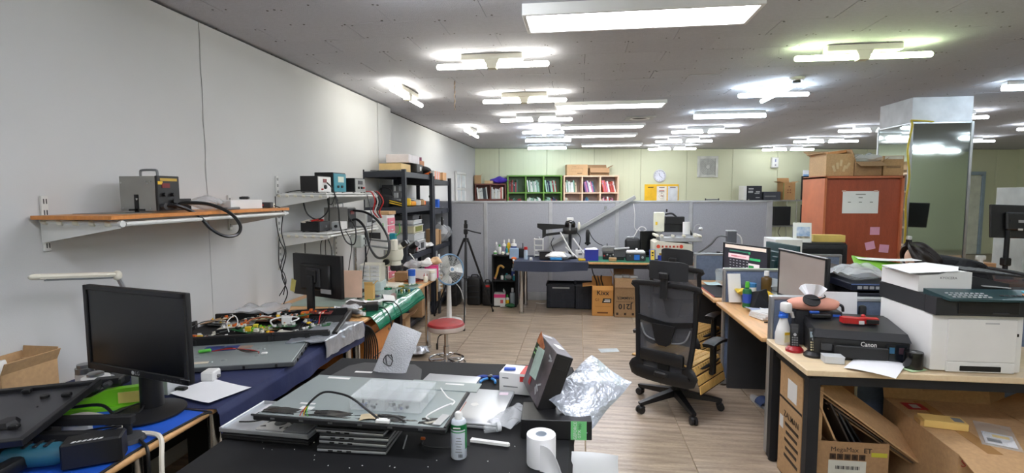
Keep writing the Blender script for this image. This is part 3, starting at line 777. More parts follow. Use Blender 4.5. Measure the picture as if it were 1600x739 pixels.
def sheet(label, loc, size, rz=0, m='paper', name='paper_sheet', curl=.01, cat='paper', group=None, rot=None, th=.0008):
    g = G().grid(8, 8, lambda u, v: ((u-.5)*size[0], (v-.5)*size[1], curl*(abs(u-.5)*2)**3+curl*.4*math.sin(v*3+u*2)+abs(curl)*.5), th)
    return tag(g.obj(name, m, None, loc, rot or (0, 0, R(rz))), label, cat, group)
def crumple(label, loc, size, rz=0, m='foil', amp=.02, sc_=14, seed=1, name='foil_bag', cat='bag', bulge=.03, n=20, rot=None, group=None):
    """puffed crumpled bag: two noisy sheets joined at the rim"""
    g = G(); V = {}
    for side in (1, -1):
        for i in range(n+1):
            for j in range(n+1):
                rim = i in (0, n) or j in (0, n)
                key = (i, j, 1 if rim else side)
                if key in V: continue
                u, v = i/n, j/n
                b = (math.sin(u*math.pi)*math.sin(v*math.pi))**.6*bulge*side if not rim else 0
                p = Vector(((u-.5)*size[0], (v-.5)*size[1], b))
                nz = mnoise.noise_vector(Vector((u*size[0]*sc_+seed*5, v*size[1]*sc_, seed+side*.7)))
                p += Vector((nz.x*.4, nz.y*.4, nz.z if side > 0 else nz.z*.3))*amp
                V[key] = g.bm.verts.new(p)
    def vv(i, j, s): return V.get((i, j, s)) or V[(i, j, 1)]
    for side in (1, -1):
        for i in range(n):
            for j in range(n):
                q = [vv(i, j, side), vv(i+1, j, side), vv(i+1, j+1, side), vv(i, j+1, side)]
                g.bm.faces.new(q if side > 0 else q[::-1])
    zmin = min(v.co.z for v in g.bm.verts)
    if rot is None:
        for v in g.bm.verts: v.co.z -= zmin
    g.sm = True
    o = g.obj(name, m, None, loc, rot or (0, 0, R(rz)), ang=30)
    return tag(o, label, cat, group)
def monitor(label, loc, rz, w_=.54, h_=.33, zc=.30, stand='round', screen='screen_off', bezel=.014, tilt=0, bm='black', base_r=.12, rim=None):
    """faces local -Y; loc = foot of the stand"""
    t = thing('monitor', label, 'monitor', loc, rz, 'computer monitors')
    p = thing_part('display', t); p.location = (0, -.03, zc); p.rotation_euler = (R(tilt), 0, 0)
    G().box((0, .012, 0), (w_, .022, h_), .005, seg=2).box((0, .03, -.01), (w_*.62, .03, h_*.62), .012).obj('housing', bm, p)
    g = G()
    for (x, z, a, b) in ((0, h_/2-bezel/2, w_, bezel), (0, -h_/2+bezel*.7, w_, bezel*1.4), (-w_/2+bezel/2, 0, bezel, h_), (w_/2-bezel/2, 0, bezel, h_)): g.box((x, -.003, z), (a, .010, b), .002)
    g.obj('bezel', rim or bm, p)
    G().box((0, .0, bezel*.2), (w_-2*bezel, .004, h_-2.3*bezel)).obj('screen', screen, p)
    if stand == 'round':
        G().lathe([(0, .004), (base_r*1.0, .004), (base_r, .010), (base_r*.8, .016), (.06, .026), (0, .028)], 32).obj('stand_base', bm, t)
        G().cyl((0, .02, .02), .042, max(.05, zc-.05), .036, seg=18).obj('stand_neck', bm, t)
    else:
        G().box((0, .0, .008), (.24, .18, .014), .006).obj('stand_base', bm, t)
        G().box((0, .045, zc/2+.01), (.06, .03, zc), .006).box((0, .03, zc), (.09, .03, .09), .006).obj('stand_neck', bm, t)
    return t, p
# ================================================================ wall shelf with the grey station
def peg_arm(t, y, z, L=.40, pegs=5, drop=.05, m='white_paint'):
    """garment rail arm standing out from the left wall"""
    a = thing_part('bracket_arm', t)
    G().prism([(0, 0), (L, -.012), (L, -.035), (.02, -.10), (0, -.10)], .006, (-2.39, y+.003, z), (R(90), 0, 0)).obj('arm_plate', m, a)
    G().tube([(-2.42+.03, y, z-.004), (-2.39+L, y, z-.016)], .010, 8).cyl((-2.39+L-.004, y, z-.016), .015, .014, seg=10, rot=(0, R(90), 0)).obj('arm_rod', m, a)
    for k in range(pegs):
        x = -2.40+L*(k+.3)/pegs
        G().cyl((x, y-.004, z-.008-.01*k/pegs), .013, .024, .010, seg=10, rot=(0, R(100), 0)).obj('peg', 'cream', a)
def upright(t, y, z0, z1, m='white_paint'):
    u = G().box((-2.392, y, (z0+z1)/2), (.014, .03, z1-z0), .002).obj('upright', m, t)
    n = max(2, int((z1-z0)/.05))
    for k in range(n):
        for d in (-.006, .006): G().box((-2.3845, y+d, z0+(k+.5)*(z1-z0)/n), (.002, .004, .022)).obj('slot', 'dark_grey', u)
t = thing('wall_shelf', 'wooden wall shelf on white slotted brackets at the left', 'shelf', (0, 0, 0))
upright(t, 2.05, 1.35, 1.60); upright(t, 3.30, 1.36, 1.60)
peg_arm(t, 2.03, 1.492); peg_arm(t, 3.30, 1.492, pegs=0)
G().tube([(-1.99, 2.05, 1.474), (-1.99, 3.34, 1.474)], .010, 8).obj('front_rail', 'white_paint', t)
G().box((-2.185, 2.67, 1.504), (.40, 1.38, .018), .002).obj('board', 'orange_wood', t)
# grey hot air station
t = thing('desoldering_station', 'grey metal rework station with carry handle on the wall shelf', 'instrument', (-2.21, 2.43, 1.515))
G().box((0, 0, .095), (.20, .14, .175), .002).obj('case', (150, 150, 146, .45), t)
G().box((-.005, -.073, .045), (.022, .004, .09)).box((-.005, -.073, .012), (.09, .004, .010)).obj('dark_slot', 'black', t)
G().hull([(.0, -.076, .06), (.006, -.076, .07), (-.006, -.076, .072), (.0, -.082, .066)]).obj('white_clip', 'white', t)
for (x, z) in ((-.09, .15), (.05, .155), (.06, .145), (.07, .02), (-.085, .02), (.075, .155)): G().cyl((x, -.070, z), .004, .003, seg=8, rot=(R(90), 0, 0)).obj('bolt', 'steel', t)
f = G().box((.108, 0, .095), (.016, .145, .178), .003).obj('front_panel', 'black', t)
G().box((.117, -.02, .135), (.003, .05, .024)).obj('display', (120, 20, 22, .3), f)
G().box((.117, 0, .165), (.002, .11, .014)).obj('name_strip', (196, 160, 60, .5), f)
G().box((.117, -.055, .148), (.002, .03, .016)).obj('sticker', 'yellow', f)
for (y, z) in ((-.035, .09), (.02, .09), (.02, .055)): G().cyl((.115, y, z), .010, .016, seg=12, rot=(0, R(90), 0)).obj('knob', 'black', f)
for (y, z) in ((-.045, .03), (.035, .03)): G().cyl((.115, y, z), .016, .02, seg=12, rot=(0, R(90), 0)).obj('socket', 'dark_grey', f)
G().tube([(-.04, 0, .18), (-.04, 0, .205), (-.03, 0, .215), (.045, 0, .215), (.055, 0, .205), (.055, 0, .18)], .006, 8, 3).obj('handle', 'grey', t)
cable('thick black hose looping down from the grey rework station', [(-2.09, 2.385, 1.545), (-2.05, 2.43, 1.545), (-2.00, 2.50, 1.50), (-1.97, 2.56, 1.42), (-1.94, 2.63, 1.375), (-1.915, 2.70, 1.38), (-1.91, 2.72, 1.43), (-1.94, 2.68, 1.50), (-2.0, 2.60, 1.55), (-2.05, 2.5, 1.56), (-2.08, 2.465, 1.55)], .0095, (18, 18, 20, .3), 'hose', sub=8)
tag(G().box((-2.24, 2.33, 1.5145), (.26, .34, .002)).obj('metal_plate', (120, 118, 112, .4)), 'thin grey metal plate under the rework station', 'plate')
crumple('clear plastic bag of parts on the wall shelf', (-2.16, 2.78, 1.514), (.16, .20), 20, 'bag', .02, 18, 3, 'plastic_bag', bulge=.04)
t = thing('white_carton', 'long white carton lying on the wall shelf', 'box', (-2.12, 3.02, 1.514), -8)
G().box((0, 0, .028), (.12, .26, .056), .002).obj('body', 'white', t); G().box((0, 0, .0565), (.10, .2, .001)).obj('label_sheet', (206, 206, 204), t)
t = thing('handset', 'black handheld device lying on the white carton', 'device', (-2.11, 3.06, 1.572), 30)
G().box((0, 0, .010), (.05, .13, .016), .005, seg=2).obj('body', 'black', t); G().box((0, .03, .019), (.035, .04, .002)).obj('screen', 'dark_grey', t)
t = thing('adapter_block', 'grey adapter with cream plug at the shelf end', 'adapter', (-2.07, 3.23, 1.514), 10)
G().box((0, 0, .02), (.07, .05, .036), .004).obj('body', 'dark_grey', t); G().box((.0, .05, .015), (.05, .05, .03), .004).obj('plug', 'cream', t); G().box((-.02, -.026, .02), (.02, .004, .012)).obj('red_mark', 'red', t)
tag(G().box((-2.06, 2.86, 1.521), (.035, .12, .014), .004).obj('remote', 'grey'), 'grey flat remote at the shelf front edge', 'remote')
tag(G().box((-2.28, 2.7, 1.548), (.02, .20, .066), .003).obj('dark_strip', 'black'), 'dark flat unit standing at the shelf back by the wall', 'device')
cable('thin black power cord hanging from the wall shelf to the desk', [(-2.03, 3.25, 1.53), (-2.0, 3.3, 1.49), (-2.02, 3.31, 1.35), (-2.0, 3.32, 1.2), (-2.03, 3.31, 1.05), (-2.0, 3.32, .93), (-2.02, 3.3, .85)], .0035)
# white desk lamp behind the big monitor
t = thing('desk_lamp', 'white LED desk lamp arm behind the large monitor', 'lamp', (0, 0, 0))
G().tube([(-2.215, 1.84, 1.268), (-2.215, 2.20, 1.222)], .013, 8).sph((-2.215, 1.84, 1.268), .016, (1, 1.6, .8)).obj('lamp_head', 'cream', t)
G().tube([(-2.215, 1.88, 1.252), (-2.215, 2.19, 1.212)], .009, 6).obj('light_strip', 'steel', t)
G().sph((-2.215, 2.22, 1.215), .024, (.7, 1, 1)).obj('hinge', 'cream', t)
G().tube([(-2.215, 2.22, 1.215), (-2.215, 2.30, 1.02), (-2.215, 2.33, .78)], .011, 8, 4).obj('stem', 'alu', t)
G().cyl((-2.215, 2.33, .737), .08, .02, .07, seg=24).obj('foot', 'cream', t)
# ================================================================ double wall shelf with instruments
t = thing('double_wall_shelf', 'white two tier wall shelf crowded with bench instruments', 'shelf', (0, 0, 0))
upright(t, 3.88, 1.0, 1.75); upright(t, 4.85, 1.0, 1.75)
for z in (1.605, 1.285):
    for y in (3.87, 4.85): peg_arm(t, y, z, .42, 6 if y < 4 else 0)
    G().box((-2.18, 4.40, z+.006), (.40, 1.04, .012), .002).obj('board', 'white_paint', t)
    G().tube([(-1.97, 3.9, z-.016), (-1.97, 4.9, z-.016)], .009, 8).obj('front_rail', 'white_paint', t)
gear('black power supply with white front on the upper wall shelf', (-2.16, 4.06, 1.618), (.15, .22, .135), 0, 'black', 'white', 'E', ((.5, .35, .018, 'black'), (.25, .2, .008, 'red')), (.5, .72, .06, .03, (120, 30, 30)))
gear('teal fronted bench supply behind the black one, upper wall shelf', (-2.18, 4.36, 1.618), (.17, .24, .175), 0, 'black', 'teal', 'E', ((.3, .3, .012, 'dark_grey'), (.6, .3, .012, 'dark_grey')), (.55, .66, .11, .05, (206, 218, 204, .3)))
gear('black bench supply at the far end of the upper wall shelf', (-2.16, 4.68, 1.618), (.22, .22, .135), 0, 'black', (150, 152, 150), 'E', ((.3, .35, .012, 'black'), (.6, .35, .012, 'black'), (.8, .35, .009, 'red')), (.5, .7, .1, .035, 'dark_grey'))
t = gear('black transformer box with red leads on the lower wall shelf', (-2.17, 4.05, 1.298), (.16, .18, .085), 0, 'black', 'dark_grey', 'E', ((.5, .5, .012, 'grey'),))
gear('grey metal station with handle on the lower wall shelf', (-2.13, 4.42, 1.298), (.22, .16, .19), 0, (142, 141, 137, .45), 'black', 'E', ((.4, .4, .012, 'dark_grey'), (.7, .4, .012, 'dark_grey')), (.5, .75, .07, .03, (120, 20, 22, .3)), handle=True)
gear('white scope style unit at the lower shelf end', (-2.09, 4.72, 1.298), (.24, .22, .15), 0, 'white', 'lgrey', 'E', ((.7, .3, .014, 'dark_grey'), (.7, .65, .014, 'dark_grey'), (.85, .3, .01, 'dark_grey')), (.32, .55, .09, .08, 'dark_grey'))
gear('small white adapter with socket on the lower wall shelf', (-2.03, 4.20, 1.298), (.08, .12, .075), 0, 'white', 'lgrey', 'S', ((.5, .5, .014, 'black'),))
for k, (y, x, c_) in enumerate(((4.02, -2.14, 'red'), (4.06, -2.16, 'orange'), (4.00, -2.19, (226, 220, 210)))):
    cable(('red', 'orange', 'white')[k]+' test lead bundled on the transformer box', [(x+.05*math.sin(q*2.1+k), y-.09+.03*q, 1.388+.012*math.sin(q*1.7+k)) for q in range(7)], .005, c_)
UW = [
 ('black cord draped off the left end of the upper shelf', [(-2.38, 3.85, 1.60), (-2.3, 3.95, 1.63), (-2.23, 4.0, 1.64)]),
 ('black cable loop hanging between the two shelf tiers', [(-2.22, 3.95, 1.58), (-2.2, 3.98, 1.45), (-2.12, 4.0, 1.40), (-2.03, 4.0, 1.47), (-2.02, 3.98, 1.58)]),
 ('black cable dropping straight down behind the tier loop', [(-2.12, 4.2, 1.59), (-2.12, 4.2, 1.45), (-2.13, 4.2, 1.31)]),
 ('black lead crossing the upper shelf front to the lower tier', [(-2.08, 4.1, 1.70), (-1.98, 4.0, 1.64), (-1.93, 3.98, 1.5), (-1.92, 3.98, 1.35), (-1.88, 4.0, 1.22), (-1.82, 4.02, 1.20), (-1.82, 4.05, 1.32), (-1.9, 4.1, 1.42)]),
 ('thin black wire coiled at the upper shelf front', [(-2.0, 4.05, 1.62), (-1.96, 3.98, 1.58), (-1.98, 3.96, 1.52), (-2.02, 3.98, 1.56), (-1.97, 4.0, 1.6), (-1.93, 3.98, 1.55)]),
 ('black cord on the left upright of the double shelf', [(-2.385, 3.84, 1.59), (-2.385, 3.84, 1.4), (-2.36, 3.84, 1.24), (-2.33, 3.85, 1.15), (-2.37, 3.85, 1.02), (-2.33, 3.84, .9), (-2.35, 3.84, .80)]),
 ('thin cord looping from the shelf corner to the desk', [(-2.36, 3.83, 1.27), (-2.35, 3.8, 1.05), (-2.31, 3.8, .98), (-2.3, 3.8, .9), (-2.36, 3.8, .8)]),
 ('black cable hanging straight under the lower shelf', [(-2.24, 4.0, 1.28), (-2.24, 4.0, 1.1), (-2.24, 4.0, .9)]),
 ('black cable bundle strand left, under the lower shelf', [(-2.06, 4.0, 1.26), (-2.1, 4.0, 1.2), (-2.1, 4.0, 1.05), (-2.08, 4.0, .9)]),
 ('black cable bundle strand middle, under the lower shelf', [(-2.06, 4.0, 1.26), (-2.06, 4.0, 1.1), (-2.04, 4.0, .9)]),
 ('black cable bundle strand right, under the lower shelf', [(-2.06, 4.02, 1.26), (-2.02, 4.02, 1.15), (-2.03, 4.0, .95)]),
 ('grey wire hanging under the lower shelf to the monitor', [(-1.98, 4.0, 1.26), (-2.0, 4.0, 1.1), (-1.98, 4.0, .92)]),
 ('thin wire dropping from the lower shelf middle', [(-1.93, 4.1, 1.3), (-1.88, 4.1, 1.2), (-1.9, 4.1, 1.05), (-1.93, 4.1, .88)]),
 ('long thin wire falling from the shelf end to the desk', [(-1.82, 4.3, 1.6), (-1.78, 4.3, 1.4), (-1.8, 4.3, 1.2), (-1.86, 4.3, 1.0), (-1.88, 4.3, .86)]),
]
for k, (lb, pts) in enumerate(UW): cable(lb, pts, .006 if k in (1, 2, 3) else .0036, 'grey' if 'grey' in lb else 'black')
cable('thick black hose looping from the lower shelf station', [(-2.01, 4.38, 1.37), (-1.94, 4.36, 1.38), (-1.86, 4.34, 1.30), (-1.82, 4.32, 1.16), (-1.76, 4.32, 1.06), (-1.70, 4.34, 1.05), (-1.66, 4.36, 1.10), (-1.67, 4.38, 1.22), (-1.76, 4.40, 1.36), (-1.88, 4.42, 1.44), (-2.01, 4.44, 1.46)], .011, (18, 18, 20, .3), 'hose', sub=8)
# red black clip leads hanging off the upper shelf end
for k, (dx, c_) in enumerate(((0, 'red'), (.02, (214, 214, 216)), (.04, (60, 60, 62)), (.06, 'red'))):
    cable(('red', 'white', 'grey', 'bright red')[k]+' clip lead hanging off the upper shelf end', [(-1.93+dx, 4.55, 1.63), (-1.86+dx, 4.5, 1.62), (-1.83+dx*1.3, 4.5, 1.54), (-1.85+dx, 4.5, 1.45), (-1.80+dx*.5, 4.5, 1.39)], .006, c_)
cable('bright green cable coiled at the lower shelf end', [(-1.84, 4.7, 1.33), (-1.80, 4.65, 1.25), (-1.72, 4.62, 1.21), (-1.66, 4.65, 1.25), (-1.68, 4.7, 1.33)], .005, 'green')
# ================================================================ near left desk
t, p = monitor('large black monitor with a blank screen on the blue mat', (-1.70, 1.80, DZ+.004), -13.5, .575, .345, .335, 'round', base_r=.135, bezel=.019)
txt(p, 'LG', .022, (.012, -.0085, -.158), FRONT, 'lgrey'); G().cyl((-.013, -.008, -.158), .0075, .001, seg=14, rot=(R(90), 0, 0)).obj('logo_disc', 'lgrey', p)
for k in range(6): G().box((.16+.018*k, -.0085, -.163), (.008, .002, .004)).obj('button', 'dark_grey', p)
g = G().box((.275, -.009, -.15), (.05, .001, .002)); g.obj('status_line', 'grey', p)
t = carton('open cardboard box of odds and ends in the left corner', (-2.305, 1.80, DZ+.004), (.17, .22, .17), 0, 'card', {'E': (25, .05), 'N': (10, .05), 'W': (10, .03)})
tag(G().box((-2.33, 1.75, DZ+.115), (.06, .10, .16), .003, (R(8), R(-12), 0)).obj('white_block', 'white'), 'white adapter block sticking out of the corner box', 'adapter')
for k, (x, y, a) in enumerate(((-2.27, 1.80, 14), (-2.25, 1.84, -14))):
    tag(G().box((x, y, DZ+.13), (.012, .10, .14), .003, (R(a), R(a), 0)).obj('board_offcut', 'card2'), ('narrow' if k else 'tilted')+' cardboard offcut sticking out of the corner box', 'cardboard')
t = thing('motor_can', 'upright silver can among parts behind the corner box', 'can', (-2.19, 2.00, DZ+.005))
G().cyl((0, 0, .0), .035, .10, seg=18).cyl((0, 0, .10), .028, .015, seg=18).obj('body', 'steel', t); G().cyl((0, 0, .035), .0355, .04, seg=18, cap=False).obj('band', 'white', t)
t = thing('toner_roller', 'black ribbed roller leaning in the left corner', 'roller', (-2.12, 2.08, DZ+.005))
g = G(); g.cyl((-.07, 0, .075), .032, .16, seg=16, rot=(0, R(78), 0)).obj('core', 'black', t)
g = G()
for k in range(7): g.cyl((-.06+.022*k, 0, .077+.0047*k), .036, .006, seg=16, rot=(0, R(78), 0))
g.obj('ribs', 'dark_grey', t)
G().box((0, 0, .02), (.10, .06, .04), .004).obj('base', 'black', t)
for k, (x, y, r, h, c_) in enumerate(((-2.03, 1.90, .065, .018, 'lgrey'), (-2.04, 1.90, .05, .03, 'white'), (-2.05, 1.91, .03, .045, 'steel'))):
    if k == 0:
        t = thing('tape_reel', 'pale grey stacked reel on the near left desk', 'reel', (x, y, DZ+.075))
        G().box((0, 0, -.036), (.14, .12, .07), .004).obj('holder_block', 'black', t)
    G().lathe([(0, 0), (r, 0), (r, h), (r*.8, h+.004), (0, h+.004)], 24, (0, 0, .0)).obj('disc', c_, t)
# lime green clamp tool
t = thing('clamp_stand', 'lime green plastic clamp stand with yellow sticker', 'tool', (-1.93, 1.83, DZ+.004), 25)
G().prism([(-.20, 0), (-.02, 0), (.17, .02), (.17, .075), (.14, .085), (.02, .08), (-.04, .05), (-.14, .03), (-.20, .012)], .035, (0, .0, .0), (R(90), 0, 0)).obj('frame', 'lime', t)
G().prism([(-.18, 0), (.17, 0), (.17, .016), (-.18, .016)], .10, (0, .05, 0), (R(90), 0, 0)).obj('base', 'lime', t)
G().box((.105, -.037, .045), (.075, .003, .045)).obj('sticker', (232, 216, 120, .5), t)
for k in range(5): G().box((-.13+.04*k, -.02, .055+.012*k), (.03, .04, .022), .006, (0, R(-20), 0)).obj('clip', 'dark_grey', t)
G().cyl((-.03, -.04, .10), .022, .06, seg=14, rot=(R(90), 0, 0)).obj('roller', 'black', t)
G().box((.02, .01, .105), (.10, .05, .03), .006).obj('jaw', 'black', t)
t = thing('storage_box', 'clear plastic box with a lid behind the monitor foot', 'box', (-1.86, 2.05, DZ+.004), -8)
g = G()
for (x, y, sx, sy) in ((0, -.055, .20, .003), (0, .055, .20, .003), (-.10, 0, .003, .11), (.10, 0, .003, .11)): g.box((x, y, .04), (sx, sy, .08))
g.box((0, 0, .002), (.20, .11, .003)).obj('tub', 'milky', t); G().box((0, 0, .083), (.21, .12, .008), .002).obj('lid', 'milky', t)
# LCD panel on stands, tilted
t = thing('display_panel', 'dark LCD frame lying tilted on foam feet, near left corner', 'panel', (-2.05, 1.42, DZ+.12), 0, None, (R(7), R(-3), R(16)))
G().box((0, 0, 0), (.62, .37, .008), .001).obj('back_plate', (74, 74, 78, .35, .5), t)
g = G()
for (x, y, sx, sy) in ((0, -.19, .66, .02), (0, .19, .66, .02), (-.32, 0, .02, .38), (.32, 0, .02, .38)): g.box((x, y, .006), (sx, sy, .022), .002)
g.obj('rim', 'black', t)
for (x, y) in ((.27, .10), (.10, .165), (-.08, .165), (-.22, .12), (.24, -.1)): G().box((x, y, .013), (.03, .018, .014), .003).obj('clip', 'black', t)
G().cyl((.20, -.07, .006), .035, .016, .025, seg=6).obj('mount_boss', 'black', t)
G().tube([(-.25, -.10, .01), (-.12, -.06, .014), (.0, -.11, .012), (.1, -.08, .014), (.2, -.12, .01)], .006, 6).obj('wire', 'black', t)
def arm_stand(label, pts, feet, loc):
    t = thing('panel_stand', label, 'stand', loc)
    for a, b in pts:
        v = Vector(b)-Vector(a); G().box((Vector(a)+Vector(b))/2, (v.length, .03, .03), .003, (0, 0, math.atan2(v.y, v.x))).obj('arm', 'black_matt', t)
    for (x, y, h) in feet:
        f = G().cyl((x, y, .02), .014, h-.02, seg=12).obj('post', 'black', t)
        G().lathe([(0, .0), (.055, 0), (.05, .014), (.03, .022), (0, .024)], 20, (x, y, 0)).obj('suction_foot', 'dark_grey', f)
    return t
arm_stand('black sliding arm panel stand on the blue mat', (((-.26, -.04, .075), (.14, .03, .075)), ((-.26, -.12, .055), (.10, -.06, .055)), ((-.2, -.16, .075), (-.2, .05, .075))), ((.12, .025, .065), (.085, -.06, .045), (-.22, -.1, .06), (-.2, .02, .15)), (-1.70, 1.56, DZ+.006))
# cordless drill
t = thing('cordless_drill', 'teal and black cordless drill lying on the near left desk', 'drill', (-1.69, 1.385, DZ+.006), 20)
G().lathe([(0, -.10), (.030, -.10), (.036, -.06), (.036, .04), (.028, .075), (0, .076)], 16, (0, 0, .042), (0, R(90), 0)).obj('motor_body', (34, 90, 110, .5), t)
G().lathe([(0, .07), (.026, .07), (.024, .11), (.012, .135), (0, .136)], 14, (0, 0, .042), (0, R(90), 0)).obj('chuck', 'black', t)
G().box((-.06, -.07, .035), (.05, .12, .045), .014, (0, 0, R(-14)), 2).obj('grip', 'black', t)
for k in range(3): G().box((-.04+.03*k, .0, .078), (.012, .045, .006), .002).obj('vent', 'black', t)
t = thing('battery_case', 'black case with white lettering on the blue mat edge', 'case', (-1.555, 1.435, DZ+.006), 32)
G().box((0, 0, .045), (.16, .075, .085), .006).obj('body', 'black', t)
for k in range(6): G().prism([(-.006, -.005), (.002, -.005), (.006, .005), (-.002, .005)], .001, (-.045+.014*k, -.028, .0878)).obj('white_stroke', 'white', t)
# cables on the blue mat
cable('thick cream cable crossing the blue mat and falling off its edge', [(-1.93, 1.60, DZ+.03), (-1.88, 1.68, DZ+.04), (-1.80, 1.70, DZ+.03), (-1.70, 1.66, DZ+.018), (-1.60, 1.62, DZ+.016), (-1.52, 1.62, DZ+.016), (-1.465, 1.60, DZ+.01), (-1.44, 1.57, DZ-.05), (-1.425, 1.55, DZ-.16), (-1.42, 1.55, .45), (-1.41, 1.53, .3)], .0085, (222, 216, 202, .4))
cable('black cable crossing the blue mat beside the cream one', [(-1.95, 1.72, DZ+.05), (-1.85, 1.75, DZ+.05), (-1.76, 1.72, DZ+.014), (-1.66, 1.66, DZ+.012), (-1.56, 1.60, DZ+.012), (-1.50, 1.56, DZ+.012), (-1.455, 1.53, DZ+.004), (-1.445, 1.52, DZ-.08), (-1.44, 1.51, .5), (-1.44, 1.5, .3)], .006)
for k, (lb, pts) in enumerate((
 ('thin black cable curling in front of the monitor foot', [(-1.86, 1.62, DZ+.06), (-1.80, 1.66, DZ+.05), (-1.72, 1.72, DZ+.012), (-1.68, 1.75, DZ+.04), (-1.73, 1.80, DZ+.045), (-1.80, 1.74, DZ+.02)]),
 ('thin black cable tangled under the tilted LCD frame', [(-1.86, 1.52, DZ+.14), (-1.82, 1.48, DZ+.1), (-1.85, 1.42, DZ+.04), (-1.80, 1.36, DZ+.012), (-1.74, 1.35, DZ+.012)]),
 ('black cable lying across the drill on the blue mat', [(-1.74, 1.55, DZ+.012), (-1.79, 1.62, DZ+.012), (-1.72, 1.60, DZ+.018), (-1.66, 1.64, DZ+.03), (-1.78, 1.56, DZ+.03), (-1.86, 1.5, DZ+.02)]),
)): cable(lb, pts, .0038)
tag(G().cyl((-1.80, 1.60, DZ+.004), .045, .05, .042, seg=20).obj('tape_roll', 'white'), 'white roll beside the cream cable on blue mat', 'roll')
# ================================================================ navy cloth desk
sheet('white printed paper sheet on the navy cloth beside the monitor', (-1.60, 2.03, DZ+.011), (.26, .20), -18, curl=.004)
t = thing('adapter', 'white adapter block beside the big monitor', 'adapter', (-1.70, 2.16, DZ+.010), 10)
G().box((0, 0, .025), (.06, .07, .045), .006).obj('body', 'white', t); G().cyl((.031, 0, .02), .008, .01, seg=10, rot=(0, R(90), 0)).obj('socket', 'grey', t)
tag(G().box((-1.735, 2.02, DZ+.018), (.05, .03, .022), .008, seg=2).obj('mouse_dongle', 'black'), 'small black plug on the navy cloth by the monitor', 'plug')
# bare LCD chassis lying face down
t = thing('lcd_chassis', 'bare grey LCD chassis lying flat on the navy cloth', 'panel', (-1.85, 2.48, DZ+.012), 18)
G().box((0, 0, .012), (.74, .44, .018), .003).obj('tray', 'panel_steel', t)
g = G(); g.box((0, -.222, .010), (.76, .012, .022), .002).box((.377, 0, .010), (.012, .45, .022), .002).box((-.377, 0, .010), (.012, .45, .022), .002).obj('rim', (84, 88, 90, .4), t)
for k in range(5): G().box((-.3+.15*k, -.23, .010), (.012, .008, .018), .002).obj('clip', 'black', t)
for k in range(4): G().box((.385, -.15+.1*k, .010), (.008, .012, .018), .002).obj('clip', 'black', t)
G().box((-.06, .09, .0235), (.17, .08, .004)).obj('circuit_board', 'pcb_blue', t)
G().box((.06, .1, .0225), (.07, .05, .002)).obj('copper_foil', (200, 170, 150, .4, .6), t)
G().box((-.12, .03, .032), (.06, .03, .014), .005, (0, 0, R(15))).obj('green_module', (90, 190, 70, .4), t)
for k in range(9): G().cyl((-.3+.5*random.random(), -.16+.3*random.random(), .021), random.uniform(.008, .018), .005, .006, seg=10).obj('stud', 'panel_steel', t)
G().box((-.10, -.15, .022), (.12, .03, .002)).obj('label_sheet', (214, 204, 186), t)
for k, c_ in enumerate(('red', 'black', (60, 40, 30))): G().tube([(-.08, .02, .03), (.02, -.02+.01*k, .05), (.10, .0-.02*k, .035), (.16, -.03, .03), (.17, -.05, .026)], .003, 5).obj('wire', c_, t)
G().box((.20, -.06, .027), (.03, .02, .01), .003).obj('plug', 'white', t)
G().box((-.24, -.05, .024), (.14, .1, .006), .002).obj('raised_plate', 'panel_steel', t)
# black tray full of boards
t = thing('tv_back_cover', 'black television back cover used as a tray for parts', 'tray', (-1.93, 2.98, DZ+.02), 20)
TR = t
g = G(); g.prism([(-.46, -.30), (.40, -.30), (.44, -.2), (.46, .30), (-.46, .30)], .012); g.obj('floor_plate', 'black_matt', t)
g = G(); g.box((-.03, -.30, .03), (.86, .03, .06), .008).box((.445, .0, .02), (.03, .58, .05), .006, (0, 0, R(-4))).box((-.46, 0, .03), (.02, .6, .06), .004).box((0, .30, .03), (.9, .02, .06), .004).obj('rim', 'black', t)
for k in range(4): G().box((-.32+.2*k, -.318, .03), (.03, .006, .03), .002).obj('rib', 'black', t)
g = G()
for k in range(9): g.box((.18+.018*k, .05, .013), (.006, .34, .004))
g.obj('vent_grille', 'dark_grey', t)

# loose parts lying in the tray: every piece a thing of its own
def tray_pt(x, y, z=0): return tuple(TR.location[i]+v for i, v in enumerate((x*math.cos(R(20))-y*math.sin(R(20)), x*math.sin(R(20))+y*math.cos(R(20)), z)))
def chip_board(label, loc, size, rz, m, n=10, tops=('black', 'white', 'gold', 'steel'), tilt=(0, 0), seed=0, group='loose electronic parts in the black tray'):
    rnd = random.Random(seed)
    t = thing('circuit_board', label, 'circuit board', loc, 0, group, (R(tilt[0]), R(tilt[1]), R(rz))); a, b = size
    G().box((0, 0, .002), (a, b, .003)).obj('board', m, t)
    for k in range(n):
        sx, sy, sz = rnd.uniform(.008, .03), rnd.uniform(.008, .025), rnd.uniform(.004, .018); x, y = rnd.uniform(-.42, .42)*a, rnd.uniform(-.42, .42)*b; km = rnd.choice(tops)
        if rnd.random() < .35: G().cyl((x, y, .003), sx*.4, sz, seg=8).obj('capacitor', km, t)
        else: G().box((x, y, .003+sz/2), (min(sx, a*.4), min(sy, b*.5), sz), .001).obj('component', km, t)
    return t
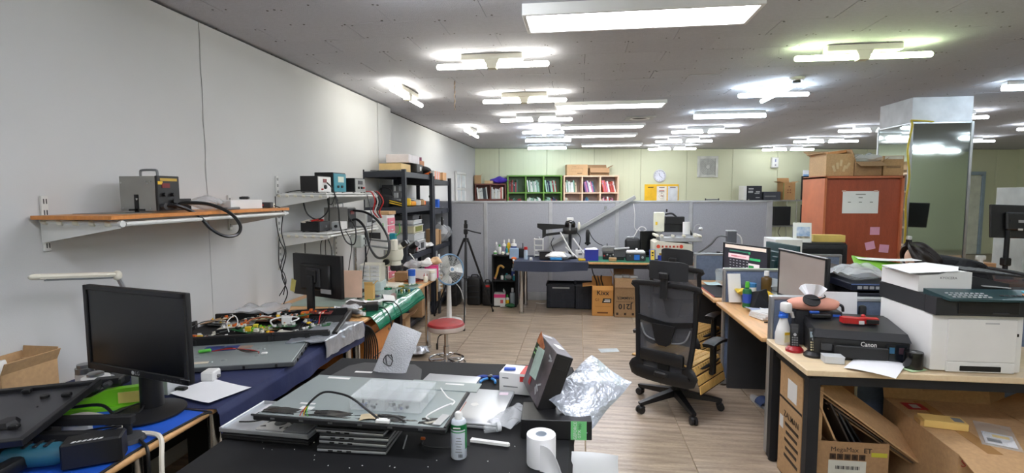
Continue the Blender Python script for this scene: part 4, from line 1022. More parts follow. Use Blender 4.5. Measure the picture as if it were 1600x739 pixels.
JB = [('dark control board at the left of the tray', -.34, -.12, .22, .06, 25, 'black', 9), ('narrow tan board at the tray left', -.24, -.20, .16, .03, 32, (196, 176, 130), 3),
 ('yellow and green power board in the tray middle', -.10, -.10, .16, .09, -10, 'pcb_green', 15), ('cream power supply board in the middle of the tray', .0, .0, .17, .10, 12, (200, 186, 140), 15),
 ('long dark strip board across the tray middle', .05, -.20, .22, .035, 8, 'pcb_green', 12), ('white connector board right of the tray middle', .10, -.06, .14, .09, 20, 'pcb_green', 13),
 ('grey perforated shield plate near the tray right', .20, -.10, .20, .05, 62, 'grey', 8), ('small green board with white plugs at the tray right', .31, -.05, .13, .06, 18, 'pcb_green', 8),
 ('pale strip board at the front right of the tray', .20, -.25, .20, .03, 4, (206, 202, 190), 9), ('dark board at the back left of the tray', -.26, .14, .26, .08, 12, 'black', 12),
 ('brown paper board leaning at the tray back', -.10, .19, .24, .07, 4, (128, 84, 56), 10), ('black inverter board at the back of the tray', .10, .20, .26, .07, -4, 'black', 14),
 ('grey ribbon strip across the tray left', -.24, .0, .24, .02, 50, 'grey', 2), ('blue board under cables in the tray', -.02, -.22, .09, .05, 30, 'pcb_blue', 6)]
for k, (lb, x, y, a, b, rz, m_, n) in enumerate(JB):
    chip_board(lb, tray_pt(x, y, .014+.012*(k % 3)), (a, b), rz, m_, n, (('yellow', 'black', 'white', 'lime') if 'yellow' in lb or 'cream' in lb else ('white', 'black', 'cream', 'steel')), (random.uniform(-6, 6), random.uniform(-6, 6)), k)
JB2 = [('tan phenolic board leaning in the tray back left corner', -.36, .22, .20, .10, 30, (176, 140, 96)), ('black ribbed heat sink strip at the tray back', -.02, .25, .30, .05, 6, 'black'), ('green signal board beside the heat sink strip', .16, .10, .15, .09, -12, 'pcb_green'),
 ('grey shielded tuner board near the tray middle left', -.16, .05, .14, .08, 18, 'lgrey'), ('cream connector strip in front of the tuner board', -.20, -.05, .18, .04, -6, 'cream'), ('dark red relay board at the tray back right', .28, .18, .16, .08, 14, (110, 44, 40)),
 ('brown inverter strip near the tray front left', -.30, -.23, .20, .035, 3, (120, 84, 50)), ('black keypad board at the tray front middle', .04, -.27, .16, .04, -4, 'black'), ('white edged power board over the middle of the pile', -.03, .08, .18, .10, 34, (186, 178, 140)), ('small blue daughter board on the right of the pile', .24, .02, .09, .06, -24, 'pcb_blue'), ('silver can board on the pile left', -.27, .06, .15, .07, -18, 'steel')]
for k, (lb, x, y, a, b, rz, m_) in enumerate(JB2): chip_board(lb, tray_pt(x, y, .036+.012*(k % 3)), (a, b), rz, m_, 9, ('black', 'white', 'yellow', 'cream', 'steel', 'orange'), (random.uniform(-12, 12), random.uniform(-12, 12)), 40+k)
JB3 = [('green board lying in the clutter beside the rear monitor', -1.76, 3.80, .12, .07, 20, 'pcb_green'), ('dark board lying near the aerosol can', -1.80, 3.60, .14, .08, -15, 'black'), ('blue board lying near the small drawers', -1.72, 4.16, .10, .06, 8, 'pcb_blue'), ('green board lying near the microscope base', -1.58, 4.72, .12, .06, 30, 'pcb_green')]
for k, (lb, x, y, a, b, rz, m_) in enumerate(JB3): chip_board(lb, (x, y, DZ+.012), (a, b), rz, m_, 9, ('black', 'white', 'gold', 'steel'), (0, 0), 70+k, 'loose boards on the beech desk')
BL = [('yellow square coil block in the tray middle', -.085, -.13, 'yellow', .035), ('second yellow coil block behind the first, tray middle', -.06, -.06, (222, 206, 60), .03), ('orange coil block at the tray back by the monitor', .19, .16, 'orange', .05), ('lime green plug lump at the tray middle front', -.03, -.19, (170, 200, 60), .028), ('white speaker module right of the tray middle', .11, .0, 'white', .06)]
for lb, x, y, m_, s_ in BL:
    t = thing('coil_block', lb, 'component', tray_pt(x, y, .035), 20, 'loose electronic parts in the black tray')
    G().box((0, 0, s_*.4), (s_, s_*.9, s_*.8), .003).obj('core', m_, t); G().box((0, 0, s_*.4), (s_*1.15, s_*.4, s_*.55), .002).obj('former', 'black', t)
for k, (lb, c_, pts) in enumerate((
 ('white cable loop standing up in the tray', 'white', [(-.20, -.1, .03), (-.22, -.06, .08), (-.19, -.02, .11), (-.16, -.06, .08), (-.17, -.1, .03)]),
 ('brown wire bundle curling over the tray middle', (170, 100, 60), [(-.14, -.06, .04), (-.10, 0, .075), (-.02, .03, .08), (.06, .02, .06), (.1, -.03, .05)]),
 ('white thick lead coiled right of the tray middle', 'white', [(.05, -.1, .05), (.02, -.02, .07), (.1, .04, .075), (.18, 0, .07), (.14, -.06, .06)]),
 ('black cable across the tray left', 'black', [(-.42, -.1, .06), (-.36, .0, .08), (-.26, .06, .06), (-.14, .1, .05)]),
 ('thin red wire rising at the tray right', 'red', [(.30, -.02, .03), (.31, .02, .09), (.34, .06, .1)]),
 ('black coil of wire at the tray left corner', 'black', [(-.44, -.16, .06), (-.46, -.08, .09), (-.41, -.02, .08), (-.38, -.1, .06)]))):
    cable(lb, [tray_pt(*p) for p in pts], .005 if 'thick' in lb or 'bundle' in lb else .003, c_)
sheet('white sheet lying on parts at the back of the tray', tray_pt(.02, .13, .05), (.18, .07), 24, 'white', 'paper_strip', .012)
crumple('clear crumpled bag behind the tray by the wall', tray_pt(-.10, .30, .05), (.34, .18), 20, 'bag', .03, 14, 8, 'plastic_bag', bulge=.03)
# silver foil bags under the tray corner
def foilfn(u, v):
    n = mnoise.noise_vector(Vector((u*3.5+4, v*7, 2)))*.012; n2 = mnoise.noise_vector(Vector((u*9, v*16, 5)))*.005
    d = u*.30; x = -1.62+min(d, .19)+(.02 if d > .17 else 0); z = DZ+.042-(max(0, d-.19))*1.0
    return Vector((x+.03*v-.02, 2.68+v*.46+.08*u, z+.012*math.sin(v*3)))+n+n2
tag(G().grid(26, 40, foilfn, .006).obj('foil_bag', 'foil', ang=25), 'crinkled silver anti static bag hanging over the cloth edge', 'bag')
crumple('flat silver anti static bag under the black tray', (-1.66, 2.80, DZ+.008), (.26, .16), 10, 'foil', .006, 10, 6, bulge=.006)
# second monitor seen from behind
t, p = monitor('black monitor seen from behind on the left desks', (-1.845, 3.42, DZ+.015), 158, .49, .30, .285, 'flat', bezel=.014)
G().box((0, .05, -.01), (.14, .012, .13), .004).obj('mount_plate', 'dark_grey', p)
G().box((-.12, .046, -.10), (.10, .004, .03)).obj('rating_label', 'lgrey', p)
tag(G().box((-2.045, 3.47, .95), (.045, .002, .09), 0, (0, R(14), R(-20))).obj('sticky_note', (216, 206, 120, .7)), 'pale yellow sticky note on the rear monitor edge', 'note')
# aerosol and clutter right of the monitor
t = thing('spray_can', 'silver aerosol can lying at the beech desk corner', 'can', (-1.60, 3.47, DZ+.032), 70)
G().lathe([(0, -.09), (.026, -.09), (.028, -.085), (.028, .07), (.018, .085), (0, .086)], 16, (0, 0, 0), (R(90), 0, 0)).obj('body', 'steel', t); G().cyl((0, -.084, 0), .014, .03, seg=12, rot=(R(90), 0, 0)).obj('nozzle', 'white', t)
tag(G().box((-1.53, 3.66, DZ+.036), (.09, .11, .055), .006, (0, 0, R(20))).obj('black_pouch', 'black'), 'small black pouch at the green mat edge', 'pouch')
for k, (lb, x, y, a, b, rz, m_) in enumerate((('white crumpled sheet beside the rear monitor', -1.72, 3.66, .20, .14, 25, 'paper'), ('white folded leaflet on the clutter by the monitor', -1.70, 3.86, .22, .12, -10, 'paper'), ('dark leaflet under the white one', -1.66, 3.80, .24, .15, 10, 'dark_grey'), ('white sheet near the green vinyl edge', -1.60, 3.86, .16, .12, 30, 'paper'), ('pale sheet by the small drawers', -1.95, 4.05, .2, .15, 5, 'paper'))):
    sheet(lb, (x, y, DZ+.010+.005*k), (a, b), rz, m_, curl=.012)
crumple('crumpled clear wrapper by the aerosol can', (-1.68, 3.58, DZ+.006), (.14, .14), 10, 'bag', .02, 18, 9, 'plastic_wrapper', bulge=.03)
t = thing('white_grip', 'white curved plastic hood on the green mat edge', 'part', (-1.55, 4.04, DZ+.012), -60)
G().grid(10, 8, lambda u, v: ((u-.5)*.16, (v-.5)*.09, .045*math.sin(u*math.pi)*(1-.4*v)), .004).obj('shell', 'white', t)
for k, (lb, x, y, l, rz, m_) in enumerate((('red handled screwdriver in the clutter', -1.74, 3.75, .12, 20, 'red'), ('blue handled tool in the clutter', -1.78, 3.95, .11, -20, 'blue'), ('green handled tool in the clutter', -1.66, 4.0, .1, 15, 'green'), ('black pen like tool upright in the clutter', -1.80, 4.12, .16, 80, 'black'), ('yellow tweezers near the microscope', -1.62, 4.62, .12, -5, 'gold'), ('blue cable tie bundle near the microscope', -1.75, 4.55, .2, 10, 'blue'), ('light blue cloth strip near the microscope', -1.82, 4.65, .24, -8, (80, 150, 200)))):
    t = thing('hand_tool', lb, 'tool', (x, y, DZ+.014), rz)
    G().cyl((-l/2, 0, 0), .008, l*.55, seg=8, rot=(0, R(90), 0)).obj('handle', m_, t); G().cyl((l*.05, 0, 0), .003, l*.45, seg=6, rot=(0, R(90), 0)).obj('shaft', 'steel', t)
tag(G().box((-1.83, 3.95, DZ+.15), (.19, .005, .22), .001, (R(-6), 0, R(4))).obj('cardboard_sheet', (222, 188, 164, .8)), 'pinkish cardboard panel standing beside the rear monitor', 'cardboard')
t = carton('small yellow torn carton beside the pinkish card', (-1.70, 4.02, DZ+.004), (.07, .07, .13), 10, (214, 172, 100, .7), {'E': (40, .04), 'S': (20, .03)})
t = thing('drawer_chest', 'small white plastic drawer chest on the beech desk', 'drawers', (-1.87, 4.50, DZ+.085), 4)
G().box((0, 0, .08), (.19, .15, .16), .006).obj('body', 'cream', t); G().box((0, 0, -.04), (.20, .16, .082), .004).obj('pedestal_box', (196, 208, 206, .5), t)
for k in range(2):
    for z in (.028, .065, .10, .135): d = G().box((-.045+.09*k, -.078, z), (.082, .006, .031), .002).obj('drawer', 'white', t); G().box((-.045+.09*k, -.083, z-.006), (.03, .006, .005)).obj('grip', 'lgrey', d)
t = thing('jar', 'clear jar with green lid on the mat', 'jar', (-1.62, 4.22, DZ+.006)); G().cyl((0, 0, 0), .03, .055, seg=20).obj('body', 'clear', t); G().cyl((0, 0, .055), .033, .018, seg=20).obj('lid', 'green_mat', t)
t = thing('parts_strip', 'row of small metal parts on the mat', 'parts', (-1.56, 4.42, DZ+.006))
for k in range(6): G().box((-.06+.024*k, 0, .01), (.016, .02, .018), .003).obj('part', ('steel', 'black', 'gold')[k % 3], t)
# boom stand with twin rods
t = thing('boom_stand', 'boom stand with twin steel rods under the wall shelf', 'stand', (0, 0, 0))
G().box((-2.0, 4.42, DZ+.014), (.2, .2, .025), .004).obj('foot', 'black', t)
G().cyl((-2.0, 4.42, DZ+.02), .016, .50, seg=14).obj('post', 'chrome', t)
G().box((-1.97, 4.42, 1.185), (.11, .08, .11), .008).obj('clamp_block', (190, 196, 190, .5), t)
for z in (1.215, 1.155): G().tube([(-2.02, 4.42, z+.005), (-1.62, 4.45, z-.04)], .010, 8).obj('rod', 'steel', t)
G().box((-1.64, 4.45, 1.15), (.05, .07, .10), .008).obj('end_block', 'cream', t)
# stereo microscope
t = thing('stereo_microscope', 'white stereo microscope with teal camera on the beech desk', 'microscope', (-1.72, 4.62, DZ+.006))
G().box((-.05, .04, .01), (.20, .22, .02), .006).obj('base_plate', 'cream', t)
G().cyl((-.10, .08, .02), .018, .32, seg=14).obj('post', 'chrome', t)
G().box((-.07, .06, .24), (.09, .06, .10), .012, seg=2).obj('focus_arm', 'cream', t)
for s_ in (-1, 1): G().cyl((-.07, .06+s_*.035, .235), .028, .03, seg=18, rot=(R(-90*s_), 0, 0)).obj('focus_knob', 'black', t)
G().lathe([(0, .0), (.045, 0), (.05, .01), (.045, .05), (.06, .06), (.07, .10), (.066, .16), (.05, .19), (0, .195)], 22, (.03, 0, .20)).obj('head', 'cream', t)
G().lathe([(0, 0), (.05, 0), (.058, .02), (.052, .05), (0, .052)], 20, (.03, 0, .16)).obj('objective', 'black', t)
for s_ in (-1, 1):
    G().cyl((.05, s_*.028, .36), .024, .07, seg=16, rot=(0, R(55), 0)).obj('eyepiece_tube', 'cream', t)
    G().cyl((.105, s_*.028, .40), .026, .05, .022, seg=16, rot=(0, R(55), 0)).obj('eyecup', 'black', t)
G().cyl((.0, .02, .37), .020, .08, seg=14).obj('phototube', 'black', t); G().box((.0, .02, .475), (.055, .055, .06), .004).obj('camera', 'teal', t)
# pink fronted parts tower
t = thing('parts_tower', 'tall white parts tower with pink drawers behind the microscope', 'drawers', (-2.02, 5.10, DZ+.004))
G().box((0, 0, .33), (.22, .22, .66), .004).obj('body', 'white', t)
for k in range(8): d = G().box((.113, 0, .05+.078*k), (.012, .19, .066), .003).obj('drawer', (222, 128, 148, .35), t); G().box((.121, 0, .04+.078*k), (.008, .06, .012), .002).obj('grip', 'white', d)
G().box((-.02, -.112, .45), (.12, .004, .07)).obj('side_label', 'dark_grey', t)
tag(G().box((-2.0, 5.12, DZ+.684), (.20, .2, .035), .002).obj('card_tray', 'card'), 'flat cardboard tray on the pink drawer tower', 'box')
# supplies at the far end of the beech desk
t = thing('cleaner_can', 'blue and white wipes can on the beech desk', 'can', (-1.62, 4.86, DZ+.004))
G().cyl((0, 0, 0), .035, .11, seg=20).obj('body', (200, 216, 236), t); G().cyl((0, 0, .075), .0355, .06, seg=20).obj('top_band', 'blue', t)
bottle('small white pill bottle at the desk edge', (-1.50, 4.92, DZ+.004), .085, .022, 'cream', 'white'); bottle('wider white tub bottle at the desk edge', (-1.46, 5.03, DZ+.004), .10, .028, 'white', 'cream', neck=.9)
carton('brown carton behind the wipes can', (-1.76, 5.0, DZ+.004), (.13, .12, .09), 0, 'card2', open_=False)
t = carton('white carton with red print at the desk far end', (-1.60, 5.12, DZ+.004), (.28, .14, .10), 0, 'white', open_=False)
for k, x in enumerate((-.08, .06)): G().box((x, -.072, .05), (.035, .002, .03), 0, (0, R(20*k), 0)).obj('red_print', 'red', t)
t = carton('magenta pink carton at the far corner of the desk', (-1.53, 5.24, DZ+.004), (.14, .12, .12), 15, 'pink', open_=False); G().box((0, -.061, .06), (.05, .002, .03)).obj('print_patch', 'white', t)
for k, (lb, x, y, m_) in enumerate((('red wired lump among the leads, desk end', -1.60, 4.98, 'red'), ('orange small part by the carton, desk end', -1.68, 4.95, 'orange'))):
    tag(G().sph((x, y, DZ+.02), .02, (1.3, 1, .8), 10).noise(.006, 40, k).obj('part_lump', m_), lb, 'part')
for k in range(5): cable(('red', 'black', 'dark red', 'long black', 'grey')[k]+' test lead tangled near the white carton', [(-1.72+.05*q+.01*k, 4.93+.03*math.sin(q*2+k*1.3), DZ+.014+.006*k) for q in range(5)], .0035, ('red', 'black', (120, 20, 24), 'black', 'grey')[k])
for k, (lb, x, y, z, s_, m_) in enumerate((('clear bag on the white carton', -1.68, 5.12, .115, .2, 'bag'), ('white crumpled tissue on the white carton', -1.57, 5.14, .125, .14, 'white'), ('tan paper scrap on the pink carton', -1.49, 5.22, .135, .14, (206, 170, 130)))):
    crumple(lb, (x, y, DZ+z), (s_, s_*.7), 20*k, m_, .03, 18, 20+k, 'wrapper', bulge=.04)
cable('white cable draping from the rack to the desk end', [(-1.86, 5.52, .95), (-1.80, 5.5, .88), (-1.78, 5.48, .78), (-1.72, 5.45, .70), (-1.66, 5.42, .68)], .006, 'white')
cable('black cable hanging over the green vinyl, left one', [(-1.52, 3.72, DZ+.014), (-1.45, 3.70, DZ+.012), (-1.40, 3.69, .66), (-1.40, 3.69, .5), (-1.41, 3.68, .3), (-1.44, 3.68, .12)], .0045)
cable('black cable hanging over the green vinyl, right one', [(-1.56, 3.95, DZ+.014), (-1.46, 3.93, DZ+.012), (-1.40, 3.92, .66), (-1.40, 3.92, .5), (-1.43, 3.9, .3), (-1.47, 3.9, .25)], .0045)
# cable bundle and pc towers under the desks
for k in range(7):
    cable('black cable in the bundle under the desk joint, strand '+('one', 'two', 'three', 'four', 'five', 'six', 'seven')[k], [(-1.62+.02*k, 3.36, DZ-.02), (-1.50+.012*k, 3.37, DZ-.05), (-1.475+.01*k, 3.38+.012*k, .55), (-1.49+.012*k, 3.38+.012*k, .35), (-1.48+.01*k, 3.40, .12)], .006, 'black')
def tower(label, loc, rz=0):
    t = thing('pc_tower', label, 'computer', loc, rz, 'pc towers under the desks')
    G().box((0, 0, .21), (.42, .19, .41), .004).obj('case', 'black', t)
    f = G().box((.213, 0, .21), (.012, .188, .41), .004).obj('front_panel', 'black_gloss', t)
    for z in (.36, .31): G().box((.2195, 0, z), (.003, .15, .038)).obj('drive_bay', 'dark_grey', f)
    G().cyl((.218, 0, .22), .012, .004, seg=12, rot=(0, R(90), 0)).obj('power_button', 'steel', f)
    G().box((.2195, .04, .26), (.003, .06, .018)).obj('badge', 'lgrey', f)
    return t
tower('black PC tower with pale badge under the navy cloth', (-1.80, 2.90, .002)); tower('black PC tower nearer the camera under the navy cloth', (-1.80, 2.45, .002)); tower('black PC tower beside the cable bundle under the desk', (-1.80, 3.16, .002))
carton('brown carton on the floor under the navy cloth', (-1.62, 2.02, .002), (.24, .4, .32), 0, 'card2', open_=False)
carton('cardboard carton pushed under the beech desk end', (-1.88, 5.02, .002), (.30, .26, .36), 8, 'card', {'E': (60, .10)}, open_=False)
carton('squashed cardboard carton on the floor by the desk leg', (-1.93, 4.58, .002), (.34, .26, .16), -12, 'card2', {'E': (70, .12), 'S': (40, .1)})
carton('brown box with blue tag under the desk at the wall', (-2.16, 4.9, .002), (.22, .3, .38), 4, 'card2', open_=False)
crumple('silver foil bag on the floor by the stool', (-1.60, 4.92, .002), (.24, .24), 25, 'foil', .03, 16, 31, bulge=.04)
crumple('clear bag on the floor under the beech desk', (-1.72, 4.74, .002), (.24, .22), 5, 'bag', .03, 14, 33, 'plastic_bag', bulge=.05)
# ================================================================ pedestal fan
t = thing('pedestal_fan', 'white pedestal fan with round wire grille by the racks', 'fan', (-1.62, 6.30, 0), 42)
G().lathe([(0, 0), (.165, 0), (.165, .012), (.15, .026), (.05, .04), (0, .042)], 32).obj('base', 'white', t)
G().cyl((0, 0, .03), .034, .46, .026, seg=18).obj('column', 'white', t)
h = thing_part('fan_head', t); h.location = (0, 0, .66); h.rotation_euler = (R(-8), 0, 0)
G().lathe([(0, .0), (.06, 0), (.068, .03), (.055, .09), (0, .10)], 20, (0, .03, 0), (R(-90), 0, 0)).obj('motor', 'white', h)
for k in range(3):
    a = R(120*k)
    G().grid(6, 6, lambda u, v: ((.03+.15*u)*math.cos(a+.9*(v-.5)*(1-.2*u)), .0+.05*(v-.5), (.03+.15*u)*math.sin(a+.9*(v-.5)*(1-.2*u))), .002, (0, -.03, 0)).obj('blade', (214, 216, 214, .25), h)
for yy, nm in ((-.075, 'front_grille'), (.015, 'rear_grille')):
    g = G()
    for k in range(36):
        a = 2*math.pi*k/36
        g.tube([(.045*math.cos(a), yy-(.012 if yy < 0 else -.012), .045*math.sin(a)), (.13*math.cos(a), yy-(.008 if yy < 0 else -.008), .13*math.sin(a)), (.185*math.cos(a), -.03, .185*math.sin(a))], .0016, 4, 3)
    for r_ in (.10, .15): g.tube([(r_*math.cos(k*math.pi/12), yy-(.008 if yy < 0 else -.008)*(1-r_*2), r_*math.sin(k*math.pi/12)) for k in range(24)], .0016, 4, 1, closed=True)
    o = g.obj(nm, (206, 212, 210, .4), h)
G().tube([(.19*math.cos(k*math.pi/18), -.03, .19*math.sin(k*math.pi/18)) for k in range(36)], .010, 8, 1, closed=True).obj('rim', (120, 160, 196, .4), h)
G().cyl((0, -.085, 0), .04, .012, seg=20, rot=(R(90), 0, 0)).obj('hub_badge', 'white', h); G().cyl((0, -.097, 0), .022, .003, seg=16, rot=(R(90), 0, 0)).obj('hub_dot', (130, 160, 190), h)
G().sph((0, .02, -.14), .04, (1, 1, 1.6)).obj('neck', 'white', h)
cable('white fan cord on the floor beside the fan', [(-1.60, 6.42, .5), (-1.52, 6.5, .38), (-1.47, 6.5, .2), (-1.46, 6.52, .05), (-1.5, 6.56, .008), (-1.6, 6.6, .008)], .005, 'white')
# ================================================================ things on the racks
ZT = 1.862
carton('tan long carton on top of the nearer rack', (-2.15, 5.92, ZT), (.26, .34, .095), 0, (214, 184, 128, .7), open_=False)
t = thing('black_case', 'black padded case on top of the nearer rack', 'case', (-2.06, 6.28, ZT)); G().box((0, 0, .055), (.2, .26, .11), .012).obj('body', 'black', t); G().box((.1, .02, .055), (.006, .06, .05), .002).obj('white_tag', 'white', t)
tag(G().box((-2.14, 6.18, ZT+.165), (.28, .42, .10), .004).obj('white_crate', (206, 200, 204, .5)), 'pale flat carton lying across boxes on the rack top', 'box')
crumple('black cloth bundle on the nearer rack top corner', (-1.99, 6.50, ZT), (.18, .26), 10, 'black_matt', .03, 12, 40, 'cloth_bundle', 'cloth', bulge=.05)
carton('small brown carton on the rack top by the joint', (-2.12, 6.56, ZT+.0), (.2, .18, .17), 0, (190, 130, 90, .7), open_=False)
t = thing('spray_bottles', 'yellow capped tin on the brown carton, rack top', 'tin', (-2.14, 6.52, ZT+.172)); G().cyl((0, 0, 0), .03, .05, seg=14).obj('tin', 'yellow', t); G().cyl((0, 0, .05), .02, .02, seg=12).obj('lid', 'gold', t)
tag(G().cyl((-2.06, 6.58, ZT+.172), .03, .045, seg=14).obj('label_roll', (120, 50, 80)), 'purple red roll on the brown carton, rack top', 'roll')
ZU = 1.802
t = carton('white and orange carton on the farther rack top', (-2.10, 7.02, ZU), (.3, .3, .12), 0, 'white', open_=False)
for k in range(3): G().box((.152, -.1+.1*k, .06), (.002, .04, .11)).obj('orange_stripe', 'orange', t)
G().box((0, -.152, .06), (.2, .002, .1)).obj('orange_side', 'orange', t)
carton('orange and brown carton on the farther rack top', (-2.03, 7.35, ZU), (.2, .2, .11), 0, (222, 170, 120, .7), open_=False)
for k in range(5): tag(G().box((-2.3+.07*k, 5.66+.02*(k % 2), ZT+.008), (.06, .10, .014), .003, (0, 0, R(17*k))).obj('bracket_part', 'grey'), 'grey metal bracket lying on the near rack top, number '+('one', 'two', 'three', 'four', 'five')[k]+' from the wall', 'bracket', 'grey brackets on the rack top')
ZS = 1.462
t = thing('tool_bag', 'black tool bag with yellow side on the rack second shelf', 'bag', (-2.16, 5.74, ZS), 5)
G().box((-.06, 0, .07), (.18, .2, .14), .035, (0, R(12), 0), 2).obj('body', 'black_matt', t); G().box((.10, 0, .035), (.17, .18, .06), .01, (0, R(14), 0)).obj('side_pocket', 'black', t)
for k in range(2): G().box((.10, -.092, .028+.024*k), (.16, .004, .010), 0, (0, R(14), 0)).obj('yellow_strap', 'yellow', t)
G().tube([(-.12, -.05, .13), (-.08, -.05, .21), (.02, -.05, .20), (.06, -.05, .11)], .006, 6).obj('carry_handle', 'black', t)
tag(G().box((-2.0, 5.86, ZS+.05), (.10, .12, .09), .012, (0, 0, R(15))).obj('meter_case', 'yellow'), 'yellow multimeter on the rack second shelf', 'meter')
tag(G().box((-1.99, 6.0, ZS+.03), (.08, .12, .055), .012, (0, 0, R(-15))).obj('yellow_tool', (226, 150, 30)), 'orange yellow clamp tool on the rack second shelf', 'tool')
t = thing('parts_bin_rack', 'dark rack of small parts bins on the second shelf', 'drawers', (-2.26, 6.16, ZS)); G().box((0, 0, .13), (.14, .44, .25), .004).obj('body', 'dark_grey', t)
for i in range(5):
    for j in range(3): G().box((.072, -.17+.085*i, .05+.08*j), (.01, .07, .06), .002).obj('bin', ('black', 'grey', (150, 152, 150))[(i+j) % 3], t)
for k, (lb, x, y, s_, m_) in enumerate((('round chrome coil on rack second shelf', -2.02, 6.14, .05, 'steel'), ('white adapter pile on rack second shelf', -1.99, 6.26, .055, 'white'), ('beige carton on rack second shelf', -2.0, 6.42, .06, 'card'), ('grey transformer on rack second shelf', -2.1, 6.36, .07, 'lgrey'), ('cream plug box on rack second shelf', -2.1, 6.5, .06, 'cream'), ('orange tape roll on rack second shelf', -2.02, 6.54, .05, 'orange'), ('dark relay on rack second shelf', -2.14, 6.24, .06, 'dark_grey'))):
    t = thing('spare_part', lb, 'part', (x, y, ZS), 15*k); G().box((0, 0, s_*.6), (s_*1.3, s_*1.5, s_*1.2), s_*.18).obj('body', m_, t); G().box((0, 0, s_*1.25), (s_*.7, s_*.8, s_*.12), .002).obj('cap_plate', 'lgrey' if k % 2 else 'dark_grey', t)
ZV = 1.402
t = thing('valve_stand', 'black cross shaped stand on the farther rack shelf', 'stand', (-2.02, 6.95, ZV)); G().cyl((0, 0, 0), .05, .02, seg=16).obj('base', 'black', t); G().cyl((0, 0, .02), .014, .2, seg=10).obj('post', 'black', t); G().box((0, 0, .17), (.03, .14, .03), .004).obj('bar', 'black', t)
t = thing('blue_tin', 'bright blue box on the farther rack shelf', 'box', (-2.1, 7.45, ZV)); G().box((0, 0, .06), (.1, .1, .12), .004).obj('body', (40, 100, 210), t); G().box((0, 0, .123), (.104, .104, .008), .002).obj('lid', (70, 130, 220), t)
sheet('white flat panel on the farther rack shelf', (-2.0, 7.25, ZV+.004), (.16, .3), 8, 'white', 'plastic_sheet', .01, 'sheet')
tag(G().box((-2.0, 6.8, ZV+.015), (.08, .08, .03), .004).obj('pink_part', (220, 140, 150)), 'pink small part on the farther rack shelf', 'part')
t = thing('hanging_headset', 'black handset hanging under the farther rack shelf', 'device', (-1.93, 7.18, 1.335)); G().tube([(0, 0, .03), (0, 0, -.05)], .004, 6).obj('cord', 'black', t); G().box((0, 0, -.11), (.03, .05, .12), .01, seg=2).obj('body', 'black', t); G().box((.016, 0, -.09), (.002, .02, .02)).obj('badge', 'white', t)
ZL = .902
for k, (w_, d_, h_, m_) in enumerate(((.3, .4, .09, 'milky'), (.28, .36, .10, (206, 200, 170)), (.26, .32, .055, 'milky'), (.22, .26, .055, (70, 72, 76)))):
    z = ZL+(.14, .23, .335, .392)[k]
    t = thing('storage_tub', ('low wide clear tub with papers', 'tub of green yellow wires', 'shallow clear tub of parts', 'dark lidded tub at the very top')[k]+' in the rack stack', 'tub', (-2.1, 6.18, z)); G().box((0, 0, h_/2-.004), (w_, d_, h_-.012), .006).obj('body', m_, t); G().box((0, 0, h_-.008), (w_+.015, d_+.015, .012), .003).obj('lid', 'milky' if k < 3 else 'dark_grey', t)
    if k == 1: G().box((w_/2+.002, 0, .05), (.003, .26, .06)).obj('wire_fill', (120, 124, 50), t)
t = gear('white chassis with dark socket under the tubs, rack shelf', (-2.08, 6.2, ZL+.0), (.28, .36, .138), 0, 'white', 'lgrey', 'E', ((.2, .3, .01, 'black'),), (.6, .5, .12, .07, 'dark_grey'), name='chassis', cat='device')
t = thing('camera_rig', 'black camera rig with red knob on the rack shelf edge', 'device', (-2.0, 5.85, ZL), 10); G().box((0, 0, .05), (.2, .28, .07), .012).obj('body', 'black', t); G().cyl((.06, -.1, .08), .035, .12, seg=16, rot=(0, R(60), R(-40))).obj('lens', 'black', t); G().box((.08, .1, .05), (.05, .06, .04), .006).obj('red_knob', 'red', t)
carton('brown small carton standing on the farther rack shelf', (-2.02, 6.98, ZL), (.14, .16, .22), 0, 'card', open_=False)
carton('brown small carton lower beside it on farther rack', (-1.99, 7.12, ZL), (.1, .1, .2), 5, 'card2', open_=False)
crumple('clear plastic bag bulging on the farther rack shelf', (-2.02, 7.36, ZL), (.3, .44), 0, 'bag', .06, 10, 50, 'plastic_bag', bulge=.15)
crumple('white plastic bag hanging below the farther rack shelf', (-1.98, 6.95, .72), (.14, .3), 0, 'bag', .04, 12, 52, 'plastic_bag', bulge=.05, rot=(R(90), 0, R(80)))
crumple('white bundle of packing on the rack shelf edge', (-2.0, 6.55, ZL), (.2, .2), 0, 'white', .03, 14, 53, 'packing', 'packing', bulge=.04)
t = thing('blade_rack', 'white toothed strip rack standing by the rack post', 'rack', (-1.86, 6.72, 0)); G().box((0, 0, .55), (.012, .08, .5)).obj('strip', 'white', t)
for k in range(9): G().box((.02, 0, .34+.05*k), (.035, .06, .012), .002).obj('tooth', 'white', t)
G().box((0, 0, .15), (.03, .06, .30), .004).obj('foot', 'dark_grey', t)
carton('brown carton on the floor behind the fan', (-1.98, 6.05, .135), (.26, .3, .36), 0, 'card2', open_=False)
carton('tan carton on the bottom of the farther rack', (-2.08, 7.0, .135), (.3, .34, .34), 0, 'card', open_=False)
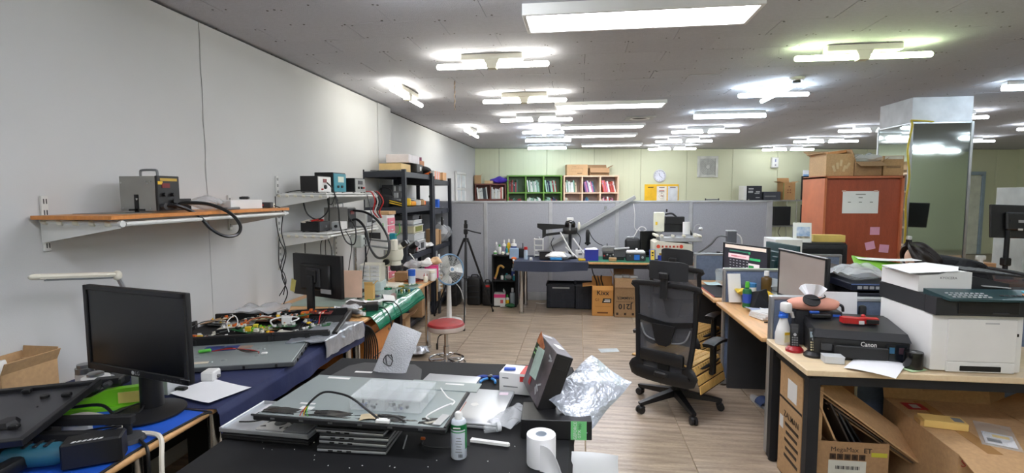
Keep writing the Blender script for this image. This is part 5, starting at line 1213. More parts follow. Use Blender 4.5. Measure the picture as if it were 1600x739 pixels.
# ================================================================ things on the centre table
TT = TZ+.006
def laptop(label, loc, size, rz, m='silver_lap', side='dark_grey', th=.022, logo=False, rot=None, group='closed laptops on the centre table'):
    t = thing('laptop', label, 'laptop', loc, rz, group, rot); a, b = size
    G().box((0, 0, th*.32), (a, b, th*.55), .004, seg=2).obj('base', m, t)
    G().box((0, 0, th*.80), (a, b, th*.34), .003, seg=2).obj('lid', side if 'stack' in label else m, t)
    G().box((0, -.001, th*.61), (a*.985, b*.985, th*.10)).obj('gap', 'black', t)
    G().box((0, 0, .0008), (a*.94, b*.94, .0016)).obj('rubber_feet', 'black', t)
    for k in range(3): G().box((-a*.3+.035*k, -b/2-.0006, th*.32), (.018, .002, .005)).obj('port', 'black', t)
    if logo:
        g = G(); g.prism([(.016*math.cos(q)*(1+.12*math.cos(2*q)), .018*math.sin(q)*(1-.12*abs(math.cos(q)))) for q in [k*math.pi/12 for k in range(24)]], .0004, (0, .0, th*.972)); g.prism([(.0, .019), (.006, .022), (.008, .029), (.002, .026)], .0004, (0, 0, th*.972)); g.obj('logo', 'white', t)
    return t
for k in range(5):
    laptop(('lowest silver laptop in the stack', 'second lowest silver laptop in the stack', 'middle silver laptop in the stack', 'second highest laptop in the stack', 'topmost dark laptop in the stack')[k], (-.81+.004*((k*7) % 3-1), 1.835+.006*((k*5) % 3-1), TT+.0228*k), (.262, .225), (1, -1.5, 1, -2, 2)[k], 'silver_lap' if k < 3 else ('alu' if k == 3 else 'dark_grey'), group='laptops stacked under the bare panel')
g_ = laptop('thin black laptop under the opened silver one', (-1.17, 1.885, TT), (.37, .26), -3, 'black', th=.02)
t = thing('opened_laptop', 'silver laptop base with its bottom cover off, fan visible', 'laptop', (-1.18, 1.90, TT+.021), -3)
g = G(); g.box((0, 0, .004), (.38, .27, .006), .002)
for (x, y, sx, sy) in ((0, -.131, .38, .008), (0, .131, .38, .008), (-.186, 0, .008, .27), (.186, 0, .008, .27)): g.box((x, y, .010), (sx, sy, .018), .003)
g.obj('base_shell', 'silver_lap', t)
G().box((-.05, .06, .010), (.20, .12, .006), .002).obj('keyboard_plate', (208, 206, 210, .5), t)
G().box((.03, -.06, .012), (.16, .10, .006), .002).obj('fan_plate', (190, 188, 184, .4), t)
G().cyl((.02, -.05, .015), .024, .002, seg=18).obj('fan', 'dark_grey', t)
for k, (x, y, a) in enumerate(((-.03, -.085, 0), (-.03, -.045, 40), (.065, -.045, -40), (.07, -.085, 30), (.045, -.09, 80), (-.015, -.035, 10))): G().prism([(-.012, -.006), (.012, -.004), (.002, .008)], .001, (x, y, .0152), (0, 0, R(a))).obj('vent_hole', 'black', t)
for x in (-.09, .0): G().box((x, .0, .016), (.016, .012, .010), .002).obj('copper_screw', (190, 100, 50, .35, .6), t)
G().box((-.04, .0, .015), (.22, .006, .006)).obj('black_bar', 'black', t)
G().tube([(.06, .01, .02), (.0, .03, .024), (-.03, -.02, .024), (-.09, -.06, .018), (-.15, -.07, .016)], .003, 6).obj('wire', 'black', t)
G().box((.12, -.06, .013), (.10, .11, .008), .003).obj('grey_cover', 'grey', t)
# bare LCD back with black lower strip on the laptops
t = thing('bare_panel', 'bare grey green display panel resting on the laptop stack', 'panel', (-.80, 1.90, TT+.122), 0, None, (R(-1.2), R(.6), R(-1.0)))
G().box((0, 0, .008), (.70, .44, .012), .002).obj('metal_back', 'panel_steel', t)
G().box((0, -.215, .004), (.715, .035, .018), .003).obj('front_edge', 'black', t)
G().box((.352, .0, .008), (.010, .44, .018), .002).obj('side_edge', 'black', t)
def stripfn(u, v): return (-.345+u*.66, -.205+v*.05, .016+.003*math.sin(u*20)+.004*mnoise.noise(Vector((u*20, v*4, 0))))
G().grid(40, 5, stripfn, .001).obj('black_film', 'black_gloss', t)
for (x, y, a, b) in ((-.24, .19, .10, .02), (-.22, -.10, .06, .012), (-.20, -.14, .05, .025)): G().box((x, y, .0147), (a, b, .001)).obj('label_sheet', 'white', t)
for k in range(6): G().box((-.28+.11*k, -.232, .006), (.016, .004, .006)).obj('tab', 'steel', t)
G().box((.325, -.17, .018), (.03, .09, .006), .001, (0, 0, R(-8))).obj('corner_bracket', 'alu', t)
G().box((.24, .17, .0155), (.30, .10, .004)).obj('second_sheet', 'panel_steel', t); G().box((.28, .19, .0182), (.08, .012, .001)).obj('label_sheet', 'white', t)
PZ = TT+.137
t = thing('organizer_box', 'clear compartment box of small parts on the bare panel', 'box', (-.70, 1.865, PZ+.003), -1.5)
a, b, h = .27, .19, .042; g = G()
for (x, y, sx, sy) in ((0, -b/2, a, .002), (0, b/2, a, .002), (-a/2, 0, .002, b), (a/2, 0, .002, b)): g.box((x, y, h/2), (sx, sy, h))
g.box((0, 0, .001), (a, b, .002)).obj('tray', 'clear', t)
for k in range(1, 4): G().box((-a/2+a*k/4, 0, h/2), (.0015, b, h*.9)).obj('divider', 'clear', t)
G().box((0, 0, h/2), (a, .0015, h*.9)).obj('divider', 'clear', t)
G().box((0, 0, h+.004), (a+.006, b+.006, .007), .002).obj('lid', 'clear', t)
rn = random.Random(5)
for k in range(22): G().box((-a*.46+a*.75*rn.random(), -b*.44+.05*rn.random(), .008), (rn.uniform(.006, .014), rn.uniform(.005, .012), rn.uniform(.006, .016)), .001, (0, 0, rn.random()*3)).obj('small_part', rn.choice(('steel', 'dark_grey', 'pcb_blue', 'black')), t)
cable('black harness with loose coloured ends on the bare panel', [(-.98, 1.70, PZ+.008), (-.97, 1.72, PZ+.04), (-.93, 1.75, PZ+.072), (-.86, 1.74, PZ+.075), (-.80, 1.72, PZ+.066), (-.73, 1.70, PZ+.03), (-.68, 1.68, PZ+.012), (-.665, 1.69, PZ+.022), (-.63, 1.70, PZ+.016), (-.60, 1.69, PZ+.006)], .0042)
t = thing('harness_plug', 'white plug at the end of the harness', 'plug', (-.672, 1.672, PZ+.006)); G().box((0, 0, .006), (.05, .014, .012), .002).obj('shell', 'white', t); G().box((0, .004, .013), (.03, .005, .003)).obj('latch', 'white', t)
for k, c_ in enumerate(('red', 'yellow', 'green')): cable(c_+' loose wire end of the harness', [(-.97, 1.72, PZ+.04), (-.985+.008*k, 1.70, PZ+.02), (-.99+.016*k, 1.69, PZ+.006)], .0015, c_)
t = thing('tape_piece', 'tan paper tape piece on the panel under the harness', 'tape', (-.72, 1.715, PZ+.003), 15); G().grid(6, 6, lambda u, v: ((u-.5)*.10, (v-.5)*.05*(1-.5*u), .004*math.sin(u*6)+.004), .001).obj('strip', (196, 180, 146, .7), t)
for k, pts in enumerate(([(-.54, 1.95, PZ+.03), (-.50, 1.90, PZ+.015), (-.465, 1.87, PZ+.012), (-.47, 1.84, PZ+.01)], [(-.47, 1.85, PZ+.012), (-.50, 1.80, PZ+.014), (-.535, 1.74, PZ+.008), (-.52, 1.72, PZ+.006)])): cable(('upper', 'lower')[k]+' white twin lead on the panel right side', pts, .003, 'white')
# dark back cover behind
t = thing('monitor_shell', 'dark monitor back shell lying behind the bare panel', 'shell', (0, 0, TT))
G().prism([(-1.25, 2.24), (-.72, 2.24), (-.80, 2.53), (-.86, 2.60), (-1.14, 2.60), (-1.20, 2.54)], .035).obj('shell', (66, 66, 68, .6), t)
for (x, y, a_, b_) in ((-1.08, 2.45, .09, .018), (-1.13, 2.33, .035, .02), (-1.17, 2.37, .04, .016), (-1.0, 2.47, .012, .02)): G().box((x, y, .036), (a_, b_, .003), .001).obj('white_patch', 'white', t)
# bubble bag
crumple('standing bubble wrap envelope with a drawn scribble', (-.925, 2.50, TT+.115), (.17, .30), 0, 'bubble', .014, 9, 60, 'bubble_bag', bulge=.025, rot=(R(70), R(16), R(-8)))
cable('thin black wire inside the bubble envelope', [(-.95+.03*math.cos(k*1.7)*(1-.06*k), 2.445+.004*k, TT+.10+.03*math.sin(k*1.7)) for k in range(9)], .0022)
# laptops to the right
laptop('silver laptop bottom with small feet behind the logo laptop', (-.62, 2.39, TT), (.27, .19), -4, 'silver_lap', th=.03)
laptop('closed silver laptop with a fruit logo on the lid', (-.445, 2.15, TT), (.285, .36), -3.5, 'silver_lap', th=.024, logo=True)
tag(G().box((-.335, 2.28, TT+.0245), (.04, .03, .0006)).obj('pink_sticker', (226, 208, 218, .5)), 'pale pink sticker on the logo laptop lid', 'sticker')
# side cutter pliers
t = thing('pliers', 'blue handled side cutters lying behind the logo laptop', 'pliers', (-.44, 2.50, TT), 0)
for s_ in (-1, 1):
    G().tube([(s_*.008, .02, .012), (s_*.04, .02, .014), (s_*.062, -.005, .014), (s_*.07, -.05, .012)], .010, 8, 5, r_end=.007).obj('handle', (28, 60, 150, .4), t)
    G().tube([(s_*.01, .0, .012), (s_*.03, -.02, .012), (s_*.038, -.055, .012)], .006, 8, 4).obj('grip_liner', (60, 140, 210, .4), t)
    G().hull([(s_*.001, .02, .004), (s_*.016, .02, .004), (s_*.016, .02, .018), (s_*.001, .02, .018), (s_*.001, .06, .006), (s_*.006, .055, .006), (s_*.001, .06, .014)]).obj('jaw', 'steel', t)
G().cyl((0, .012, .004), .012, .018, seg=14).obj('pivot', 'black', t)
# white carton with red label
t = thing('white_carton', 'white carton with a red label corner beside the tilted box', 'box', (-.285, 2.40, TT), -8)
G().box((0, 0, .05), (.15, .12, .10), .002).obj('body', 'white', t)
G().box((.045, -.0605, .075), (.04, .001, .025)).obj('red_label', (190, 40, 36), t); G().box((.045, 0, .1005), (.04, .12, .001)).obj('red_label', (190, 40, 36), t)
for k, (x, z, w_) in enumerate(((-.045, .075, .03), (-.02, .035, .07))): G().box((x, -.0605, z), (w_, .0008, .005)).obj('print_line', 'grey', t)
tag(G().box((-.32, 2.38, TT+.108), (.055, .022, .012), .004, (0, 0, R(5)), 2).obj('lighter', (60, 96, 190, .35)), 'small blue stick lying on the white carton', 'stick')
# graphics card boxes
t = thing('card_box', 'flat black graphics card box with a green end label', 'box', (-.085, 2.00, TT), 3)
G().box((0, 0, .0375), (.27, .17, .075), .002).obj('body', 'black', t)
gl = G().box((.085, -.0855, .0375), (.06, .001, .073)).obj('green_label', (110, 190, 120, .5), t)
txt(gl, 'GEFORCE', .016, (.072, -.0865, .0375), (R(90), R(-90), 0), 'white'); txt(gl, 'GTX', .016, (.088, -.0865, .024), (R(90), R(-90), 0), 'white'); txt(gl, '980', .016, (.090, -.0865, .054), (R(90), R(-90), 0), (30, 60, 40))
t = thing('tilted_card_box', 'large dark graphics card box with artwork standing tilted', 'box', (-.205, 2.15, TT+.080), 0, None, (0, R(20), R(17)))
G().box((.036, 0, .117), (.072, .31, .234), .002).obj('body', (20, 20, 23, .4), t)
G().box((-.0005, 0, .117), (.001, .308, .232)).obj('art_face', mat('card_art', (34, 30, 34), .35, var=.5, vs_=9, c2=(116, 104, 108)), t)
G().box((-.0015, .085, .205), (.001, .13, .05), 0, (R(18), 0, 0)).obj('orange_art', mat('flame_art', (120, 40, 20), .4, vs_=14, c2=(226, 140, 84)), t)
G().box((-.002, .118, .16), (.001, .055, .07)).obj('green_block', (40, 60, 40), t)
for z in (.15, .17): G().box((-.003, .12, z), (.001, .03, .006)).obj('green_print', (150, 200, 130), t)
G().box((-.0022, .045, .128), (.001, .11, .13), 0, (R(-6), 0, 0)).obj('info_sheet', mat('info_sheet', (176, 196, 184), .6, var=.1, vs_=30), t)
G().prism([(-.016, -.016), (.016, -.016), (.016, .006), (0, .018), (-.016, .006)], .001, (-.0035, .05, .045), (R(90), 0, R(-90))).obj('red_emblem', (170, 40, 44), t)
for (y, z, a_) in ((-.07, .055, 20), (-.085, .075, -25), (-.06, .04, 30), (-.10, .2, 10), (-.115, .19, -15)): G().box((-.0025, y, z), (.001, .04, .008), 0, (R(a_), 0, 0)).obj('pale_stroke', 'lgrey', t)
G().box((.036, 0, .2345), (.070, .306, .001)).obj('top_face', mat('top_art', (70, 66, 72), .4, vs_=6, c2=(150, 144, 152)), t)
G().box((.045, -.02, .2355), (.03, .06, .001), 0, (0, 0, R(8))).obj('white_tear', 'white', t); G().box((.03, .12, .2355), (.04, .04, .001)).obj('barcode_patch', 'lgrey', t)
G().box((.036, -.1555, .20), (.05, .002, .05), .001).obj('end_tab', 'black', t)
# silver bag beside it
crumple('wide silver anti static bag sticking out past the table edge', (.045, 2.07, TT+.135), (.21, .30), 0, 'foil', .022, 10, 64, bulge=.03, rot=(R(28), R(22), R(-32)))
# duster can
t = thing('duster_can', 'white and green air duster can with a straw nozzle', 'can', (-.42, 1.745, TT))
G().lathe([(0, 0), (.027, 0), (.0285, .004), (.0285, .125), (.025, .135), (.021, .139), (0, .14)], 24).obj('body', (196, 204, 214, .3), t)
G().cyl((0, 0, .108), .0288, .018, seg=24, cap=False).obj('green_band', (24, 110, 60, .35), t); G().cyl((0, 0, .098), .0288, .004, seg=24, cap=False).obj('green_line', (40, 150, 80, .35), t)
G().grid(6, 2, lambda u, v: (.0289*math.cos(R(-25+35*u)), .0289*math.sin(R(-25+35*u)), .035+v*.08), .0002).obj('green_side', (30, 130, 70, .35), t)
for k in range(6): G().box((.006, -.0287, .03+.010*k), (.024-.004*(k % 3), .001, .0022)).obj('print_line', 'grey', t)
for k in range(5): G().box((.006+.003*k, -.0284+.0003*k, .016), (.0016, .001, .012)).obj('bar', 'dark_grey', t)
G().box((.0, -.0286, .1165), (.026, .001, .005)).obj('white_print', 'white', t)
G().lathe([(0, .138), (.013, .139), (.014, .156), (.010, .164), (0, .165)], 16).obj('nozzle', 'white', t)
G().tube([(.0, .0, .158), (.022, .03, .19)], .0018, 6).obj('straw', (200, 150, 140), t)
# paper roll
t = thing('paper_roll', 'white toilet paper roll with its end trailing off the table', 'paper roll', (-.125, 1.735, TT))
G().lathe([(.020, 0), (.050, 0), (.051, .004), (.051, .101), (.050, .105), (.020, .105), (.020, 0)], 32).obj('roll', 'paper', t)
G().lathe([(.0195, .0), (.0195, .106), (.018, .106), (.018, .0)], 20).obj('core', (180, 190, 200, .8), t)
def trail(u, v):
    q = u
    x = .0+.13*q; y = -.051-.07*q; z = v*.103-.30*q*q+.005*math.sin(q*9+v*4)+(-.01)
    return (x, y+.02*math.sin(v*3)*q, z+.06*q*(1-q))
G().grid(18, 8, trail, .0012).obj('loose_sheet', 'paper', t)
# film bag hanging at the table edge
crumple('frosted white film bag at the bottom near the table edge', (.06, 1.78, .555), (.17, .24), 0, 'milky', .015, 9, 70, 'film_bag', bulge=.02, rot=(R(68), R(8), R(14)))
t = thing('step_box', 'black storage box on the floor beside the low table', 'box', (.09, 1.78, .001)); G().box((0, 0, .20), (.20, .34, .40), .006).obj('body', 'black', t); G().box((0, 0, .405), (.21, .35, .014), .004).obj('lid', 'dark_grey', t)
# small bits
t = thing('spudger', 'white plastic prying spatula near the duster can', 'tool', (-.325, 1.845, TT+.004), -8)
G().prism([(-.075, -.010), (-.03, -.008), (.07, -.008), (.078, 0), (.07, .008), (-.03, .008), (-.075, .011)], .010).obj('blade', 'white', t)
G().box((.03, 0, .010), (.08, .008, .004), .002).obj('ridge', 'white', t)
t = thing('vial', 'clear plastic vial lying by the crumpled bag', 'vial', (-.335, 1.945, TT+.018), 25); G().cyl((-.03, 0, 0), .017, .05, seg=14, rot=(0, R(90), 0)).obj('body', 'clear', t); G().cyl((.02, 0, 0), .018, .016, seg=14, rot=(0, R(90), 0)).obj('cap', 'milky', t)
crumple('crumpled clear bag beside the logo laptop', (-.265, 2.06, TT), (.12, .22), -25, 'bag', .02, 20, 72, 'plastic_bag', bulge=.02)
cable('thin black cord with orange plug on the table cloth', [(-.58, 1.84, TT+.004), (-.57, 1.80, TT+.004), (-.52, 1.79, TT+.004), (-.45, 1.80, TT+.004), (-.40, 1.82, TT+.004)], .0028)
tag(G().box((-.585, 1.85, TT+.006), (.018, .01, .010), .002).obj('orange_plug', 'orange'), 'tiny orange plug on the black table cloth', 'plug')
tag(G().tube([(-.655, 1.87, TT+.004), (-.635, 1.77, TT+.004)], .003, 6).obj('probe', 'lgrey'), 'thin silver probe beside the laptop stack', 'probe')
rn = random.Random(3)
t = G()
for k in range(45): t.box((rn.uniform(-1.2, -.1), rn.uniform(1.5, 1.85), TT-.0005), (rn.uniform(.0015, .005), rn.uniform(.0015, .004), .002), 0, (0, 0, rn.random()*3))
o = t.obj('cloth_crumbs', 'white'); o['kind'] = 'stuff'; o['label'] = 'tiny white crumbs scattered on the black table cloth'; o['category'] = 'crumbs'
# ================================================================ back bench area
# tripod
t = thing('camera_tripod', 'black camera tripod standing by the grey partition', 'tripod', (-1.42, 6.42, 0))
for k, (fx, fy) in enumerate(((.09, -.56), (.26, .47), (-.46, .12))):
    g = thing_part('leg', t); a = Vector((fx*.06, fy*.06, 1.03)); b = Vector((fx, fy, .02)); m_ = a.lerp(b, .45); n_ = a.lerp(b, .75)
    G().tube([a, m_], .014, 8).obj('upper_tube', 'black', g); G().tube([m_, n_], .011, 8).obj('middle_tube', 'black', g); G().tube([n_, b], .008, 8).obj('lower_tube', 'black_metal', g)
    G().sph(m_, .018, seg=8).obj('lock', 'black', g); G().cyl(b-Vector((0, 0, .019)), .013, .03, seg=10).obj('foot', 'black', g)
    G().tube([a.lerp(b, .55), (0, 0, .56)], .005, 6).obj('brace', 'black', g)
G().cyl((0, 0, .50), .012, .62, seg=12).obj('centre_column', 'black_metal', t); G().cyl((0, 0, 1.0), .035, .05, seg=14).obj('collar', 'black', t)
G().box((0, 0, 1.13), (.05, .06, .07), .01).box((0, 0, 1.20), (.045, .045, .06), .006).box((0, 0, 1.25), (.03, .05, .05), .004).obj('pan_head', 'black', t)
G().tube([(.02, 0, 1.15), (.10, -.02, 1.13), (.20, -.03, 1.11)], .008, 8).obj('pan_handle', 'black', t); G().cyl((.0, -.03, .86), .012, .06, seg=10).obj('white_tag', 'white', t)
# black cases on the floor
for k, (x, y, w_, d_, h_, lb) in enumerate(((-1.80, 7.30, .17, .30, .42, 'black hard case behind the tripod, leftmost'), (-1.50, 7.35, .20, .22, .40, 'ribbed black case right of the tripod'), (-1.31, 7.33, .14, .2, .33, 'smaller black case with red patch beside the ribbed one'))):
    t = thing('hard_case', lb, 'case', (x, y, .001), 0, 'black cases on the floor'); G().box((0, 0, h_/2), (w_, d_, h_), .03, seg=3).obj('shell', 'black', t)
    for q in range(3): G().box((0, -d_/2-.002, h_*(.3+.2*q)), (w_*.8, .008, .02), .003).obj('rib', 'black_metal', t)
    G().tube([(-w_*.25, 0, h_-.005), (-w_*.2, 0, h_+.03), (w_*.2, 0, h_+.03), (w_*.25, 0, h_-.005)], .008, 6, 4).obj('handle', 'black', t)
    if k == 2: G().box((.02, -d_/2-.002, h_-.04), (.06, .004, .03)).obj('red_patch', 'red', t)
# small black shelf with bottles
t = thing('small_shelf', 'small black open shelf full of bottles beside the bench', 'shelf', (-1.05, 7.34, 0))
for x in (-.165, .165): G().box((x, 0, .37), (.016, .28, .74)).obj('side', 'black_matt', t)
for z in (.008, .37, .735): G().box((0, 0, z), (.35, .28, .016)).obj('board', 'black_matt', t)
G().box((0, .138, .37), (.34, .006, .73)).obj('back', 'black_matt', t)
BT = [('white cap grey bottle, left back on the shelf top', -.13, .02, .17, .026, 'lgrey', 'white', None), ('small white jar at the front left of the shelf top', -.13, -.09, .06, .025, 'white', 'white', 'green'),
 ('white squeeze bottle with green cap on the shelf top', -.075, -.04, .14, .024, 'white', 'green', None), ('tall white spray bottle on the shelf top', -.02, .03, .20, .026, 'white', 'white', (150, 140, 160)),
 ('yellow bottle with white cap on the shelf top', .045, .05, .21, .024, 'yellow', 'white', None), ('small teal bottle in the middle of the shelf top', .03, -.06, .12, .018, 'teal', 'green', None),
 ('large white bottle with blue label on the shelf top', .125, .0, .21, .042, 'white', 'white', (50, 70, 140)), ('tiny white jar before the tall bottle', -.02, -.10, .05, .02, 'cream', 'white', None), ('tiny white green jar at the shelf top front', .05, -.11, .04, .02, 'white', 'green', None)]
for (lb, x, y, h_, r_, b_, c_, bd_) in BT: bottle(lb, (-1.05+x, 7.34+y, .744), h_, r_, b_, c_, bd_, group='bottles on the small black shelf')
for (lb, x, y, h_, r_, b_, c_, bd_) in (('white pot on the middle board', -.04, -.04, .08, .025, 'white', 'black', None), ('teal jar on the middle board', .03, -.05, .09, .032, (90, 180, 160), 'teal', None), ('clear bottle with blue label on the middle board', .12, .0, .22, .034, (170, 184, 200, .2), 'lgrey', (60, 80, 150)), ('small teal flask at the right of the middle board', .14, -.1, .09, .02, 'teal', 'white', None)):
    bottle(lb, (-1.05+x, 7.34+y, .379), h_, r_, b_, c_, bd_, group='bottles on the small black shelf')
t = thing('nozzle_tool', 'tan bent heat gun nozzle on the middle board', 'tool', (-1.17, 7.28, .379)); G().tube([(-.02, 0, .02), (.01, 0, .10), (.03, 0, .18), (.07, 0, .20), (.11, 0, .17)], .016, 8).obj('body', (206, 160, 80), t); G().sph((-.02, 0, .022), .02, seg=8).obj('tip', 'salmon', t)
crumple('grey cloth lump on the middle board', (-.99, 7.26, .379), (.1, .1), 0, 'grey', .02, 20, 81, 'rag', 'cloth', bulge=.04)
t = carton('white carton with pink band at the shelf bottom', (-1.12, 7.28, .017), (.16, .16, .17), 5, 'white', {'E': (-30, .06)}, open_=False); G().box((0, 0, .14), (.163, .163, .05)).obj('pink_band', 'pink', t); G().box((.03, -.082, .06), (.04, .002, .05)).obj('red_print', (200, 90, 100), t)
bottle('grey spray bottle at the shelf bottom right', (-.94, 7.30, .017), .24, .04, (150, 160, 166, .2), 'lgrey', None); bottle('small bottle with green cap at the shelf bottom', (-1.01, 7.25, .017), .15, .026, 'white', 'green', 'yellow'); bottle('clear bottle on the floor left of the shelf', (-1.27, 7.42, .001), .24, .03, (176, 186, 190, .2), 'white', None)
crumple('dark green net bag at the shelf bottom front', (-.96, 7.17, .001), (.14, .08), 0, (20, 90, 50), .02, 25, 83, 'net_bag', bulge=.03)
t = thing('glue_gun', 'white tube lying at the shelf bottom front', 'tube', (-1.05, 7.17, .015), 20); G().cyl((-.05, 0, 0), .012, .10, seg=10, rot=(0, R(90), 0)).obj('body', 'white', t); G().cyl((.05, 0, 0), .008, .02, seg=10, rot=(0, R(90), 0)).obj('tip', 'red', t)
# crates
def crate(label, loc, size, rz=0):
    t = thing('plastic_crate', label, 'crate', loc, rz, 'black crates under the bench'); w_, d_, h_ = size
    g = G(); g.box((0, 0, .005), (w_, d_, .01))
    for s_ in (-1, 1): g.box((s_*(w_/2-.005), 0, h_/2), (.01, d_, h_)).box((0, s_*(d_/2-.005), h_/2), (w_, .01, h_))
    g.obj('body', (40, 44, 54, .6), t)
    g = G()
    for s_ in (-1, 1): g.box((0, s_*d_/2, h_-.015), (w_+.02, .02, .03), .004).box((s_*w_/2, 0, h_-.015), (.02, d_, .03), .004)
    g.obj('rim', (44, 48, 58, .6), t)
    for k in range(5): G().box((-w_*.36+w_*.18*k, -d_/2-.004, h_*.42), (.012, .012, h_*.7), .002).obj('rib', (44, 48, 58, .6), t)
    for z in (.3, .6): G().box((0, -d_/2-.003, h_*z), (w_*.9, .008, .012), .002).obj('band', (44, 48, 58, .6), t)
    return t
c1 = crate('black plastic crate with pale marking under the bench, left', (-.245, 7.36, .001), (.40, .30, .34)); G().box((0, -.158, .29), (.24, .002, .02)).obj('pale_marking', 'lgrey', c1)
crate('black plastic crate under the bench, right of another', (.12, 7.34, .001), (.34, .30, .35), 3)
cable('white cord on the floor under the bench left end', [(-.62, 7.5, .008), (-.5, 7.45, .008), (-.40, 7.5, .05), (-.46, 7.5, .2), (-.38, 7.55, .32)], .005, 'white')
cable('black cord sagging under the bench', [(.17, 7.2, .66), (.2, 7.2, .5), (.27, 7.2, .42), (.36, 7.2, .30)], .008)
# printed cartons
t = carton('small orange carton with black printing beneath the bench', (.315, 6.92, .002), (.27, .26, .40), 0, 'card_orange', {'S': (168, .06), 'N': (12, .09), 'W': (95, .13)})
txt(t, 'Kixx', .085, (.0, -.1315, .305), FRONT, 'black', bold=.015); txt(t, 'G1', .05, (-.07, -.1315, .215), FRONT, (90, 50, 20)); G().prism([(-.04, -.03), (.08, -.03), (.08, .03), (-.025, .03)], .001, (.03, -.1305, .205), FRONT).obj('black_patch', 'black', t)
G().box((.06, -.1325, .215), (.07, .001, .012)).obj('white_print', 'white', t); G().box((.055, -.1325, .195), (.08, .001, .012)).obj('white_print', 'white', t); G().box((.0, -.1308, .045), (.14, .001, .018)).obj('print_line', (110, 60, 20), t); G().box((0, -.1308, .13), (.20, .001, .004)).obj('print_line', (150, 90, 30), t)
for k in range(3): t2 = tag(G().tube([(.25+.05*k, 6.98, .30), (.24+.03*k, 6.95, .42+.02*k), (.20+.05*k, 6.92, .52)], .009, 6).obj('tube_tool', 'black' if k != 1 else 'steel'), ('left black', 'middle steel', 'right black')[k]+' tool handle poking out of the orange carton', 'tool', 'tools in the orange carton')
t = carton('tall brown carton with upside down printing beneath the bench', (.60, 6.90, .002), (.27, .30, .50), 0, 'card2', {'S': (170, .11), 'W': (28, .10), 'N': (10, .1)}, open_=False)
txt(t, 'HAMMER', .052, (.0, -.152, .255), (R(90), R(180), 0), 'black', bold=.01); txt(t, 'J210', .10, (.0, -.152, .145), (R(90), R(180), 0), 'black', bold=.02)
for x in (-.10, .0, .10): G().box((x, -.1515, .045), (.028, .001, .03)).obj('symbol', (60, 40, 24), t)
for z in (.21, .20): G().box((0, -.1515, z), (.24, .001, .003)).obj('print_line', (90, 60, 36), t)
for k, (x, y) in enumerate(((.52, 6.88), (.62, 6.92), (.70, 6.86))): tag(G().box((x, y, .518), (.10, .12, .03), .004, (0, 0, R(10*k-8))).obj('shrink_pack', 'lgrey'), ('left', 'middle', 'right')[k]+' foil wrapped pack on the tall brown carton', 'pack', 'packs on the tall carton')
# --- things on the bench
BB = BZ+.007
def blk(name, label, cat, loc, size, m, rz=0, parts=(), bev=.004):
    t = thing(name, label, cat, loc, rz); G().box((0, 0, size[2]/2), size, bev).obj('body', m, t)
    for (pn, c, sz, pm) in parts: G().box(c, sz, .001).obj(pn, pm, t)
    return t
bottle('red capped spray can at the left of the bench', (-.71, 6.92, BB), .17, .026, (176, 196, 214), 'red', None, neck=.8)
t = thing('orange_pick', 'orange capped white nozzle on the bench cloth edge', 'tool', (-.86, 6.84, BB)); G().sph((0, 0, .02), .03, (1.2, .8, .7), 12).obj('cap', 'orange', t); G().cyl((0, -.035, .012), .016, .05, .005, seg=10, rot=(R(150), 0, 0)).obj('tip', 'white', t)
blk('dark_caddy', 'dark tool caddy behind the red capped can', 'caddy', (-.80, 7.2, BB), (.16, .14, .12), 'black', 0, (('blue_wrap', (-.06, -.075, .06), (.06, .01, .08), (120, 150, 200)), ('lever', (.02, 0, .15), (.012, .02, .09), 'dark_grey')))
blk('blue_packet', 'pale blue packet by the red capped can', 'packet', (-.88, 7.02, BB), (.12, .08, .14), (150, 176, 206))
t = thing('mini_rack', 'small white open rack on the bench', 'rack', (-.56, 7.25, BB))
for x in (-.06, .06): G().box((x, 0, .13), (.014, .06, .26), .003).obj('side', 'white', t)
for z in (.02, .09, .16, .245): G().box((0, 0, z), (.12, .08, .014), .003).obj('tray', 'white', t)
G().cyl((0, 0, .25), .02, .03, seg=10).obj('knob', 'lgrey', t)
blk('black_box', 'black open topped box on the bench', 'box', (-.46, 6.98, BB), (.14, .14, .10), 'black', 6, (('flap', (0, .0, .105), (.18, .16, .006), 'black'),))
blk('white_cube', 'tiny white cube at the bench front', 'cube', (-.63, 6.83, BB), (.035, .035, .035), 'white')
t = blk('cream_tray', 'cream plastic tray with yellow tag on the bench', 'tray', (-.32, 7.12, BB), (.28, .14, .08), 'cream', 4, (('yellow_tag', (.06, -.072, .05), (.08, .004, .04), 'yellow'),))
crumple('white wrapped pack with blue tape on the bench front', (-.30, 6.93, BB), (.28, .16), 0, 'white', .02, 16, 90, 'wrapped_pack', 'pack', bulge=.05)
tag(G().box((-.30, 6.86, BB+.02), (.16, .02, .035), .006).obj('blue_roll', (60, 150, 220)), 'sky blue roll in front of the wrapped pack', 'roll')
# camera / monitor arm on the bench
t = thing('arm_projector', 'black jointed arm holding a dark unit with white top', 'arm', (-.12, 7.12, BB))
G().cyl((0, 0, 0), .10, .02, seg=24).obj('base', 'black', t); G().cyl((0, 0, .02), .022, .33, seg=14).obj('post', 'black_metal', t)
G().box((0, 0, .38), (.20, .14, .10), .03, seg=2).obj('lower_unit', 'black', t); G().sph((0, 0, .46), .075, (1, .8, 1)).obj('head', 'black_gloss', t); G().box((0, -.06, .43), (.03, .03, .10), .008).obj('lens_bar', 'grey', t); G().box((0, 0, .535), (.09, .06, .045), .006).obj('white_top', 'white', t)
G().prism([(0, 0), (-.40, .015), (-.40, -.04), (-.33, -.075), (0, -.045)], .04, (-.05, .02, .46), FRONT).obj('upper_arm', 'black', t); G().prism([(-.33, -.07), (-.28, -.07), (-.28, -.16), (-.33, -.19)], .04, (-.05, .02, .46), FRONT).obj('elbow', 'black', t); G().box((-.21, 0, .335), (.24, .035, .035), .006, (0, R(-8), 0)).obj('fore_arm', 'black', t)
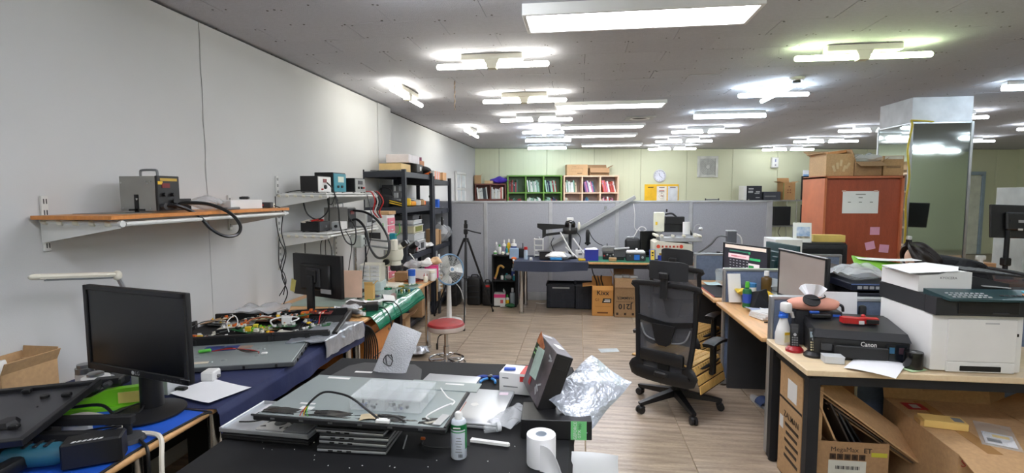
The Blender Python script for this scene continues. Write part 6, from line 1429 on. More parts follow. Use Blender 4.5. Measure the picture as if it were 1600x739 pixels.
for k, (a, b) in enumerate((((-.13, -.06, .36), (.05, -.10, .04)), ((.04, -.06, .28), (.20, -.08, .06)), ((-.06, -.06, .16), (.10, -.10, .02)))): G().tube([a, b], .010, 8).obj('white_strut', 'white', t)
for k, pts in enumerate(([(-.22, 0, .28), (-.26, 0, .2), (-.22, 0, .1), (-.2, 0, .02)], [(.08, 0, .36), (.14, 0, .28), (.12, 0, .12), (.16, 0, .03)])): G().tube(pts, .006, 6).obj('cord', 'black', t)
G().sph((.12, -.02, .44), .03, (.6, .6, 2), 10).obj('white_bulb', 'cream', t)
crumple('clear bag beside the jointed arm', (-.20, 6.96, BB), (.2, .14), 0, 'bag', .03, 14, 92, 'plastic_bag', bulge=.05)
blk('white_module', 'white boxed module under the jointed arm', 'module', (.02, 7.15, BB), (.13, .10, .11), 'white', 0, (('port', (.0, -.052, .06), (.05, .004, .03), 'grey'),))
t = thing('usb_microscope', 'slim black microscope pen upright on a stand', 'microscope', (.10, 7.2, BB)); G().cyl((0, 0, 0), .05, .015, seg=18).obj('base', 'steel', t); G().cyl((0, 0, .015), .006, .40, seg=8).obj('rod', 'steel', t); G().lathe([(0, .17), (.012, .17), (.026, .20), (.028, .34), (.02, .38), (0, .40)], 14, (.02, -.01, 0)).obj('pen', 'black', t); G().box((.02, 0, .20), (.08, .03, .03), .006).obj('clamp', 'black', t)
cable('black cable from the pen microscope to the holder', [(.13, 7.2, BB+.39), (.18, 7.2, BB+.28), (.26, 7.2, BB+.2), (.38, 7.2, BB+.15), (.46, 7.2, BB+.10)], .006)
t = thing('blue_bin', 'royal blue plastic bin on the bench', 'bin', (.165, 6.93, BB), 4); g = G()
for (x, y, sx, sy) in ((0, -.07, .17, .004), (0, .07, .17, .004), (-.085, 0, .004, .14), (.085, 0, .004, .14)): g.box((x, y, .07), (sx, sy, .14))
g.box((0, 0, .003), (.17, .14, .006)).obj('tub', (46, 56, 160, .45), t); G().box((0, 0, .142), (.18, .15, .008), .002).obj('rim', (60, 70, 176, .45), t)
crumple('white film heaped in the blue bin', (.165, 6.93, BB+.12), (.16, .13), 0, 'white', .02, 20, 93, 'film', 'film', bulge=.02)
blk('yellow_parts', 'yellow clips on the green mat by the blue bin', 'clips', (.04, 6.86, BB+.001), (.09, .05, .025), 'yellow', 12)
t = thing('board_holder', 'silver board holder jig with a circuit board on the bench', 'jig', (.40, 7.08, BB)); G().box((0, 0, .05), (.16, .12, .10), .006).obj('frame', 'black', t); G().box((0, 0, .13), (.19, .05, .05), .004).obj('rail', 'steel', t); G().box((0, -.03, .17), (.17, .03, .02), .003).obj('clamp_bar', 'lgrey', t); G().cyl((-.02, 0, .15), .006, .06, seg=8).obj('screw', 'black', t)
for k in range(4): G().box((-.06+.04*k, -.061, .05+.015*(k % 2)), (.02, .004, .02)).obj('dial', ('red', 'lgrey', 'grey', 'white')[k], t)
t = thing('small_display', 'small dark tilted display on the bench', 'display', (.545, 6.97, BB)); G().box((0, 0, .09), (.17, .02, .11), .004, (R(-15), 0, 0)).obj('panel', 'dark_grey', t); G().box((.0, .03, .02), (.10, .10, .03), .004).obj('base', 'black', t); G().box((.02, 0, .155), (.2, .03, .022), .006, (0, R(-6), 0)).obj('arm', 'lgrey', t)
blk('tan_block', 'small tan wooden block at the bench front', 'block', (.44, 6.85, BB), (.10, .06, .045), (186, 150, 104), -5)
t = thing('lunch_case', 'black lunch box shaped case standing at the bench back', 'case', (.74, 7.34, BB)); G().box((0, 0, .13), (.21, .09, .26), .035, seg=3).obj('shell', 'black', t); G().tube([(-.07, 0, .255), (-.07, 0, .28), (.07, 0, .28), (.07, 0, .255)], .007, 6, 3).obj('handle', 'steel', t)
gear('black station with blue display and white tray on the bench', (.74, 6.98, BB), (.25, .2, .10), 0, 'black', 'dark_grey', 'S', ((.84, .5, .016, 'lgrey'), (.2, .7, .006, 'lgrey')), (.55, .5, .07, .07, (50, 120, 210, .3)), name='hot_plate', cat='instrument')
blk('white_tray', 'white ridged tray lying on the black station', 'tray', (.74, 6.99, BB+.101), (.24, .2, .025), 'white', 0, (('knob', (.02, 0, .04), (.025, .025, .03), 'white'),))
t = thing('yellow_meter', 'yellow and blue handheld meter leaning on the bench', 'meter', (.955, 6.93, BB), 0); G().box((0, 0, .075), (.075, .05, .15), .008, (R(-10), 0, 0)).obj('case', (60, 80, 160), t); G().box((.0, -.027, .08), (.05, .01, .13), .004, (R(-10), 0, 0)).obj('face', (232, 194, 70), t)
for z in (.04, .075, .11): G().box((0, -.034+.003*(z*20-1), z), (.022, .004, .018), .001).obj('key', 'black', t)
t = thing('solder_spool', 'blue spool holder with gold wire beside the meter', 'spool', (1.07, 6.95, BB)); G().cyl((0, 0, 0), .05, .075, seg=20).obj('base', (40, 60, 150), t); G().cyl((0, 0, .075), .035, .03, seg=16).obj('wire', 'gold', t); G().cyl((0, 0, .10), .006, .08, seg=8).obj('spindle', 'black', t)
tag(G().cyl((1.08, 7.08, BB), .065, .16, seg=20).obj('paper_roll', 'white'), 'white paper roll behind the blue spool', 'roll')
# white reballing machine with black boxes
t = thing('rework_machine', 'cream rework machine with red lettering on the back bench', 'machine', (1.22, 7.13, BB))
G().prism([(-.24, 0), (.24, 0), (.24, .20), (-.20, .24), (-.24, .22)], .40, (0, .20, .02), FRONT).obj('body', 'cream', t)
G().box((0, -.01, .012), (.50, .40, .024)).obj('plinth', 'black', t)
for x in (-.19, .10): G().cyl((x, -.201, .19), .024, .004, seg=16, rot=(R(90), 0, 0)).obj('red_disc', (226, 74, 44, .5), t)
for k in range(5): G().box((-.135+.047*k, -.203, .19), (.022 if k % 2 == 0 else .03, .003, .026)).obj('red_letter_block', (226, 92, 62, .5), t); G().box((-.135+.047*k, -.205, .19), (.008, .002, .016)).obj('dark_stroke', (90, 50, 40), t)
G().box((.10, .0, .28), (.54, .34, .06), .008).obj('clamp_table', 'lgrey', t)
for x in (-.14, .0, .14, .28): G().box((x, -.14, .325), (.035, .10, .03), .005).obj('clamp', 'cream', t)
for x in (-.2, .34): G().box((x, 0, .325), (.04, .36, .03), .005).obj('slide_rail', 'cream', t)
G().box((-.15, .06, .50), (.13, .12, .26), .008).obj('tower', (226, 226, 206, .5), t); G().cyl((-.15, .06, .30), .04, .10, seg=16).obj('nozzle', 'steel', t); G().box((-.19, -.002, .48), (.025, .003, .04)).obj('yellow_tag', 'yellow', t)
G().cyl((-.05, .06, .63), .012, .04, seg=8).obj('stud', 'black', t)
G().tube([(-.07, .06, .60), (.02, .05, .61), (.09, .05, .55), (.14, .05, .50), (.22, .05, .45), (.28, .05, .32)], .013, 8).obj('hose', 'black', t)
G().box((.06, .10, .52), (.24, .14, .10), .006).box((.02, .12, .42), (.34, .10, .12), .006).obj('gantry', 'black', t); G().cyl((.2, .0, .34), .05, .16, seg=16).obj('fan_housing', 'white', t)
G().cyl((-.02, -.203, .1), .012, .006, seg=10, rot=(R(90), 0, 0)).obj('stop_button', 'red', t)
t = thing('gooseneck_lamp', 'white gooseneck lamp on the rework machine', 'lamp', (1.56, 7.3, BB)); G().cyl((0, 0, 0), .04, .02, seg=14).obj('base', 'white', t); G().tube([(0, 0, .02), (-.02, 0, .25), (.0, 0, .42), (.06, 0, .46), (.08, 0, .42)], .007, 6).obj('neck', 'lgrey', t); G().sph((.08, 0, .40), .03, (1, 1, .8), 12).obj('head', 'white', t)
t, p = monitor('dark monitor turned away behind the cream machine', (.98, 7.42, BB), 20, .30, .30, .21, 'flat')
# black steel cabinet with grey camera head behind the farthest screen
t = thing('side_cabinet', 'dark low cabinet between the bench and the far blue screen', 'cabinet', (1.80, 6.35, 0)); G().box((0, 0, .44), (.50, .55, .88), .004).obj('body', 'dark_grey', t)
for z in (.25, .62): d = G().box((0, -.279, z), (.46, .012, .34), .003).obj('door', 'dark_grey', t); G().box((0, -.288, z+.12), (.12, .01, .012)).obj('handle', 'steel', d)
t = thing('inspection_camera', 'grey camera head on a small white stand over the cabinet', 'camera', (1.76, 6.30, .881)); G().box((0, 0, .01), (.26, .2, .02), .004).obj('plate', 'white', t); G().box((.0, 0, .05), (.12, .12, .06), .006).obj('block', 'grey', t); G().box((.0, 0, .18), (.10, .09, .2), .005).obj('head', (96, 98, 104, .5), t); G().box((0, 0, .285), (.11, .10, .012), .002).obj('cap', 'lgrey', t); G().tube([(.06, 0, .25), (.11, 0, .2), (.13, 0, .04)], .009, 6).obj('white_tube', 'white', t)
for k in range(4): G().box((-.16+.04*k, -.08, .03), (.03, .05, .04), .004, (0, 0, R(20*k))).obj('part', ('black', 'grey', 'dark_grey', 'lgrey')[k], t)
cable('grey thick cable from the camera head to the machine', [(1.71, 6.3, 1.10), (1.62, 6.32, 1.10), (1.56, 6.4, 1.0), (1.50, 6.6, .90), (1.42, 6.85, .80)], .014, 'grey')
cable('white flex hanging from the trunking top on the partition', [(.78, 7.67, 1.46), (.80, 7.67, 1.3), (.80, 7.67, 1.12), (.83, 7.67, 1.06), (.78, 7.66, .96)], .006, 'white')
cable('bundle of white flex by the trunking on the partition', [(.78, 7.67, .95), (.86, 7.66, 1.1), (.92, 7.66, 1.12), (.96, 7.66, 1.08), (.9, 7.66, 1.05), (.86, 7.66, 1.08)], .009, 'white')
tag(G().hull([(.23, 5.2, .001), (.42, 5.25, .001), (.40, 5.37, .001), (.20, 5.33, .001), (.3, 5.28, .004)]).obj('floor_tape', (190, 198, 202, .4)), 'pale tape patch stuck on the tiled floor', 'tape')
# ================================================================ printer desk, right
# large multifunction printer
t = thing('office_printer', 'large white and black office printer with document feeder', 'printer', (1.90, 2.93, DZ+.001))
G().box((0, 0, .145), (.40, .44, .28), .010, seg=2).obj('body', 'white', t)
fr = G().box((.02, -.222, .16), (.30, .008, .21), .003).obj('front_door', 'white', t); G().box((.06, -.226, .245), (.06, .003, .006)).obj('latch_line', 'lgrey', fr)
dr_ = G().box((.02, -.222, .028), (.30, .008, .05), .003).obj('paper_drawer', 'white', t); G().box((.02, -.226, .022), (.18, .006, .026), .004).obj('drawer_grip', 'black', dr_)
G().box((.175, -.221, .19), (.008, .004, .014)).obj('badge', 'black', t)
G().box((.0, .03, .33), (.41, .40, .09), .006).obj('scanner_unit', (34, 36, 40, .5), t)
G().prism([(-.205, -.25), (.215, -.25), (.215, -.17), (-.205, -.17)], .085, (0, 0, .285)).obj('output_front', (38, 40, 44, .5), t); G().box((.02, -.252, .325), (.26, .006, .06), .003).obj('output_slot', 'black', t); G().box((.07, -.257, .300), (.07, .006, .008), .002).obj('output_tab', 'dark_grey', t)
G().hull([(-.17, -.29, .372), (.24, -.29, .372), (.24, -.15, .398), (-.205, -.15, .398), (-.17, -.29, .362), (.24, -.29, .362), (.24, -.15, .37), (-.205, -.15, .37)]).obj('control_panel', (40, 66, 70, .35), t)
for i in range(8):
    for j in range(3): G().box((-.14+.022*i, -.265+.026*j, .3785+.0043*j), (.013, .009, .004), .001, (R(10), 0, 0)).obj('key', 'lgrey', t)
for i in range(6): G().box((.08+.024*i, -.24, .384), (.014, .012, .004), .001, (R(10), 0, 0)).obj('key', 'dark_grey', t)
G().box((.205, -.24, .385), (.05, .04, .003), 0, (R(10), 0, 0)).obj('sticker', (226, 130, 60), t); G().box((.225, -.20, .391), (.03, .05, .003), 0, (R(10), 0, 0)).obj('sticker', (90, 190, 210), t)
fd = G().prism([(-.21, .375), (.03, .375), (.03, .475), (-.07, .48), (-.12, .462), (-.21, .455)], .32, (0, .20, 0), FRONT).obj('feeder_cover', 'white', t)
txt(t, 'KYOCERA', .017, (-.075, -.1205, .445), FRONT, 'dark_grey')
G().prism([(.03, .375), (.205, .375), (.205, .42), (.03, .455)], .30, (0, .19, 0), FRONT).obj('feeder_base', (36, 38, 42, .5), t)
G().box((.15, .03, .465), (.26, .25, .012), .003, (0, R(6), 0)).obj('feeder_tray', (30, 31, 34, .5), t)
for k in range(5): G().box((.06+.045*k, .03, .478-.0045*k), (.012, .24, .008), .002, (0, R(6), 0)).obj('tray_rib', 'dark_grey', t)
G().box((.14, -.05, .405), (.12, .16, .004), 0, (0, R(4), 0)).obj('ejected_paper', 'lgrey', t)
t = tag(G().prism([(-.235, -.14), (-.02, -.15), (.06, -.03), (.02, .16), (-.21, .15)], .003, (1.88, 2.95, DZ+.4825), (0, R(-4), 0)).obj('paper_sheet', 'paper'), 'white sheet lying on the printer document feeder', 'paper')
# black inkjet
t = thing('inkjet_printer', 'black compact inkjet printer on the maple desk', 'printer', (1.475, 2.99, DZ+.001), -10); t.scale = (1.04, 1.04, 1.3)
G().hull([(-.20, -.15, 0), (.20, -.15, 0), (.20, .15, 0), (-.20, .15, 0), (-.205, -.16, .085), (.205, -.16, .085), (.205, .16, .11), (-.205, .16, .11)]).obj('body', (26, 27, 30, .45), t)
G().hull([(-.21, -.165, .088), (.21, -.165, .088), (.21, .16, .112), (-.21, .16, .112), (-.20, -.14, .118), (.20, -.14, .118), (.20, .155, .138), (-.20, .155, .138)]).obj('lid', (34, 35, 38, .4), t)
G().box((.0, -.156, .035), (.24, .02, .05), .004).obj('output_slot', 'black', t); G().box((-.15, -.160, .05), (.05, .006, .03), .002).obj('window', 'dark_grey', t); G().box((.15, -.160, .045), (.09, .006, .07), .003).obj('ink_panel', (18, 22, 30, .2), t)
for k, c_ in enumerate(((40, 90, 120), (60, 40, 50))): G().box((.13+.04*k, -.1645, .055), (.022, .002, .024)).obj('ink_window', c_, t)
txt(t, 'Canon', .026, (.03, -.1685, .072), FRONT, 'white', bold=.012)
G().box((.0, -.17, .060), (.22, .012, .004)).obj('trim_line', 'dark_grey', t)
sheet('printed sheet sliding out of the black inkjet over the edge', (1.47, 2.735, DZ+.012), (.21, .27), -38, curl=-.006)
sheet('pale green sheet under the tape roll', (1.63, 2.74, DZ+.003), (.10, .10), 20, (190, 220, 170, .8), curl=.002)
t = thing('tape_roll', 'black tape roll standing at the printer corner', 'tape', (1.645, 2.74, DZ+.006)); G().lathe([(.012, 0), (.04, 0), (.041, .004), (.041, .078), (.04, .082), (.012, .082)], 24).obj('tape', 'black_gloss', t); G().cyl((0, 0, .02), .012, .06, seg=12).obj('core', 'lgrey', t)
t = thing('red_tool', 'red plastic cutter lying on the black inkjet', 'tool', (1.50, 2.96, DZ+.168), -4)
G().prism([(-.085, -.02), (-.02, -.028), (.03, -.012), (.085, -.02), (.09, .02), (.03, .03), (.0, .012), (-.06, .03), (-.09, .02)], .03, (0, 0, .004)).obj('body', 'red', t); G().box((.055, -.022, .018), (.06, .01, .022), .003).obj('black_side', 'black', t); G().box((0, -.026, .012), (.026, .006, .018), .001).obj('white_label', 'white', t); G().sph((.03, .03, .035), .012, seg=8).obj('button', 'red', t)
# phones
def phone(label, loc, rz, lit, body):
    t = thing('cordless_phone', label, 'phone', loc, rz, 'cordless phones on the maple desk')
    G().lathe([(0, 0), (.045, 0), (.045, .012), (.03, .028), (0, .03)], 20).obj('cradle', body, t)
    h = thing_part('handset', t); h.location = (0, .0, .02); h.rotation_euler = (R(-10), 0, 0)
    G().box((0, 0, .065), (.045, .022, .13), .008, seg=2).obj('shell', 'black', h); G().box((0, -.0115, .095), (.03, .002, .03)).obj('screen', lit, h)
    for i in range(3):
        for j in range(4): G().box((-.011+.011*i, -.0115, .015+.013*j), (.008, .003, .008), .001).obj('key', (206, 196, 160) if lit != 'dark_grey' else 'grey', h)
    G().cyl((0, -.011, .071), .008, .003, seg=10, rot=(R(90), 0, 0)).obj('pad', 'lgrey', h)
    return t
phone('dark cordless phone in a red cradle beside the spray bottle', (1.185, 2.98, DZ+.001), -12, 'dark_grey', (150, 20, 30, .35)); phone('cordless phone with pale screen in a black cradle', (1.245, 2.895, DZ+.001), -6, (170, 190, 200), 'black')
t = thing('spray_bottle', 'white cleaning spray bottle with blue trigger collar', 'bottle', (1.175, 3.12, DZ+.001), 20)
G().lathe([(0, 0), (.038, 0), (.042, .01), (.042, .06), (.034, .10), (.022, .14), (.018, .16), (0, .16)], 18).obj('body', 'white', t); G().box((0, -.042, .05), (.05, .004, .06), .001).obj('front_label', (226, 220, 180), t); G().box((0, -.0445, .07), (.05, .002, .014)).obj('yellow_band', 'yellow', t)
G().cyl((0, 0, .155), .024, .03, seg=16).obj('collar', (40, 100, 200), t); G().box((.005, -.01, .215), (.045, .06, .06), .014, seg=2).obj('trigger_head', 'white', t); G().prism([(0, 0), (.03, -.012), (.045, -.05), (.032, -.05), (.02, -.02), (0, -.014)], .014, (.02, .0, .20), FRONT).obj('trigger', 'white', t); G().box((-.02, -.01, .165), (.03, .03, .02), .004).obj('nozzle', (40, 100, 200), t)
t = thing('frosted_tray', 'frosted plastic tray at the desk front left', 'tray', (1.30, 2.80, DZ+.001), -6); g = G()
for (x, y, sx, sy) in ((0, -.03, .09, .002), (0, .03, .09, .002), (-.045, 0, .002, .06), (.045, 0, .002, .06)): g.box((x, y, .02), (sx, sy, .036))
g.box((0, 0, .002), (.09, .06, .003)).obj('tub', 'milky', t); G().box((0, 0, .036), (.096, .066, .003), .001).obj('rim', 'milky', t)
# tissue pouch on cartons
t = blk('parts_carton', 'dark parts carton behind the black inkjet', 'box', (1.36, 3.14, DZ+.001), (.24, .08, .20), (40, 42, 48), -6, (('white_card', (.02, -.042, .12), (.09, .003, .07), 'white'), ('blue_card', (.09, -.042, .14), (.04, .003, .09), 'blue'), ('drawing', (.0, -.044, .11), (.05, .002, .05), 'grey')))
t = thing('tissue_pouch', 'salmon pink tissue pouch with black tie and white tissue', 'tissue box', (1.33, 3.12, DZ+.205), -8)
g = G().sph((0, 0, .035), .13, (1.05, .42, .32), 18); g.noise(.012, 14, 2); g.obj('pouch', 'salmon', t); G().lathe([(0, 0), (.045, 0), (.045, .006), (0, .008)], 18, (-.02, -.045, .06), (R(35), 0, 0)).obj('black_opening', 'black', t)
G().grid(8, 8, lambda u, v: ((u-.5)*(.05+.10*v), .03*math.sin(u*9)*(.3+v), v*.085-.03*(2*u-1)**2*v), .002, (0, 0, .065)).obj('tissue', 'paper', t); G().tube([(-.05, -.03, .075), (0, -.05, .07), (.05, -.03, .08), (.06, .01, .085)], .004, 6).obj('tie', 'black', t)
for s_ in (-1, 1): G().tube([(s_*.12, 0, .04), (s_*.145, -.01, .03), (s_*.15, -.01, .0)], .008, 6).obj('corner_tie', 'black', t)
tag(G().box((1.51, 3.20, DZ+.15), (.19, .004, .29), .001, (R(-4), 0, R(-2))).obj('white_folder', 'paper'), 'white folder standing against the blue screen', 'folder')
t = thing('router', 'small black router with blue clip on the inkjet', 'router', (1.34, 3.05, DZ+.176), 0); G().box((0, 0, .012), (.10, .05, .022), .004).obj('body', 'black', t); G().box((-.03, -.0, .03), (.05, .02, .014), .004).obj('blue_clip', 'blue', t)
t = thing('headset_pad', 'black rounded pad leaning at the screen', 'pad', (1.635, 3.20, DZ+.001)); G().box((0, 0, .11), (.04, .03, .22), .014, seg=2).obj('pad', 'black', t); G().cyl((0, 0, 0), .03, .012, seg=14).obj('foot', 'black', t)
# ================================================================ cartons under the maple desk
t = carton('open brown carton with printed marks under the maple desk', (1.385, 2.93, .002), (.36, .36, .33), 0, 'card2', {})
txt(t, 'MegaMax', .035, (-.03, -.1815, .29), FRONT, (40, 28, 20)); txt(t, 'ET', .035, (.08, -.1815, .288), FRONT, (30, 22, 16), bold=.02)
for k in range(5): G().box((-.085+.035*k, -.1810, .252), (.03, .001, .03)).obj('care_symbol', (66, 46, 32), t); G().box((-.085+.035*k, -.1815, .252), (.012, .001, .016)).obj('care_mark', (30, 20, 14), t)
G().box((-.015, -.1812, .18), (.18, .001, .105)).obj('white_label', (200, 200, 190), t); G().box((.135, -.1812, .27), (.075, .001, .022)).obj('yellow_label', (190, 186, 60), t)
for k in range(16): G().box((-.07+.0075*k, -.1820, .195), (.002+.002*(k % 3), .001, .018)).obj('bar', 'dark_grey', t)
t = carton('tall brown carton beside the left desk leg', (1.21, 2.94, .002), (.10, .30, .60), 0, 'card', {'W': (5, .04)}, open_=True)
txt(t, 'ZALMAN', .05, (-.0515, -.02, .36), (R(90), 0, R(-90)), (40, 26, 16), bold=.01)
for k in range(5): G().box((-.0508, -.03, .31-.045*k), (.001, .18-.03*(k % 2), .018)).obj('print_bar', (50, 34, 22), t)
G().box((-.0508, -.02, .52), (.001, .12, .11)).obj('white_label', 'white', t); G().box((-.0508, 0, .44), (.001, .3, .012)).obj('black_band', 'black', t); G().box((-.0508, .11, .30), (.001, .05, .07)).obj('white_label', 'white', t)
tag(G().box((1.44, 3.195, .45), (.36, .008, .30), .001, (R(-3), 0, 0)).obj('cardboard_sheet', (156, 108, 70, .8)), 'flat brown cardboard sheet standing against the blue screen', 'cardboard')
BD = [('topmost long cardboard strip slanting down to the right', 0.0, 'card'), ('second long cardboard strip slanting beneath it', .014, 'card2'), ('third long cardboard strip with dark face', .028, (96, 80, 66)), ('lowest long cardboard strip in the slanting bundle', .042, 'card2')]
for k, (lb, dz, m_) in enumerate(BD): tag(G().box((1.56+.01*k, 2.86+.02*k, .40-dz*1.6), (.72-.04*k, .22, .009), .001, (R(18), R(36-k), R(-6))).obj('cardboard_strip', m_), lb, 'cardboard', 'slanting cardboard strips')
for k, (lb, x, z, a, m_) in enumerate((('dark folded panel standing in the open carton', 1.36, .38, -26, (54, 48, 44)), ('grey card standing in the open carton', 1.40, .37, -28, 'dark_grey'), ('tan folded card with a notch in the open carton', 1.29, .40, -24, 'card'), ('black plastic tray standing in the open carton', 1.43, .36, -32, 'black'))):
    tag(G().box((x, 2.90+.04*(k % 2), z), (.010, .24, .30), .002, (0, R(a), 0)).obj('card_piece', m_), lb, 'cardboard', 'flat pieces in the open carton')
t = carton('large brown carton jutting out under the maple desk', (1.96, 2.76, .002), (.52, .66, .44), -4, 'card', {'S': (105, .26), 'E': (60, .2), 'N': (15, .18)}, open_=False)
G().box((-.16, .22, .4412), (.10, .09, .001)).obj('red_sticker', (176, 30, 40), t); G().box((-.16, .22, .4418), (.04, .05, .001)).obj('sticker_mark', 'lgrey', t)
G().box((-.10, .0, .4410), (.06, .60, .001)).obj('tape', (170, 130, 84, .25), t); G().box((-.15, -.3315, .30), (.06, .001, .08)).obj('care_symbol', (50, 36, 26), t); txt(t, 'S', .05, (-.24, -.3318, .40), FRONT, (170, 50, 44))
t = thing('slim_carton', 'slim yellow carton lying on the large brown carton', 'box', (1.80, 2.75, .444), -12); G().box((0, 0, .018), (.18, .09, .036), .002).obj('body', (222, 186, 110, .6), t); G().box((-.096, 0, .014), (.016, .08, .024), .001).obj('torn_end', (190, 150, 90), t); G().box((.06, 0, .0365), (.04, .05, .001)).obj('grey_label', 'grey', t)
t = thing('blister_pouch', 'clear pouch with a printed card on the large carton', 'pouch', (1.98, 2.66, .446), -28); G().grid(10, 10, lambda u, v: ((u-.5)*.14, (v-.5)*.30, .014*math.sin(u*3.1)*math.sin(v*3.1)+.002*math.sin(v*20)), .001).obj('film', 'clear', t); G().box((0, -.06, .004), (.11, .14, .003)).obj('printed_card', (214, 214, 216), t); G().box((.01, -.03, .0062), (.06, .03, .001)).obj('yellow_print', 'yellow', t); G().box((-.02, -.09, .0062), (.05, .04, .001)).obj('grey_print', 'grey', t)
tag(G().box((2.12, 3.10, .53), (.40, .008, .22), .001, (R(-6), 0, R(-3))).obj('cardboard_sheet', 'card2'), 'cardboard flap sheet standing behind the large carton', 'cardboard')
cable('white thick cable looping down behind the desk', [(1.70, 3.20, .70), (1.66, 3.20, .62), (1.62, 3.19, .50), (1.62, 3.19, .38), (1.65, 3.19, .25)], .008, 'cream'); cable('thin black cable under the maple desk left', [(1.25, 3.2, .68), (1.27, 3.2, .60), (1.32, 3.2, .52)], .003); cable('yellow striped cable under the desk', [(1.78, 3.2, .70), (1.80, 3.2, .62), (1.86, 3.2, .50)], .006, (170, 160, 70)); cable('yellow cable at the right under the desk', [(2.22, 3.2, .70), (2.21, 3.2, .6), (2.2, 3.2, .5)], .006, (170, 160, 70))
# ================================================================ cubicle desk items
DT = DZ-.014
t, p = monitor('glossy monitor with pale reflection painted in behind the nearest screen', (1.52, 3.70, DT), -84, .60, .34, .31, 'flat', screen=mat('painted_reflection', (158, 148, 142), .12, var=.05, vs_=2, c2=(176, 166, 160)), bezel=.012, rim='black'); G().box((0, -.003, .171), (.60, .014, .006), .001).obj('top_edge', 'lgrey', p)  # screen is off; reflection of the bright walls is painted into its colour
t, p = monitor('lit monitor showing a keypad window on the far cubicle desk', (1.50, 4.85, DT), -65, .55, .315, .27, 'flat', screen=mat('ui_screen', (58, 57, 66), .3, var=.03, emit=.10), bezel=.010)
SCR = [(0, .128, .50, .030, (230, 214, 200)), (-.06, .09, .26, .012, (60, 120, 100)), (.06, .085, .02, .018, (60, 170, 110)), (-.07, .045, .26, .040, (236, 206, 210)), (.13, .035, .12, .020, (60, 180, 110)), (.12, -.03, .13, .055, (232, 222, 224)), (.09, -.035, .06, .03, (30, 130, 60)), (-.12, .045, .08, .012, (200, 120, 130)), (-.03, .045, .12, .008, (206, 140, 150))]
for k, (x, z, a, b, c_) in enumerate(SCR): G().box((x, -.0035-.0008*k, z), (a, .001, b)).obj('window_patch', mat('ui_%d' % k, c_, .3, var=.02, emit=.25), p)
for i in range(6):
    for j in range(4): G().box((-.175+.042*i, -.0035, .005-.025*j), (.018, .001, .005)).obj('keypad_mark', mat('ui_key', (200, 200, 205), .3, emit=.2) if 'ui_key' not in MATS else 'ui_key', p)
t, p = monitor('dark teal backed monitor behind the lit one', (1.80, 4.93, DT), 100, .50, .32, .27, 'flat', bm=(26, 62, 66, .5))
t = thing('mouse_mat', 'black mouse mat with red edge on the far cubicle desk', 'mat', (1.30, 4.86, DT+.001)); G().box((0, 0, .002), (.30, .62, .004)).obj('pad', 'black_matt', t); G().box((-.152, 0, .003), (.006, .62, .006)).obj('red_edge', 'red', t)
t = thing('mouse', 'dark grey mouse on the black mat', 'mouse', (1.34, 4.66, DT+.006), 30); G().sph((0, 0, .012), .032, (.8, 1.4, .6), 14).obj('shell', 'dark_grey', t); G().cyl((0, -.02, .028), .004, .008, seg=8).obj('wheel', 'black', t)
sheet('white paper heap edge on the far cubicle desk', (1.44, 5.0, DT+.008), (.20, .30), 20)
t = thing('clear_cup', 'clear plastic cup with domed lid by the far screen', 'cup', (1.37, 5.25, DT+.001)); G().lathe([(0, .002), (.032, .002), (.042, .12), (.040, .12), (.031, .006), (0, .006)], 18).obj('cup', 'clear', t); G().lathe([(.044, .118), (.044, .128), (.03, .15), (0, .155)], 18).obj('lid', 'clear', t)
sheet('pale blue papers at the far screen', (1.28, 5.2, DT+.004), (.14, .2), 0, (190, 214, 216, .7))
# on the nearer cubicle desk
tag(G().box((1.245, 4.32, DT+.125), (.10, .014, .23), .002, (R(-12), 0, R(6))).obj('flat_case', 'white'), 'white flat case standing against the middle screen', 'case')
bottle('green and blue drink bottle on the cubicle desk', (1.30, 4.18, DT+.001), .20, .034, (36, 110, 60), (90, 190, 60), (50, 80, 170))
tag(G().hull([(-.07, -.05, 0), (.07, -.05, 0), (.09, .05, .0), (-.08, .05, 0), (-.02, -.04, .14), (.05, .02, .15), (-.05, .04, .12)], (1.385, 4.14, DT+.002)).obj('black_pouch', 'black_matt'), 'black fabric pouch beside the drink bottle', 'pouch')
t = thing('blue_can', 'blue capped white can behind the pouch', 'can', (1.37, 4.30, DT+.001)); G().cyl((0, 0, 0), .035, .14, seg=18).obj('body', 'white', t); G().cyl((0, 0, .14), .036, .03, seg=18).obj('lid', (60, 130, 190), t)
crumple('yellow paper bundle beside the pouch', (1.455, 4.20, DT+.002), (.10, .16), 20, 'yellow', .03, 16, 110, 'yellow_bundle', 'paper', bulge=.06)
crumple('yellow sponge bag behind the drink bottle', (1.29, 4.27, DT+.08), (.09, .10), 0, (226, 196, 60), .02, 18, 111, 'yellow_bag', bulge=.03)
bottle('brown liquid bottle with white cap near the middle screen', (1.48, 4.30, DT+.10), .17, .04, (96, 74, 40, .15), 'white', None)
t = thing('clear_tub', 'clear tub under the brown bottle on cubicle desk', 'tub', (1.50, 4.29, DT+.001)); G().box((0, 0, .048), (.15, .13, .096), .004).obj('body', 'milky', t); G().box((0, -.067, .05), (.07, .003, .05)).obj('label_sheet', 'white', t)
crumple('clear bag tuft behind the brown bottle', (1.56, 4.34, DT+.10), (.12, .14), 0, 'bag', .04, 14, 112, 'plastic_bag', bulge=.05)
t = thing('booklet', 'white stack of booklets at the cubicle desk edge', 'booklet', (1.34, 3.84, DT+.001), 20)
for k in range(3): G().box((.005*k, .003*k, .008+.014*k), (.20, .15, .012), .001, (0, 0, R(6*k))).obj('booklet_page', 'white', t)
